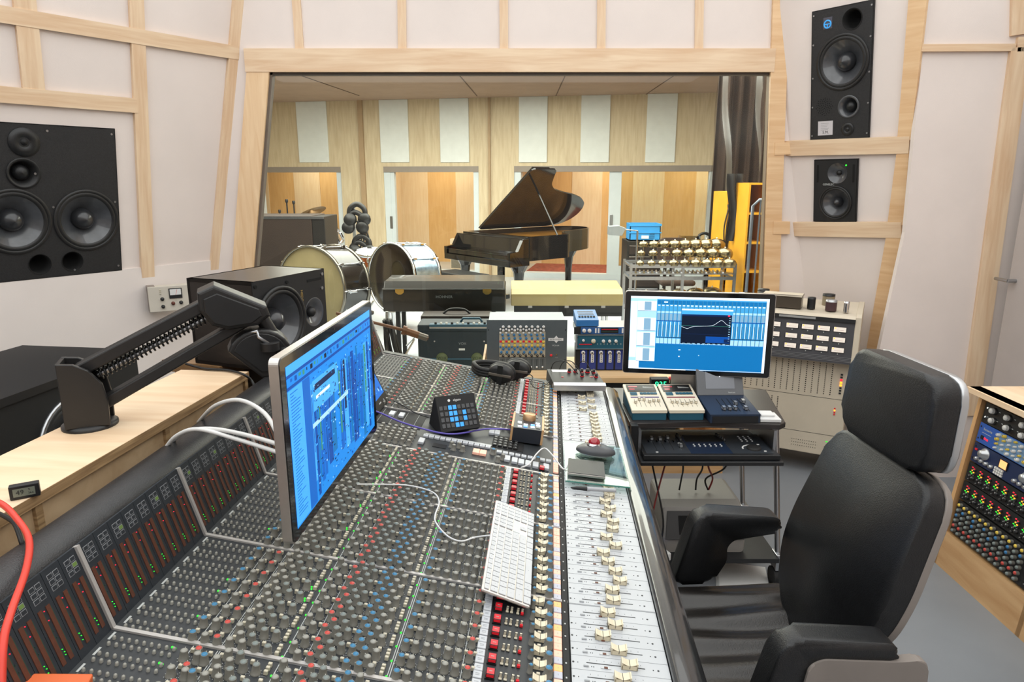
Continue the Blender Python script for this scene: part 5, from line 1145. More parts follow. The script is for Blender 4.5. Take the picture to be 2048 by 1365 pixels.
for q_ in range(2):
    u = runit('dynamics_rack', ('black rack unit with rows of coloured lights, fourth down in the birch rack desk', 'black rack unit with rows of coloured lights, fifth down in the birch rack desk')[q_], .43 - .091 * q_, .088, BLACKM, group='two black units with coloured lights in the birch rack desk')
    for i in range(8):
        x = .03 + i * .05; b = B()
        for dx, dy, m in ((0, .07, REDL), (.012, .066, REDL), (.002, .056, ORANGEL), (.012, .05, ORANGEL), (.004, .042, GREENL), (-.006, .046, GREENL)): b.cbox((x + dx, dy, .0015), (.006, .004, .003), m)
        b.build('light_column', u); b = B()
        for dx, dy, s_ in ((.018, .062, .005), (.02, .045, .005), (.002, .03, .006), (.018, .024, .009), (.0, .014, .004)): rknob(b, x + dx, dy, s_, KB, .01)
        for k in range(6): b.cbox((x + .004 * k - .004, .034 + .003 * (k % 2), .0006), (.002, .0015, .0012), LINE)
        b.build('knob', u)
    b = B(); b.cyl((.445, .02, 0), (.445, .02, .004), .004, REDL, seg=8); b.box(.445, .475, .04, .046, 0, .0006, LINE); b.box(.445, .47, .052, .056, 0, .0006, LINE); b.build('power_light', u)
u = runit('summing_rack', 'black mixer unit packed with grey, red and yellow knobs in the birch rack desk', .175, .158, BLACK)
for j in range(6):
    for i in range(12):
        m = KYE if j == 5 else (KNB if (j == 4 and i % 2) else (KRED if (j == 1) else (KNB if j == 3 and i % 3 == 0 else KTEAL)))
        b = B(); b.lathe([(.0085, 0), (.0075, .013)], KGREY, TR(.028 + i * .035, .018 + j * .0245 - 0, 0), 10); b.lathe([(.0075, .013), (.0065, .0165), (.0004, .017)], m, TR(.028 + i * .035, .018 + j * .0245, 0), 10); b.build('knob', u)
b = B(); b.box(.44, .476, .004, .154, 0, .001, BLACKM); b.cyl((.455, .135, .001), (.455, .135, .004), .003, GREENL, seg=8)
for k in range(12): b.cbox((.452 + .008 * (k % 2), .02 + .008 * k, .0015), (.003, .003, .001), LINE)
b.build('side_strip', u)
for q_, (y, h) in enumerate(((.2, .21), (.42, .18), (.61, .18))):
    u = runit('power_amplifier', ('lowest black unit with chrome bow handles in the birch rack desk', 'middle black unit with chrome bow handles in the birch rack desk', 'topmost black unit with chrome bow handles in the birch rack desk')[q_], y, h, BLACK, .56)
    for x in (.02, .46): b = B(); b.tube([(x, .02, 0), (x, .02, .035), (x, h - .02, .035), (x, h - .02, 0)], .006, CHROME, curve=False); b.build('handle', u)
    b = B(); r = random.Random(q_)
    for i in range(26): rknob(b, .06 + (i % 9) * .042, .03 + (i // 9) * .05, r.uniform(.005, .011), r.choice((KW, KB, SILV, KYE)), .014)
    b.build('knob', u)
# ------------------------------------------------------------------ things lying on the console
def fad(x, t, h=0): return TFD @ V((x, t, h))
gp = thing('glass_plate', 'clear glass plate laid over the white faders under the trackball', 'glass plate', TFD @ TR(.1, .765, .018))
q = B(); q.box(-.095, .105, -.165, .165, 0, .005, glassmat('plate glass', 'dfeae7', .6, 1.4)); q.build('pane', gp); q = B(); q.box(-.095, .105, -.1655, -.164, .0003, .0047, mt('glass edge green', '4f8a7c', .2, noise=.03)); q.build('pane_edge', gp)
tbp = atZ(1182, 903, .815); TT = TFD.copy(); TT.translation = fad(.112, .845, .0235)
tb = thing('trackball', 'dark grey trackball with a red ball on the glass plate', 'trackball', TT @ RZ(-.06))
b = B(); GM = mt('trackball grey', '46474a', .4, noise=.06)
def tbody(i, j):
    a = 2 * PI * i; e = 1 if True else 0; rx, ry = .068, .044; r = math.sin(j * PI / 2); x = rx * math.copysign(abs(math.cos(a)) ** 1.25, math.cos(a)) * r; y = ry * math.copysign(abs(math.sin(a)) ** .95, math.sin(a)) * r
    return (x, y, .006 + .03 * math.cos(j * PI / 2) ** .7 * (1 - .25 * abs(math.cos(a))))
b.grid(tbody, 49, 12, GM); b.build('shell', tb); b = B(); b.lathe([(.05, 0), (.052, .006), (.0004, .007)], SILV, Matrix.Diagonal((1.15, .75, 1, 1)), 36); b.build('base', tb)
b = B(); b.lathe([(.021 * math.sin(PI * k / 14) + .0002, .021 * (1 - math.cos(PI * k / 14))) for k in range(15)], mt('red ball', '9c1626', .08, noise=.03, coat=.6), TR(-.008, .006, .012), 28); b.lathe([(.025, .03), (.0215, .036)], CHROME, TR(-.008, .006, 0), 28); b.build('ball', tb)
p0, p1 = atZ(1137, 924, .812), atZ(1206, 926, .81); Mp = frame((p0 + p1) / 2, (p1 - p0), V((-(p1 - p0).y, (p1 - p0).x, 0)), (0, 0, 1)); Mp.translation.z = 0; 
pt = TFD.inverted() @ ((p0 + p1) / 2); Mp = TFD @ TR(pt.x, pt.y, .0235) @ RZ(-.03)
tp = thing('trackpad', 'black square trackpad with a pale edge on the near end of the glass plate', 'trackpad', Mp)
b = B(); b.box(-.059, .059, -.122, -.006, .0, .009, ALU, bev=.002); b.build('case', tp); b = B(); b.box(-.0585, .0585, -.1205, -.0065, .009, .0105, BLACK, bev=.0006, seg=1); b.build('touch_surface', tp)
m0 = TFD.inverted() @ atZ(1140, 986, .80); m1 = TFD.inverted() @ atZ(1229, 991, .79)
mk = thing('marker_pen', 'grey marker pen with a black cap lying across the faders', 'marker pen', TFD @ TR(m0.x, m0.y, .024) @ RZ(math.atan2(m1.y - m0.y, m1.x - m0.x)))
b = B(); b.cyl((.05, 0, 0), (.137, 0, 0), .0062, mt('marker grey', 'a5a6aa', .4, noise=.03), seg=16); b.cyl((.137, 0, 0), (.139, 0, 0), .005, INKG, seg=16); b.build('barrel', mk); b = B(); b.lathe([(.0015, 0), (.003, .004), (.0055, .018), (.007, .05)], BLACK, RY(PI / 2), 16); b.build('pen_cap', mk)
# keyboard
MK = frame((-.002, 1.512, .848), (.051, .999, -.009), (-.932, .051, .36), (.36, -.01, .933))
kb = thing('computer_keyboard', 'white full-size computer keyboard propped on the console knobs', 'keyboard', MK)
b = B(); b.box(-.215, .215, -.057, .057, -.008, 0, ALU, bev=.004); b.build('case', kb); KEYW = mt('white keys', 'bfc1c3', .45, noise=.015)
b = B(); rows = [-.0475, -.0285, -.0095, .0095, .0285]
r_ = [[1.25, 1.25, 1.25, 4.9, 1.25, 1.25, 1.25, 1.25], [2.2] + [1] * 10 + [2.2], [1.7] + [1] * 11 + [1.7], [1.5] + [1] * 12 + [1], [1] * 13 + [1.6]]
def key(x0, x1, y0, y1): b.box(x0 + .0013, x1 - .0013, y0 + .0013, y1 - .0013, 0, .0022, KEYW, bev=.0006, seg=1); b.box((x0 + x1) / 2 - .001, (x0 + x1) / 2 + .001, (y0 + y1) / 2 - .0006, (y0 + y1) / 2 + .0006, .0022, .0023, INKG)
for y, rw in zip(rows, r_):
    x = -.210; sc = .284 / sum(rw)
    for w_ in rw: key(x, x + w_ * sc, y - .0095, y + .0095); x += w_ * sc
for i in range(14): key(-.21 + .0203 * i, -.21 + .0203 * (i + 1), .039, .052)
for i in range(3):
    x = .079 + .019 * i; key(x, x + .019, .0, .019) if 0 else None
    for y in (.0095, .0285): key(x, x + .019, y - .0095, y + .0095)
    key(x, x + .019, -.057 + .0005, -.038); key(x, x + .019, .039, .052)
key(.098, .117, -.038, -.019)
for i in range(4):
    x = .139 + .0178 * i
    for y in rows: key(x, x + .0178, y - .0095, y + .0095)
    key(x, x + .0178, .039, .052)
b.build('keys', kb)
b = B(); b.box(.077, .137, -.019, .0, .0, .0006, mt('keyboard grey', 'b3b8bb', .4, .4, noise=.03)); b.build('blank_panel', kb)
def lay(pts, h=.02): return [cons(*conI_(u, v), h) for u, v in pts]
def conI_(u, v): return onT(TC, u, v)
cable('white_cable', 'thin white keyboard cable winding over the console knobs', [MK @ V((.02, .056, -.003))] + lay([(948, 1090), (920, 1098), (893, 1088), (870, 1062), (868, 1045), (876, 1018), (862, 998), (815, 985), (760, 983), (712, 983)], .0205), .0022, WHITECBL)
cable('white_cable', 'thin white trackpad cable looping over the row of red buttons', [Mp @ V((-.06, -.05, .005)), fad(.0, .69, .02)] + [cons(*onT(TC, u, v), h) for u, v, h in ((1102, 928, .03), (1085, 916, .035), (1070, 925, .03), (1056, 940, .02), (1040, 944, .014))], .0024, WHITECBL)
cable('purple_cable', 'purple cable snaking in front of the button pad on the console', lay([(735, 826), (762, 836), (800, 853), (845, 867), (885, 876), (920, 876), (970, 867), (1022, 868)], .016), .0032, PURCBL)
# button pad
bo = cons(*onT(TC, 881, 875), .012); MB_ = frame(bo, (.9, .43, -.05), (-.43, .9, 0), (0, 0, 1)) @ Matrix.Scale(1.15, 4)
sd_ = thing('button_controller', 'black tilted button pad with blue lit keys standing on the console', 'button pad', MB_)
b = B(); Sb = frame((0, 0, 0), (0, 1, 0), (0, 0, 1), (1, 0, 0)); b.prism([(0, .004), (.012, -.005), (.11, -.012), (.112, -.002), (.068, .094), (.056, .098)], 0, .128, BLACKM, Sb, bev=.004, seg=3); b.build('body', sd_)
Tf = frame((0, .0005, .004), (1, 0, 0), V((0, .056, .094)), V((0, -.094, .056))); DK = mt('button dark', '1a1c20', .25, noise=.05, coat=.3); BKY = mt('button lit blue', '2f8fd8', .35, emit=.6, noise=.03)
for j in range(4):
    for i in range(8):
        on = (i, j) in ((2, 3), (3, 3), (2, 2), (3, 2), (5, 2), (2, 1), (3, 1), (5, 1), (3, 0), (4, 0)); b = B(); b.box(.007 + i * .0144, .0185 + i * .0144, .01 + j * .0182, .0235 + j * .0182, 0, .0016, DK if not on else BKY, Tf, bev=.001); b.build('key', sd_, label='blue lit key' if on else None)
b = B(); b.text('elgato', .0105, WHITEP, Tf @ TR(.068, .0935, .0004)); b.cyl((.042, .0935, 0), (.042, .0935, .0008), .0042, WHITEP, seg=14, T=Tf); b.build('logo', sd_)
# monitor controller with wooden cheeks
mo = cons(*onT(TC, 1018, 884), .014); MM = frame(mo, (.985, -.06, -.12), (.06, .99, .0), (0.12, 0, .99))
mcn = thing('monitor_controller', 'small black monitor controller with wooden cheeks and a bronze volume knob', 'monitor controller', MM)
b = B(); S2 = frame((0, 0, 0), (0, 1, 0), (0, 0, 1), (1, 0, 0)); pr_ = [(0, -.01), (.185, -.002), (.185, .03), (.17, .034), (.0, .042)]; b.prism(pr_, .008, .108, mt('controller blue black', '23272f', .45, noise=.06), S2); b.build('body', mcn)
for x in (0, .108): b = B(); b.prism([(p[0] * 1.01 - .001, p[1] + (.003 if p[1] > 0 else -.001)) for p in pr_], x, x + .008, OAK, S2, bev=.001); b.build('wooden_cheek', mcn)
b = B(); Tq = frame((0, 0, .042), (1, 0, 0), V((0, .17, -.008)), V((0, .008, .17))); b.lathe([(.024, 0), (.0235, .02), (.02, .022), (.0004, .0222)], mt('bronze knob', 'b08d66', .35, .6, noise=.05), Tq @ TR(.06, .115, 0), 32); b.build('volume_knob', mcn)
b = B()
for x, y, m in ((.03, .02, WHITEL), (.05, .022, BLUEL), (.075, .025, WHITEL), (.03, .045, KTOP), (.05, .045, WHITEL), (.075, .048, BLUEL), (.095, .05, WHITEL), (.028, .065, WHITEL), (.092, .075, WHITEL), (.085, .15, KTOP), (.03, .15, KTOP), (.095, .022, KTOP)): b.box(x - .007, x + .007, y - .0045, y + .0045, 0, .003, m, Tq)
b.build('push_button', mcn)
# small metering tablet left of the button pad
to = cons(*onT(TC, 757, 832), .006); Tt = frame(to, AX, V((-.42, .02, .9)), V((.9, -.05, .42)))
tl = thing('metering_tablet', 'small black screen with a blue picture leaning on the console beside the big display', 'tablet', Tt)
b = B(); b.box(0, .165, 0, .135, -.014, 0, BLACK, bev=.004); b.box(.05, .11, .0, .09, -.07, -.014, BLACKM, bev=.004); b.build('body', tl); b = B(); b.box(.015, .15, .04, .125, 0, .0008, S_B); r = random.Random(9)
for i in range(24): x, y = r.uniform(.02, .14), r.uniform(.045, .12); b.box(x, x + .006, y, y + r.uniform(.002, .012), .0008, .001, r.choice((S_D, S_N, S_P)))
b.build('screen', tl); b = B(); b.box(.05, .075, .02, .024, 0, .0008, LINE); b.cyl((.11, .02, 0), (.11, .02, .002), .004, INKG, seg=10); b.build('push_button', tl)
cable('black_cable', 'thin black cable running from the small tablet toward the button pad', lay([(786, 812), (805, 822), (832, 838), (870, 850)], .02), .002, BLKCBL)
# headphone amplifier
MH_ = frame(fad(-.03, 1.515, .026), (.98, .17, -.06), (-.17, .98, 0), (0.06, 0, .99))
ha = thing('headphone_amplifier', 'black headphone amplifier with red-ringed knobs and a silver front bar', 'headphone amplifier', MH_)
b = B(); S3 = frame((0, 0, 0), (0, 1, 0), (0, 0, 1), (1, 0, 0)); b.prism([(0, 0), (.16, 0), (.16, .052), (.03, .03), (0, .024)], 0, .235, BLACK, S3, bev=.003); b.build('body', ha)
b = B(); b.prism([(-.006, .0), (.022, .0), (.024, .026), (.01, .034), (-.004, .024)], -.003, .238, mt('silver bar', 'c9cacc', .22, .9, noise=.03), S3, bev=.003); b.build('front_bar', ha)
Th = frame((0, .03, .0302), (1, 0, 0), V((0, .13, .022)), V((0, -.022, .13)))
for x, y in ((.1, .105), (.13, .108), (.16, .106), (.19, .104), (.215, .1), (.15, .06), (.215, .055), (.185, .105)):
    b = B(); b.lathe([(.0095, 0), (.0095, .003)], CUTRED, Th @ TR(x, y, 0), 14); b.lathe([(.0075, .003), (.006, .016), (.0004, .017)], KB, Th @ TR(x, y, 0), 14); b.build('knob', ha)
b = B(); b.box(.185, .2, .05, .056, 0, .0008, CUTRED, Th); b.box(.05, .06, .045, .051, 0, .0008, CUTRED, Th); b.box(.02, .1, .1, .125, 0, .0008, WHITEP, Th); b.build('printed_scale', ha)
b = B()
for x0, x1 in ((.02, .13), (.06, .15), (.14, .2)): b.tube([MH_.inverted() @ (MH_ @ V((x0, .17, .03))), (x0 + .01, .15, .085), ((x0 + x1) / 2, .12, .1), (x1, .09, .05)], .0022, BLKCBL, seg=6)
b.build('cable', ha)
# headphones
hc = cons(*onT(TC, 1003, 772), .018); MHP = frame(hc, (.96, -.26, -.1), (.26, .96, 0), (.1, 0, .99))
hp_ = thing('headphones', 'black closed headphones lying on the far end of the console', 'headphones', MHP)
HB = mt('headphone black', '1a1a1a', .45, noise=.15, nscale=40); HP2 = mt('headphone pad', '121212', .6, noise=.2, nscale=50, bump=.3, bscale=120)
for k, (x, y, rz) in enumerate(((.0, -.03, 0), (.045, .075, .1))):
    b = B(); T = TR(x, y, .048) @ RZ(rz) @ RX(PI / 2 + .1) @ Matrix.Diagonal((1.25, .95, 1, 1)); b.lathe([(.0004, .028), (.03, .027), (.042, .02), (.046, .005), (.046, -.002)], HB, T, 32); b.build('ear_cup', hp_)
    b = B(); b.lathe([(.046, -.002), (.05, -.012), (.047, -.026), (.03, -.028), (.026, -.018)], HP2, T, 32); b.build('ear_pad', hp_)
    b = B(); b.box(-.05, .05, -.006, .006, .024, .03, STEEL if 0 else mt('headphone yoke', '6d655c', .4, .4, noise=.05) if k == 0 else bpy.data.materials['headphone yoke'], TR(x, y, .048) @ RZ(rz) @ RX(PI / 2 + .1), bev=.002); b.box(-.012, .012, -.045, .045, .025, .029, HB, TR(x, y, .048) @ RZ(rz) @ RX(PI / 2 + .1)); b.build('yoke', hp_)
b = B()
for dz in (0, .012, .024): b.tube([(-.05, -.04, .03 + dz), (-.10, -.035, .03 + dz), (-.135, .0, .034 + dz), (-.14, .03, .034 + dz), (-.1, .07, .034 + dz), (-.04, .085, .034 + dz), (.0, .08, .034 + dz)], .0105, HP2, seg=8)
b.build('headband', hp_)
cable('black_cable', 'black headphone cable curling from the ear cups to the headphone amplifier', [MHP @ V((.07, .05, .05)), MHP @ V((.12, .06, .03)), MHP @ V((.13, .0, .018)), MHP @ V((.17, -.06, .018)), MHP @ V((.2, -.02, .03)), MH_ @ V((-.004, .08, .02))], .0022, BLKCBL)
tag(B().box(-.05, .05, -.03, .03, 0, .03, mt('orange box', 'd9652f', .5, noise=.05), bev=.003).build('orange_box', None, M=TC @ TR(.02, -.52, .0085) @ RZ(.25)), 'small orange box on the console at the bottom edge of the photo', 'box')
# ------------------------------------------------------------------ the live room beyond the glass
PB = mt('piano black', '0c0b0b', .1, noise=.05, coat=.5)
PM = frame((-.49, 9.43, 0), (.76, .65, 0), (-.65, .76, 0), (0, 0, 1))
pn = thing('grand_piano', 'black concert grand piano with its lid raised in the room behind the glass', 'grand piano', PM)
def outline(x0=.0):
    P = [(x0, -.74), (x0, .74), (2.05, .74), (2.28, .70), (2.43, .58), (2.48, .42), (2.45, .25), (2.36, .1), (2.2, -.02), (1.95, -.12), (1.65, -.19), (1.4, -.27), (1.24, -.4), (1.15, -.58), (1.08, -.74)]
    return rounded(P[::-1], .06, 3)
b = B(); O = outline(.3); n = len(O)
cx0 = sum(p[0] for p in O) / n; cy0 = sum(p[1] for p in O) / n; I_ = [(cx0 + (x - cx0) * .95, cy0 + (y - cy0) * .94) for x, y in O]
vs = [(x, y, z) for z in (.68, 1.0) for x, y in O] + [(x, y, z) for z in (1.0, .93) for x, y in I_]
fs = [(i, (i + 1) % n, n + (i + 1) % n, n + i) for i in range(n)] + [(n + i, n + (i + 1) % n, 2 * n + (i + 1) % n, 2 * n + i) for i in range(n)] + [(2 * n + i, 2 * n + (i + 1) % n, 3 * n + (i + 1) % n, 3 * n + i) for i in range(n)] + [tuple(range(n))[::-1]]
b.raw(vs, fs, PB); b.build('rim', pn)
b = B(); b.prism(I_, .925, .93, mt('soundboard gold', 'b07b32', .4, .3, noise=.2, nscale=5)); b.build('iron_frame', pn, label='gold iron frame')
b = B(); b.box(-.02, .32, -.74, .74, .62, .70, PB, bev=.004); b.box(.2, .3, -.74, .74, .7, .98, PB, bev=.01)
for y in (-.74, .68): b.prism([(-.02, .7), (.3, .7), (.3, .98), (.2, .96), (.12, .82), (-.02, .8)], y, y + .06, PB, frame((0, 0, 0), (1, 0, 0), (0, 0, 1), (0, 1, 0)) if 0 else Matrix(((1, 0, 0, 0), (0, 0, 1, 0), (0, 1, 0, 0), (0, 0, 0, 1))))
b.build('key_bed', pn)
b = B(); b.box(.0, .2, -.67, .67, .70, .77, PB, bev=.012); b.build('key_cover', pn)
Lm = TR(0, .74, 1.005) @ RX(-math.radians(36)) ; b = B(); LO = [(x, y - .74) for x, y in outline(.62)]; b.prism(LO, 0, .022, PB, Lm); b.prism([(.62, -1.48), (.62, 0), (.3, 0), (.3, -1.48)], .024, .04, PB, Lm @ TR(.62, 0, 0) @ Matrix.Diagonal((-1, 1, 1, 1)) @ TR(-.62 + .32, 0, 0) if 0 else Lm @ TR(.33, 0, 0)); b.build('lid', pn)
b = B(); q0 = Lm @ V((.95, -1.1, 0)); b.cyl((.95, -.62, .98), q0, .014, PB, seg=8); b.build('lid_prop', pn)
for x, y in ((.25, -.6), (.25, .6), (2.15, .35)):
    b = B(); T = TR(x, y, 0); b.lathe([(.045, .06), (.05, .1), (.055, .35), (.075, .52), (.13, .62), (.14, .68)], PB, T, 8, smooth=False); b.cyl((x - .02, y, .03), (x + .02, y, .03), .03, BRASS, seg=12); b.build('leg', pn)
b = B(); b.box(.42, .46, -.06, .06, .1, .66, PB); b.box(.3, .5, -.12, .12, .08, .14, PB)
for i in (-1, 0, 1): b.box(.22, .32, i * .06 - .02, i * .06 + .02, .05, .06, BRASS)
b.build('pedal_lyre', pn)
st = thing('piano_bench', 'black padded bench in front of the grand piano keyboard', 'bench', PM @ TR(-.35, -.15, 0)); b = B(); b.box(-.18, .18, -.4, .4, .44, .53, LEATHER, bev=.03); b.build('seat', st)
for x in (-.15, .15):
    for y in (-.35, .35): b = B(); b.box(x - .025, x + .025, y - .025, y + .025, 0, .45, PB); b.build('leg', st)
# drums
DH = mt('drum head parchment', 'a2946c', .6, noise=.12, nscale=4); DSH = mt('drum shell black', '17130f', .16, noise=.1, coat=.5)
def drum(name, label, c, ax, r, d, head, shell, tens=10, stand=None):
    A_ = V(ax).normalized(); Zr = V((0, 0, 1)); X_ = Zr.cross(A_).normalized() if abs(A_.z) < .9 else V((1, 0, 0)); M = frame(c, X_, A_.cross(X_), A_)      # z points out of the front head
    t = thing(name, label, 'drum', M); b = B(); b.lathe([(r, -d), (r, 0)], shell, I4, 40); b.build('shell', t)
    for z, nm in ((0, 'front_head'), (-d, 'rear_head')): b = B(); b.lathe([(r * .985, z), (r * .97, z + (.006 if z == 0 else -.006)), (.0004, z + (.007 if z == 0 else -.007))], head, I4, 40); b.build(nm, t)
    for z in (.0, -d): b = B(); b.lathe([(r * 1.0, z - .02), (r * 1.025, z - .02), (r * 1.025, z + .02), (r * .985, z + .02), (r * .985, z - .005)], CHROME if shell is not DSH else mt('hoop steel', '8f8a80', .25, .9, noise=.05) if 'hoop steel' not in bpy.data.materials else bpy.data.materials['hoop steel'], I4, 40, caps=False); b.build('hoop', t)
    for i in range(tens):
        a = 2 * PI * i / tens; x, y = math.cos(a) * r * 1.03, math.sin(a) * r * 1.03; b = B(); b.cyl((x, y, .02), (x, y, -d - .02), .006, CHROME, seg=6); b.cbox((x, y, -.05), (.03, .03, .05), CHROME, bev=.005); b.cbox((x, y, -d + .05), (.03, .03, .05), CHROME, bev=.005); b.build('tension_rod', t)
    return t
c1 = atY(622, 578, 7.3)
d1 = drum('bass_drum', 'large bass drum with a worn parchment head facing the window', c1, (-.42, -.9, .05), .455, .42, DH, DSH)
b = B(); 
cradle = thing('drum_cradle', 'low steel cradle carrying the parchment-headed bass drum', 'drum stand', at(c1.x + .1, c1.y + .2, 0)); b = B(); b.tube([(-.5, -.25, .03), (-.3, -.1, .2), (.3, .0, .2), (.5, .2, .03)], .014, CHROME, curve=False); b.tube([(-.45, .2, .03), (-.2, .2, .12), (.3, -.2, .12), (.5, -.25, .03)], .014, CHROME, curve=False); b.tube([(.28, -.3, .02), (.3, -.3, .5), (.42, -.3, .58)], .016, CHROME); b.build('frame', cradle)
c2 = atY(783, 556, 7.9); SPK = mt('sparkle shell', '8fa3b5', .18, .7, noise=.35, nscale=14)
d2_ = drum('bass_drum', 'silver sparkle bass drum with a dark front head, behind the parchment one', c2, (-.62, -.76, .06), .40, .40, mt('drum head dark', '1e1712', .2, noise=.15, coat=.4), SPK, 10)
for s_ in (-1, 1):
    b = B(); Mi = FR[d2_.name].inverted(); p = c2 + V((.25 * s_, .15, -.3)); b.cyl(Mi @ p, Mi @ V((p.x + .22 * s_, p.y, .01)), .012, CHROME, seg=8); b.build('spur', d2_)
b = B(); p = c2 + V((0, 0, -.38)); Mi = FR[d2_.name].inverted(); b.cyl(Mi @ p, Mi @ V((p.x, p.y, .0)), .02, CHROME, seg=8); b.build('spur', d2_)
c3 = atY(742, 505, 8.6); d3 = drum('tom_drum', 'copper tom drum with a white head between the two bass drums', c3 + V((0, 0, 0)), (0, -.15, 1), .2, .2, WHITEP, mt('copper shell', 'a85a2a', .3, .5, noise=.15), 8)
Mi = FR[d3.name].inverted()
for a in (0, 2.1, 4.2): b = B(); b.cyl(Mi @ (c3 + V((.15 * math.cos(a), .15 * math.sin(a), -.18))), Mi @ V((c3.x + .2 * math.cos(a), c3.y + .2 * math.sin(a), .01)), .01, CHROME, seg=8); b.build('leg', d3)
# dark cabinet and drum kit glimpsed at the left
FCB = mt('flight case brown', '332720', .55, noise=.15, nscale=5); FCD = mt('flight case dark', '1c1a17', .5, noise=.15)
p = atY(515, 540, 8.6); q1 = atY(622, 432, 8.6); fc = thing('speaker_cabinet', 'big dark brown cabinet standing behind the parchment-headed bass drum', 'cabinet', at((p.x + q1.x) / 2, 8.95, 0))
w2 = (q1.x - p.x) / 2; b = B(); b.box(-w2 - .5, w2, -.35, .3, .05, q1.z, FCB, bev=.01); b.build('case', fc); b = B(); b.box(w2 - .0, w2 + .16, -.34, .3, .05, q1.z - .01, FCD, bev=.008); b.build('side_door', fc)
b = B()
for x in (-w2 - .4, w2 - .05): b.cyl((x, -.2, .0), (x, -.2, .06), .04, BLACKM, seg=12); b.cyl((x, .2, .0), (x, .2, .06), .04, BLACKM, seg=12)
b.build('caster', fc); b = B(); b.box(-w2 - .5, w2 + .16, -.355, -.35, q1.z - .04, q1.z - .01, STEEL); b.build('edge_trim', fc)
cy = atY(623, 424, 10.3); ck = thing('cymbal_stand', 'cymbal on a stand seen over the dark brown cabinet', 'cymbal', at(cy.x, cy.y, 0)); b = B(); b.lathe([(.0004, .03), (.03, .028), (.05, .012), (.22, -.01)], mt('cymbal bronze', '6b5130', .3, .8, noise=.1), TR(0, 0, cy.z) @ RY(-.25) @ RX(.3), 32); b.build('cymbal', ck); b = B(); b.cyl((0, 0, .3), (0, 0, cy.z), .012, BLACK)
for a in (0, 2.1, 4.2): b.cyl((0, 0, .4), (.3 * math.cos(a), .3 * math.sin(a), .01), .01, BLACK)
b.build('tripod', ck)
for i, (u, v0) in enumerate(((573, 400), (587, 403), (559, 421), (668, 440))):
    p = atY(u, v0, 10.2 + .4 * i); mst = thing('microphone_stand', ('tallest thin black stand behind the dark brown cabinet', 'thin black stand with a knob on top beside the tallest one', 'shortest black stand behind the dark brown cabinet', 'black stand leaning beside the edge of the dark brown cabinet')[i], 'stand', at(p.x, p.y, 0))
    b = B(); b.cyl((0, 0, .05), (0, 0, p.z), .011, BLACK, seg=8); b.lathe([(.02, 0), (.024, .03), (.018, .05)], BLACK, TR(0, 0, p.z - .04), 10); b.build('pole', mst); b = B()
    for a in (0, 2.1, 4.2): b.cyl((0, 0, .2), (.13 * math.cos(a), .13 * math.sin(a), .01), .009, BLACK, seg=6)
    b.build('tripod', mst)
p = atY(655, 470, 9.6); sn = drum('snare_drum', 'small snare drum with a clear head beside the dark brown cabinet', V((p.x, p.y, p.z)), (-.3, -.4, 1), .17, .14, WHITEP, CHROME, 8); Mi = FR[sn.name].inverted()
b = B(); b.cyl(Mi @ V((p.x, p.y, p.z - .1)), Mi @ V((p.x, p.y, .01)), .014, CHROME)
for a in (0, 2.1, 4.2): b.cyl(Mi @ V((p.x, p.y, .25)), Mi @ V((p.x + .25 * math.cos(a), p.y + .25 * math.sin(a), .01)), .011, CHROME)
b.build('stand', sn)
# headphone stand
p = atY(706, 410, 8.9); hs = thing('headphone_stand', 'white pole hung with black headphones and cables', 'headphone stand', at(p.x, p.y, 0)); b = B(); b.box(-.02, .02, -.015, .015, .03, p.z, WHITEP); b.lathe([(.2, 0), (.2, .025), (.0004, .03)], BLACK, I4, 24)
b.build('pole', hs)
for k, (dz, dx) in enumerate(((-.02, .06), (-.12, .03), (-.42, .1), (-.5, .06))):
    h2 = thing('headphones', ('topmost black headphones hanging on the white pole', 'second black headphones from the top of the white pole', 'third black headphones down the white pole', 'lowest black headphones on the white pole')[k], 'headphones', at(p.x + dx, p.y - .05, p.z + dz)); b = B(); b.tube([(-.1, 0, -.14), (-.09, 0, -.03), (0, 0, .03), (.09, 0, -.03), (.1, .0, -.14)], .034, HB, seg=8); b.build('headband', h2)
    for sx in (-1, 1): b = B(); b.lathe([(.075, -.04), (.085, 0), (.07, .04), (.0004, .042)], HB, TR(sx * .09, -.02, -.16) @ RX(PI / 2 + sx * .3), 16); b.build('ear_cup', h2)
b = B()
for i in range(4): b.tube([(.05, -.04, p.z - .2), (.1 + .03 * i, -.06, p.z - .4), (.05 + .03 * i, -.05, p.z - .75), (.12 + .02 * i, -.03, p.z - .9)], .012, BLACK, seg=5)
b.build('cable', hs)
# electric pianos and amplifiers close to the glass
HC_ = mt('keyboard case black', '1b1813', .28, noise=.2, nscale=6, coat=.3); LID = mt('silver lid edge', '8b8f92', .25, .7, noise=.05)
p0, p1 = atY(766, 604, 6.3), atY(1011, 604, 6.3); L = p1.x - p0.x; zt = atY(900, 571, 6.3).z; zb = atY(900, 624, 6.3).z
rh = thing('electric_piano', 'closed black electric piano case with two brass latches on legs', 'electric piano', at((p0.x + p1.x) / 2, 6.3, 0)); b = B(); b.box(-L / 2, L / 2, 0, .5, zb, zt - .03, HC_, bev=.006); b.build('case', rh)
b = B(); b.prism([(0, zt - .03), (.5, zt - .03), (.46, zt + .035), (.06, zt + .03)], -L / 2 + .01, L / 2 - .01, HC_, frame((0, 0, 0), (0, 1, 0), (0, 0, 1), (1, 0, 0)), bev=.006); b.box(-L / 2 - .003, L / 2 + .003, -.006, .0, zt - .04, zt - .028, LID); b.build('lid', rh)
for x in (-.72, .7):
    b = B(); b.prism([(-.04, .0), (.04, 0), (.04, -.03), (.015, -.05), (-.015, -.05), (-.04, -.03)][::-1], 0, .012, BRASS, frame((x * L / 2, -.001, zt - .035), (1, 0, 0), (0, 0, 1), (0, -1, 0))); b.build('latch', rh)
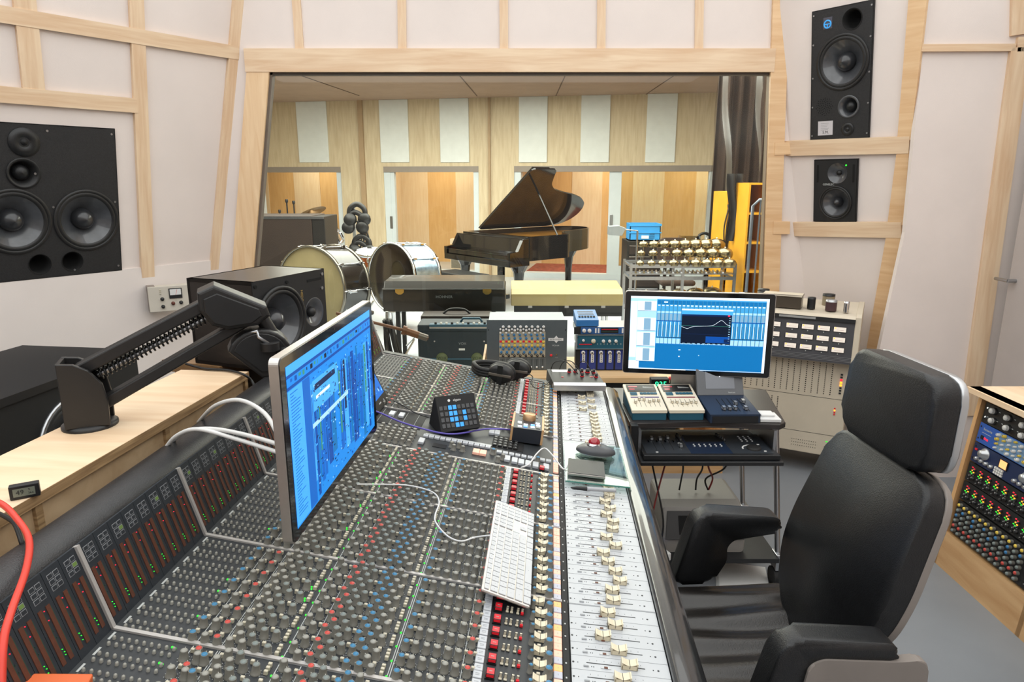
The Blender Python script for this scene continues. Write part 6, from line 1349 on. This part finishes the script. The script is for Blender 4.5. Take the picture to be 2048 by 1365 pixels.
b = B(); b.text('HOHNER', .038, INKG, frame((.0, -.002, zt - .11), (1, 0, 0), (0, 0, 1), (0, -1, 0))); b.build('nameplate', rh)
for x, y in ((-.45, .08), (.45, .08), (-.45, .42), (.45, .42), (-.15, .25), (.15, .25)): b = B(); b.box(x - .02, x + .02, y - .02, y + .02, 0, zb + .002, BLACK); b.build('leg', rh)
for x0, x1 in ((-.05, -.35), (.1, .4)): b = B(); b.cyl((x0, .02, zb), (x1, -.12, zb - .3), .008, CHROME, seg=8); b.build('brace', rh)
OL = mt('organ cream lid', 'b3a06c', .4, noise=.08, nscale=4, coat=.2); p0, p1 = atY(1022, 600, 6.6), atY(1246, 600, 6.6); L = p1.x - p0.x; zt = atY(1130, 580, 6.6).z; zm = atY(1130, 612, 6.6).z; zb = atY(1130, 634, 6.6).z
og = thing('combo_organ', 'closed keyboard with a long mustard cream lid beside the black electric piano', 'organ', at((p0.x + p1.x) / 2, 6.6, 0)); b = B(); b.prism([(0, zm), (.45, zm), (.43, zt + .03), (.06, zt), (.0, zt - .045)], -L / 2, L / 2, OL, frame((0, 0, 0), (0, 1, 0), (0, 0, 1), (1, 0, 0)), bev=.008); b.build('lid', og)
b = B(); b.box(-L / 2 + .03, L / 2 - .0, .02, .44, zb, zm, BLACK, bev=.004); b.build('case', og)
for x in (-.4, .4):
    for y in (.08, .38): b = B(); b.cyl((x, y, 0), (x, y, zb), .016, CHROME, seg=8); b.build('leg', og)
b = B()
for i in range(3): b.cbox((-.36 + i * .36, .018, zm - .012), (.04, .006, .025), STEEL)
b.build('latch', og)
VX = mt('amp blue black', '16242c', .55, noise=.15, nscale=20); VG = mt('grille cloth', '1d2b30', .8, noise=.3, nscale=90); VT = mt('amp teal edge', '2f5468', .4, noise=.08)
px0 = atY(836, 700, 5.5).x; wv = .70; zt = atY(900, 650, 5.5).z
vx = thing('guitar_amplifier', 'blue-black combo guitar amplifier with a silver control strip, close behind the glass', 'guitar amplifier', at(px0 + wv / 2, 5.5, 0)); b = B(); b.box(-wv / 2, wv / 2, 0, .27, .02, zt, VX, bev=.012); b.build('cabinet', vx)
b = B(); b.box(-wv / 2 + .02, wv / 2 - .02, -.006, .0, .05, zt * .48, VG); b.build('grille', vx); b = B(); b.box(-wv / 2 + .02, wv / 2 - .02, -.006, .0, zt * .5, zt - .06, VX); b.box(-wv / 2, wv / 2, -.01, 0, zt * .48, zt * .5, VT); b.build('rear_board', vx)
b = B(); b.box(-wv / 2 + .1, wv / 2 - .02, -.004, .06, zt - .035, zt + .002, VT)
for i in range(11): b.lathe([(.011, 0), (.009, .018)], KW if i % 3 else KB, TR(-.2 + i * .045, .02, zt), 10)
b.box(-wv / 2 + .1, wv / 2 - .02, -.008, -.004, zt - .03, zt - .018, STEEL); b.build('control_panel', vx)
b = B(); b.tube([(-.0, .12, zt), (.02, .12, zt + .03), (.16, .12, zt + .03), (.18, .12, zt)], .01, VT, seg=8, curve=False); b.build('handle', vx)
OLV = mt('badge olive', '5c6644', .5, noise=.1)
for u in (884, 954):
    p = atY(u, 717, 5.49); M_ = frame((p.x - (px0 + wv / 2), -.0065, p.z), (1, 0, 0), (0, 0, 1), (0, -1, 0)); b = B(); b.lathe([(.047, 0), (.047, .004), (.0004, .005)], OLV, M_, 30); b.text('VOX', .036, mt('badge dark', '232c1e', .5, noise=.05), M_ @ TR(0, 0, .0055)); b.build('badge', vx)
b = B(); b.text('VOX', .03, INKG, frame((.02, -.0065, zt * .72), (1, 0, 0), (0, 0, 1), (0, -1, 0))); b.box(-.01, .04, -.0075, -.006, zt * .62, zt * .65, WHITEP); b.build('printed_plate', vx)
for x, z in ((-.21, .23), (.2, .23), (-.21, .43), (.2, .43)): b = B(); b.cyl((x, -.006, z), (x, -.012, z), .007, STEEL, seg=8); b.build('screw', vx)
p = atY(912, 640, 5.88); am = thing('amplifier_head', 'dark brown amplifier with a curved handle behind the blue-black combo', 'amplifier', at(p.x, 5.88, 0)); b = B(); b.box(-.31, .31, 0, .24, .03, atY(912, 632, 5.88).z, mt('amp brown', '2c2119', .5, noise=.15), bev=.01); b.build('cabinet', am); b = B(); zz = atY(912, 632, 5.88).z; b.tube([(-.12, .1, zz), (-.06, .1, zz + .04), (.06, .1, zz + .04), (.12, .1, zz)], .01, BLACK); b.build('handle', am)
b = B(); b.box(-.3, .3, -.004, .0, zz - .1, zz - .03, BLACK); b.build('front_panel', am)
# boom microphone and cable bundle just behind the glass
BR = mt('boom brown', '6e4a34', .45, .3, noise=.12); q0, q1, q2 = atY(745, 645, 4.75), atY(805, 660, 4.75), atY(855, 677, 4.75)
bm = thing('boom_microphone', 'brown boom arm with a thick cylindrical microphone just behind the glass', 'microphone', at(atY(795, 735, 4.8).x - .05, 4.85, 0)); 
def lp(M_, p): return M_.inverted() @ p
Mb = FR[bm.name]; b = B(); b.cyl(lp(Mb, q0 + (q0 - q1) * 1.2), lp(Mb, q1), .011, BR, seg=10); b.build('boom_arm', bm); b = B(); b.cyl(lp(Mb, q1), lp(Mb, q2 - (q2 - q1) * .35), .026, BR, seg=14); b.cyl(lp(Mb, q1 + (q1 - q0) * .0), lp(Mb, q1 + (q2 - q1) * .15), .034, BR, seg=14); b.build('clamp', bm)
b = B(); b.cyl(lp(Mb, q2 - (q2 - q1) * .35), lp(Mb, q2), .024, mt('mic grey', '6d655e', .4, .5, noise=.08), seg=14); b.cyl(lp(Mb, q2), lp(Mb, q2 + (q2 - q1) * .03), .013, BR, seg=12); b.build('microphone_capsule', bm)
b = B(); s0 = atY(829, 679, 4.75); s1 = atY(797, 735, 4.75); b.cyl(lp(Mb, s0), lp(Mb, s0 + (s1 - s0) * 1.75), .007, CHROME, seg=8); bse = lp(Mb, s0 + (s1 - s0) * 1.75)
b.cyl(bse, (bse.x, bse.y, .02), .012, CHROME, seg=8); b.lathe([(.16, 0), (.16, .018), (.0004, .022)], BLACK, TR(bse.x, bse.y, 0), 24); b.build('stand', bm)
cb = B(); r = random.Random(3); ob = atY(775, 650, 4.95)
for i in range(14): dx = r.uniform(-.05, .05); cb.tube([(dx * .5, r.uniform(-.03, .03), ob.z + .04), (dx + .03, r.uniform(-.05, .05), ob.z - .2), (dx * 1.6 + .12, r.uniform(-.05, .05), ob.z - .5), (dx * 1.8 + .1, r.uniform(-.05, .05), .02)], .011, BLKCBL, seg=6)
cb.cyl((-.02, 0, .0), (0, 0, ob.z + .1), .012, STEEL, seg=8)
tag(cb.build('cable_bundle', None, M=at(ob.x, ob.y, 0)), 'thick bundle of black cables hanging on a pole beside the boom microphone', 'cables')
# right side of the live room
BLC = mt('crate blue', '2f8fd0', .5, noise=.06); pc0, pc1 = atY(1259, 482, 9.2), atY(1322, 448, 9.2); wc = pc1.x - pc0.x
bc = thing('plastic_crate', 'bright blue plastic crate on top of the black drawer case', 'crate', at((pc0.x + pc1.x) / 2, 9.2, pc0.z)); hC = pc1.z - pc0.z; b = B()
b.box(-wc / 2, wc / 2, 0, .3, 0, .015, BLC)
for a_ in ((-wc / 2, wc / 2, 0, .012), (-wc / 2, wc / 2, .288, .3), (-wc / 2, -wc / 2 + .012, 0, .3), (wc / 2 - .012, wc / 2, 0, .3)): b.box(*a_, .0, hC, BLC)
b.box(-wc / 2 - .01, wc / 2 + .01, -.01, .0, hC - .03, hC, BLC); b.box(-wc / 2 - .01, wc / 2 + .01, -.01, .0, hC * .45, hC * .52, BLC)
for i in range(5):
    for j in range(3): b.box(wc * .15 + i * .014, wc * .15 + i * .014 + .007, -.002, 0, .03 + j * .025, .045 + j * .025, VOID)
b.build('crate_wall', bc); b = B(); b.box(-wc * .12, wc * .12, -.004, 0, .03, .07, WHITEP); b.build('label', bc)
dc = thing('drawer_case', 'black drawer case with bright metal edges under the blue crate', 'drawers', at((pc0.x + pc1.x) / 2, 9.2, 0)); b = B(); b.box(-wc / 2 - .03, wc / 2 + .02, .0, .45, .05, pc0.z - .002, FCD, bev=.006); b.build('case', dc)
for i in range(6): b = B(); z = pc0.z - .06 - i * .145; b.box(-wc / 2, wc / 2, -.012, 0, z - .12, z, mt('drawer front', '2a211d', .5, noise=.12) if i == 0 else bpy.data.materials['drawer front']); b.box(-wc / 2, wc / 2, -.02, -.012, z - .014, z, CHROME); b.build('drawer', dc)
for x in (-wc / 2, wc / 2): b = B(); b.cyl((x - .02, .1, .025), (x + .02, .1, .025), .025, BLACKM, seg=12); b.build('caster', dc)
pl = atY(1275, 462, 8.3); ls = thing('reading_lamp', 'grey wedge-shaped lamp on a thin pole in front of the blue crate', 'lamp', at(pl.x, pl.y, 0)); ph = atY(1233, 461, 8.2); b = B(); b.cyl((0, 0, .02), (0, 0, pl.z), .012, STEEL); b.lathe([(.13, 0), (.13, .02), (.0004, .024)], BLACK, I4, 20); b.cyl((0, 0, pl.z), (ph.x - pl.x, -.1, ph.z + .02), .008, STEEL); b.build('pole', ls)
b = B(); b.prism([(-.1, -.05), (.06, -.06), (.1, .03), (.02, .06), (-.1, .05)], -.07, .07, mt('lamp grey', '9aa0a3', .4, .3, noise=.05), TR(ph.x - pl.x, -.1, ph.z) @ RX(PI / 2), bev=.005); b.build('lamp_shade', ls)
# racks of bronze bells
bx0, bx1 = atY(1262, 540, 7.4), atY(1470, 540, 7.4); wb = bx1.x - bx0.x; z1, z2 = atY(1360, 533, 7.4).z, atY(1360, 557, 7.4).z
bl = thing('bell_rack', 'metal frame carrying rows of bronze bells behind the trolley display', 'bell set', at((bx0.x + bx1.x) / 2, 7.4, 0)); b = B()
for y in (0, .45):
    for z in (z1, z2, .3): b.box(-wb / 2, wb / 2, y - .012, y + .012, z - .018, z + .018, STEEL)
    for x in (-wb / 2, 0, wb / 2): b.box(x - .014, x + .014, y - .014, y + .014, 0, z1 + .03, STEEL)
for x in (-wb / 2, wb / 2):
    for z in (z1, z2): b.box(x - .01, x + .01, 0, .45, z - .012, z + .012, STEEL)
b.build('frame', bl)
def bell(x, y, z, r, post): 
    b = B(); b.cyl((x, y, post), (x, y, z), .006, STEEL, seg=6); b.lathe([(r * .9, -r * .5), (r, -r * .1), (r * .96, r * .2), (r * .75, r * .5), (r * .4, r * .66), (.0004, r * .7)], GOLD, TR(x, y, z), 16); b.lathe([(.008, r * .68), (.008, r * .8), (.0004, r * .82)], CHROME, TR(x, y, z), 8); b.build('bell', bl)
for i in range(9): r = .044 + .004 * i; bell(-wb / 2 + .1 + i * (wb - .16) / 8, .02, z1 + .03, r, z1)
for i in range(8): r = .046 + .006 * i; bell(-wb / 2 + .14 + i * (wb - .2) / 7, .2, z1 + .12, r, z1)
for i in range(8): r = .056 + .006 * i; bell(-wb / 2 + .2 + i * (wb - .3) / 7, .4, z1 + .2, r, z1)
for i in range(5): r = .075 + .012 * i; bell(-wb / 2 + .2 + i * (wb - .4) / 4, .12, z2 - .2, r, z2 - .25)
b = B()
for i in range(22): b.cyl((-wb / 2 + .05 + i * .045, -.02, z1 - .07), (-wb / 2 + .07 + i * .045, .1, z1 - .06), .012, CHROME if i % 2 else GOLD, seg=8)
b.box(-wb / 2, wb / 2, -.03, .12, z1 - .085, z1 - .075, STEEL); b.build('damper_rail', bl)
# yellow shelving, roll cage, curtain
def yel(name, label, u0, u1, v0, Y, w=None):
    a, c = atY(u0, 560, Y), atY(u1, 560, Y); t = thing(name, label, 'shelf', at((a.x + c.x) / 2, Y, 0)); zt = atY((u0 + u1) / 2, v0, Y).z; w = c.x - a.x; d = .6
    for x in (-w / 2, w / 2 - .02): b = B(); b.box(x, x + .02, 0, d, 0, zt, YEL); b.build('side_panel', t)
    b = B(); b.box(-w / 2, w / 2, d - .02, d, 0, zt, mt('yellow back', 'b97f16', .6, noise=.1) if 'yellow back' not in bpy.data.materials else bpy.data.materials['yellow back']); b.build('back_panel', t)
    for i in range(6): b = B(); z = .1 + i * (zt - .12) / 5; b.box(-w / 2 + .02, w / 2 - .02, 0, d - .02, z, z + .02, YEL); b.build('shelf_board', t)
    return t
yel('storage_shelf', 'narrower yellow storage shelf hung with cables, near the live room curtain', 1444, 1480, 384, 8.2); yel('storage_shelf', 'wider and taller yellow storage shelf behind the grey roll cage', 1484, 1526, 366, 7.5)
hcx = B(); p = atY(1462, 470, 8.1); r = random.Random(8)
for i in range(9): x = r.uniform(-.07, .07); hcx.tube([(x, 0, .35), (x + r.uniform(-.06, .06), -.03, .1), (x + r.uniform(-.08, .08), -.03, -.15), (x + r.uniform(-.05, .05), 0, -.4 + .2 * r.random())], .009, BLKCBL, seg=5)
tag(hcx.build('cable_bundle', None, M=at(p.x, 8.1, p.z)), 'tangle of thin black cables hanging on the narrower yellow shelf', 'cables')
p0, p1 = atY(1494, 560, 6.9), atY(1532, 560, 6.9); rc = thing('roll_cage', 'grey tubular roll cage with upright bars in front of the yellow shelves', 'trolley', at((p0.x + p1.x) / 2, 6.9, 0)); zt = atY(1510, 400, 6.9).z; w = p1.x - p0.x; CG = mt('cage grey', '6f7680', .4, .5, noise=.05)
b = B(); b.tube([(-w / 2, 0, .1), (-w / 2, 0, zt - .06), (-w / 2 + .06, 0, zt), (w / 2 + .25, 0, zt), (w / 2 + .3, 0, zt - .06), (w / 2 + .3, 0, .1)], .016, CG, curve=False); b.build('frame', rc)
for i in range(5): b = B(); x = -w / 2 + .075 + i * .075; b.cyl((x, 0, .1), (x, 0, zt - .01), .009, CG, seg=8); b.build('bar', rc)
b = B(); b.box(-w / 2, w / 2 + .3, -.01, .01, .55, .6, CG); b.box(-w / 2, w / 2 + .3, -.01, .5, .09, .12, CG); b.build('rail', rc)
for x in (-w / 2 + .05, w / 2 + .2): b = B(); b.cyl((x, .1, .045), (x + .04, .1, .045), .045, BLACKM, seg=14); b.cyl((x, .42, .045), (x + .04, .42, .045), .045, BLACKM, seg=14); b.build('caster', rc)
p0, p1 = atY(1429, 300, 9.2), atY(1580, 300, 9.2); L = p1.x - p0.x; b = B(); b.grid(lambda i, j: (L * i, .07 * math.sin(i * 40) + .03 * math.sin(i * 91), .02 + 3.1 * j), 90, 8, BROWNC); tag(b.build('curtain', None, M=at(p0.x, 9.2, 0)), 'dark brown full-height curtain behind the yellow shelves', 'curtain')
FILM = mt('plastic film', '8d8983', .15, noise=.3, nscale=5, spec=.8); p = atY(1490, 300, 8.6)
FG = glassmat('clear film', 'd8d4d0', .35, 1.3, .45); b = B(); b.grid(lambda i, j: (-.3 + .6 * i, .06 * math.sin(i * 9 + j * 5) + .05 * math.sin(j * 17), (.02 - p.z) + 3.11 * j), 26, 30, FG); tag(b.build('plastic_sheet', None, M=at(p.x, 8.95, p.z)), 'clear plastic sheet hanging in front of the brown curtain', 'plastic sheet')
b = B(); b.grid(lambda i, j: (-.09 + .18 * i + .03 * math.sin(j * 5), .04 * math.sin(i * 12), -.6 + .75 * j), 16, 14, mt('black cloth', '1c1a19', .8, noise=.2)); pk = atY(1470, 420, 7.9); tag(b.build('black_bag', None, M=at(pk.x, 7.9, pk.z + .25)), 'black cloth bag hanging at the front of the yellow shelves', 'bag')
# dark work table with odds and ends between crate and shelves
p0, p1 = atY(1326, 500, 9.4), atY(1440, 500, 9.4); tw = p1.x - p0.x; zt = atY(1380, 497, 9.4).z; tbk = thing('work_table', 'dark table between the drawer case and the yellow shelves', 'table', at((p0.x + p1.x) / 2, 9.4, 0)); b = B(); b.box(-tw / 2, tw / 2, 0, .5, zt - .04, zt, FCD); b.build('table_top', tbk)
for x in (-tw / 2 + .05, tw / 2 - .05):
    for y in (.05, .45): b = B(); b.box(x - .02, x + .02, y - .02, y + .02, 0, zt - .04, FCD); b.build('leg', tbk)
M1 = thing('office_chair', 'dark rounded chair back beside the drawer case', 'chair', at(atY(1352, 490, 8.75).x, 8.75, 0)); zc_ = atY(1352, 478, 8.75).z; b = B(); b.prism(rounded([(-.2, zc_ - .35), (.2, zc_ - .35), (.2, zc_), (-.2, zc_)], .1), 0, .06, BROWNC, frame((0, .2, 0), (1, 0, 0), (0, 0, 1), (0, -1, 0)), bev=.015); b.build('backrest', M1); b = B(); b.box(-.22, .22, -.25, .2, .43, .5, BROWNC, bev=.03); b.build('seat', M1); b = B(); b.cyl((0, 0, .05), (0, 0, .43), .03, BLACK); b.cyl((0, .2, .45), (0, .2, zc_ - .3), .02, BLACK)
for k in range(5): a = k * 1.2566; b.cyl((0, 0, .09), (.27 * math.cos(a), .27 * math.sin(a), .05), .018, BLACK); b.cyl((.27 * math.cos(a), .27 * math.sin(a), .0), (.27 * math.cos(a), .27 * math.sin(a), .055), .025, BLACKM)
b.build('base', M1)
b = B(); b.box(-.13, .13, -.09, .09, 0, .16, glassmat('clear box', 'c9cbca', 1.5, 1.4)); ob = atY(1376, 490, 9.6); tag(b.build('clear_box', None, M=at(ob.x, 9.55, zt)), 'clear plastic box on the dark table', 'box')
hpx = atY(1412, 484, 9.5); h3 = thing('headphones', 'black headphones lying on the dark table beside the clear box', 'headphones', at(hpx.x, 9.6, zt)); b = B(); b.tube([(-.1, 0, .05), (-.08, 0, .15), (0, 0, .19), (.08, 0, .15), (.1, 0, .05)], .02, HB); b.build('headband', h3)
for sx in (-1, 1): b = B(); b.lathe([(.055, 0), (.055, .04), (.03, .05)], HB, TR(sx * .1, 0, .055) @ RY(PI / 2 * sx), 14); b.build('ear_cup', h3)
# small wooden amplifier and stand in the booths
p = far(896, 490); ba = thing('wooden_amplifier', 'small pale wooden amplifier in the middle booth behind the piano', 'amplifier', TFAR @ TR(p[0], 0, -.7)); 
MA = FR[ba.name]; b = B(); b.box(-.16, .16, 0, .62, -.2, 0, W1, bev=.01); b.build('cabinet', ba); b = B(); b.box(-.14, .14, .05, .45, 0, .01, mt('amp mesh', '7b7466', .7, noise=.4, nscale=120)); b.build('grille', ba)
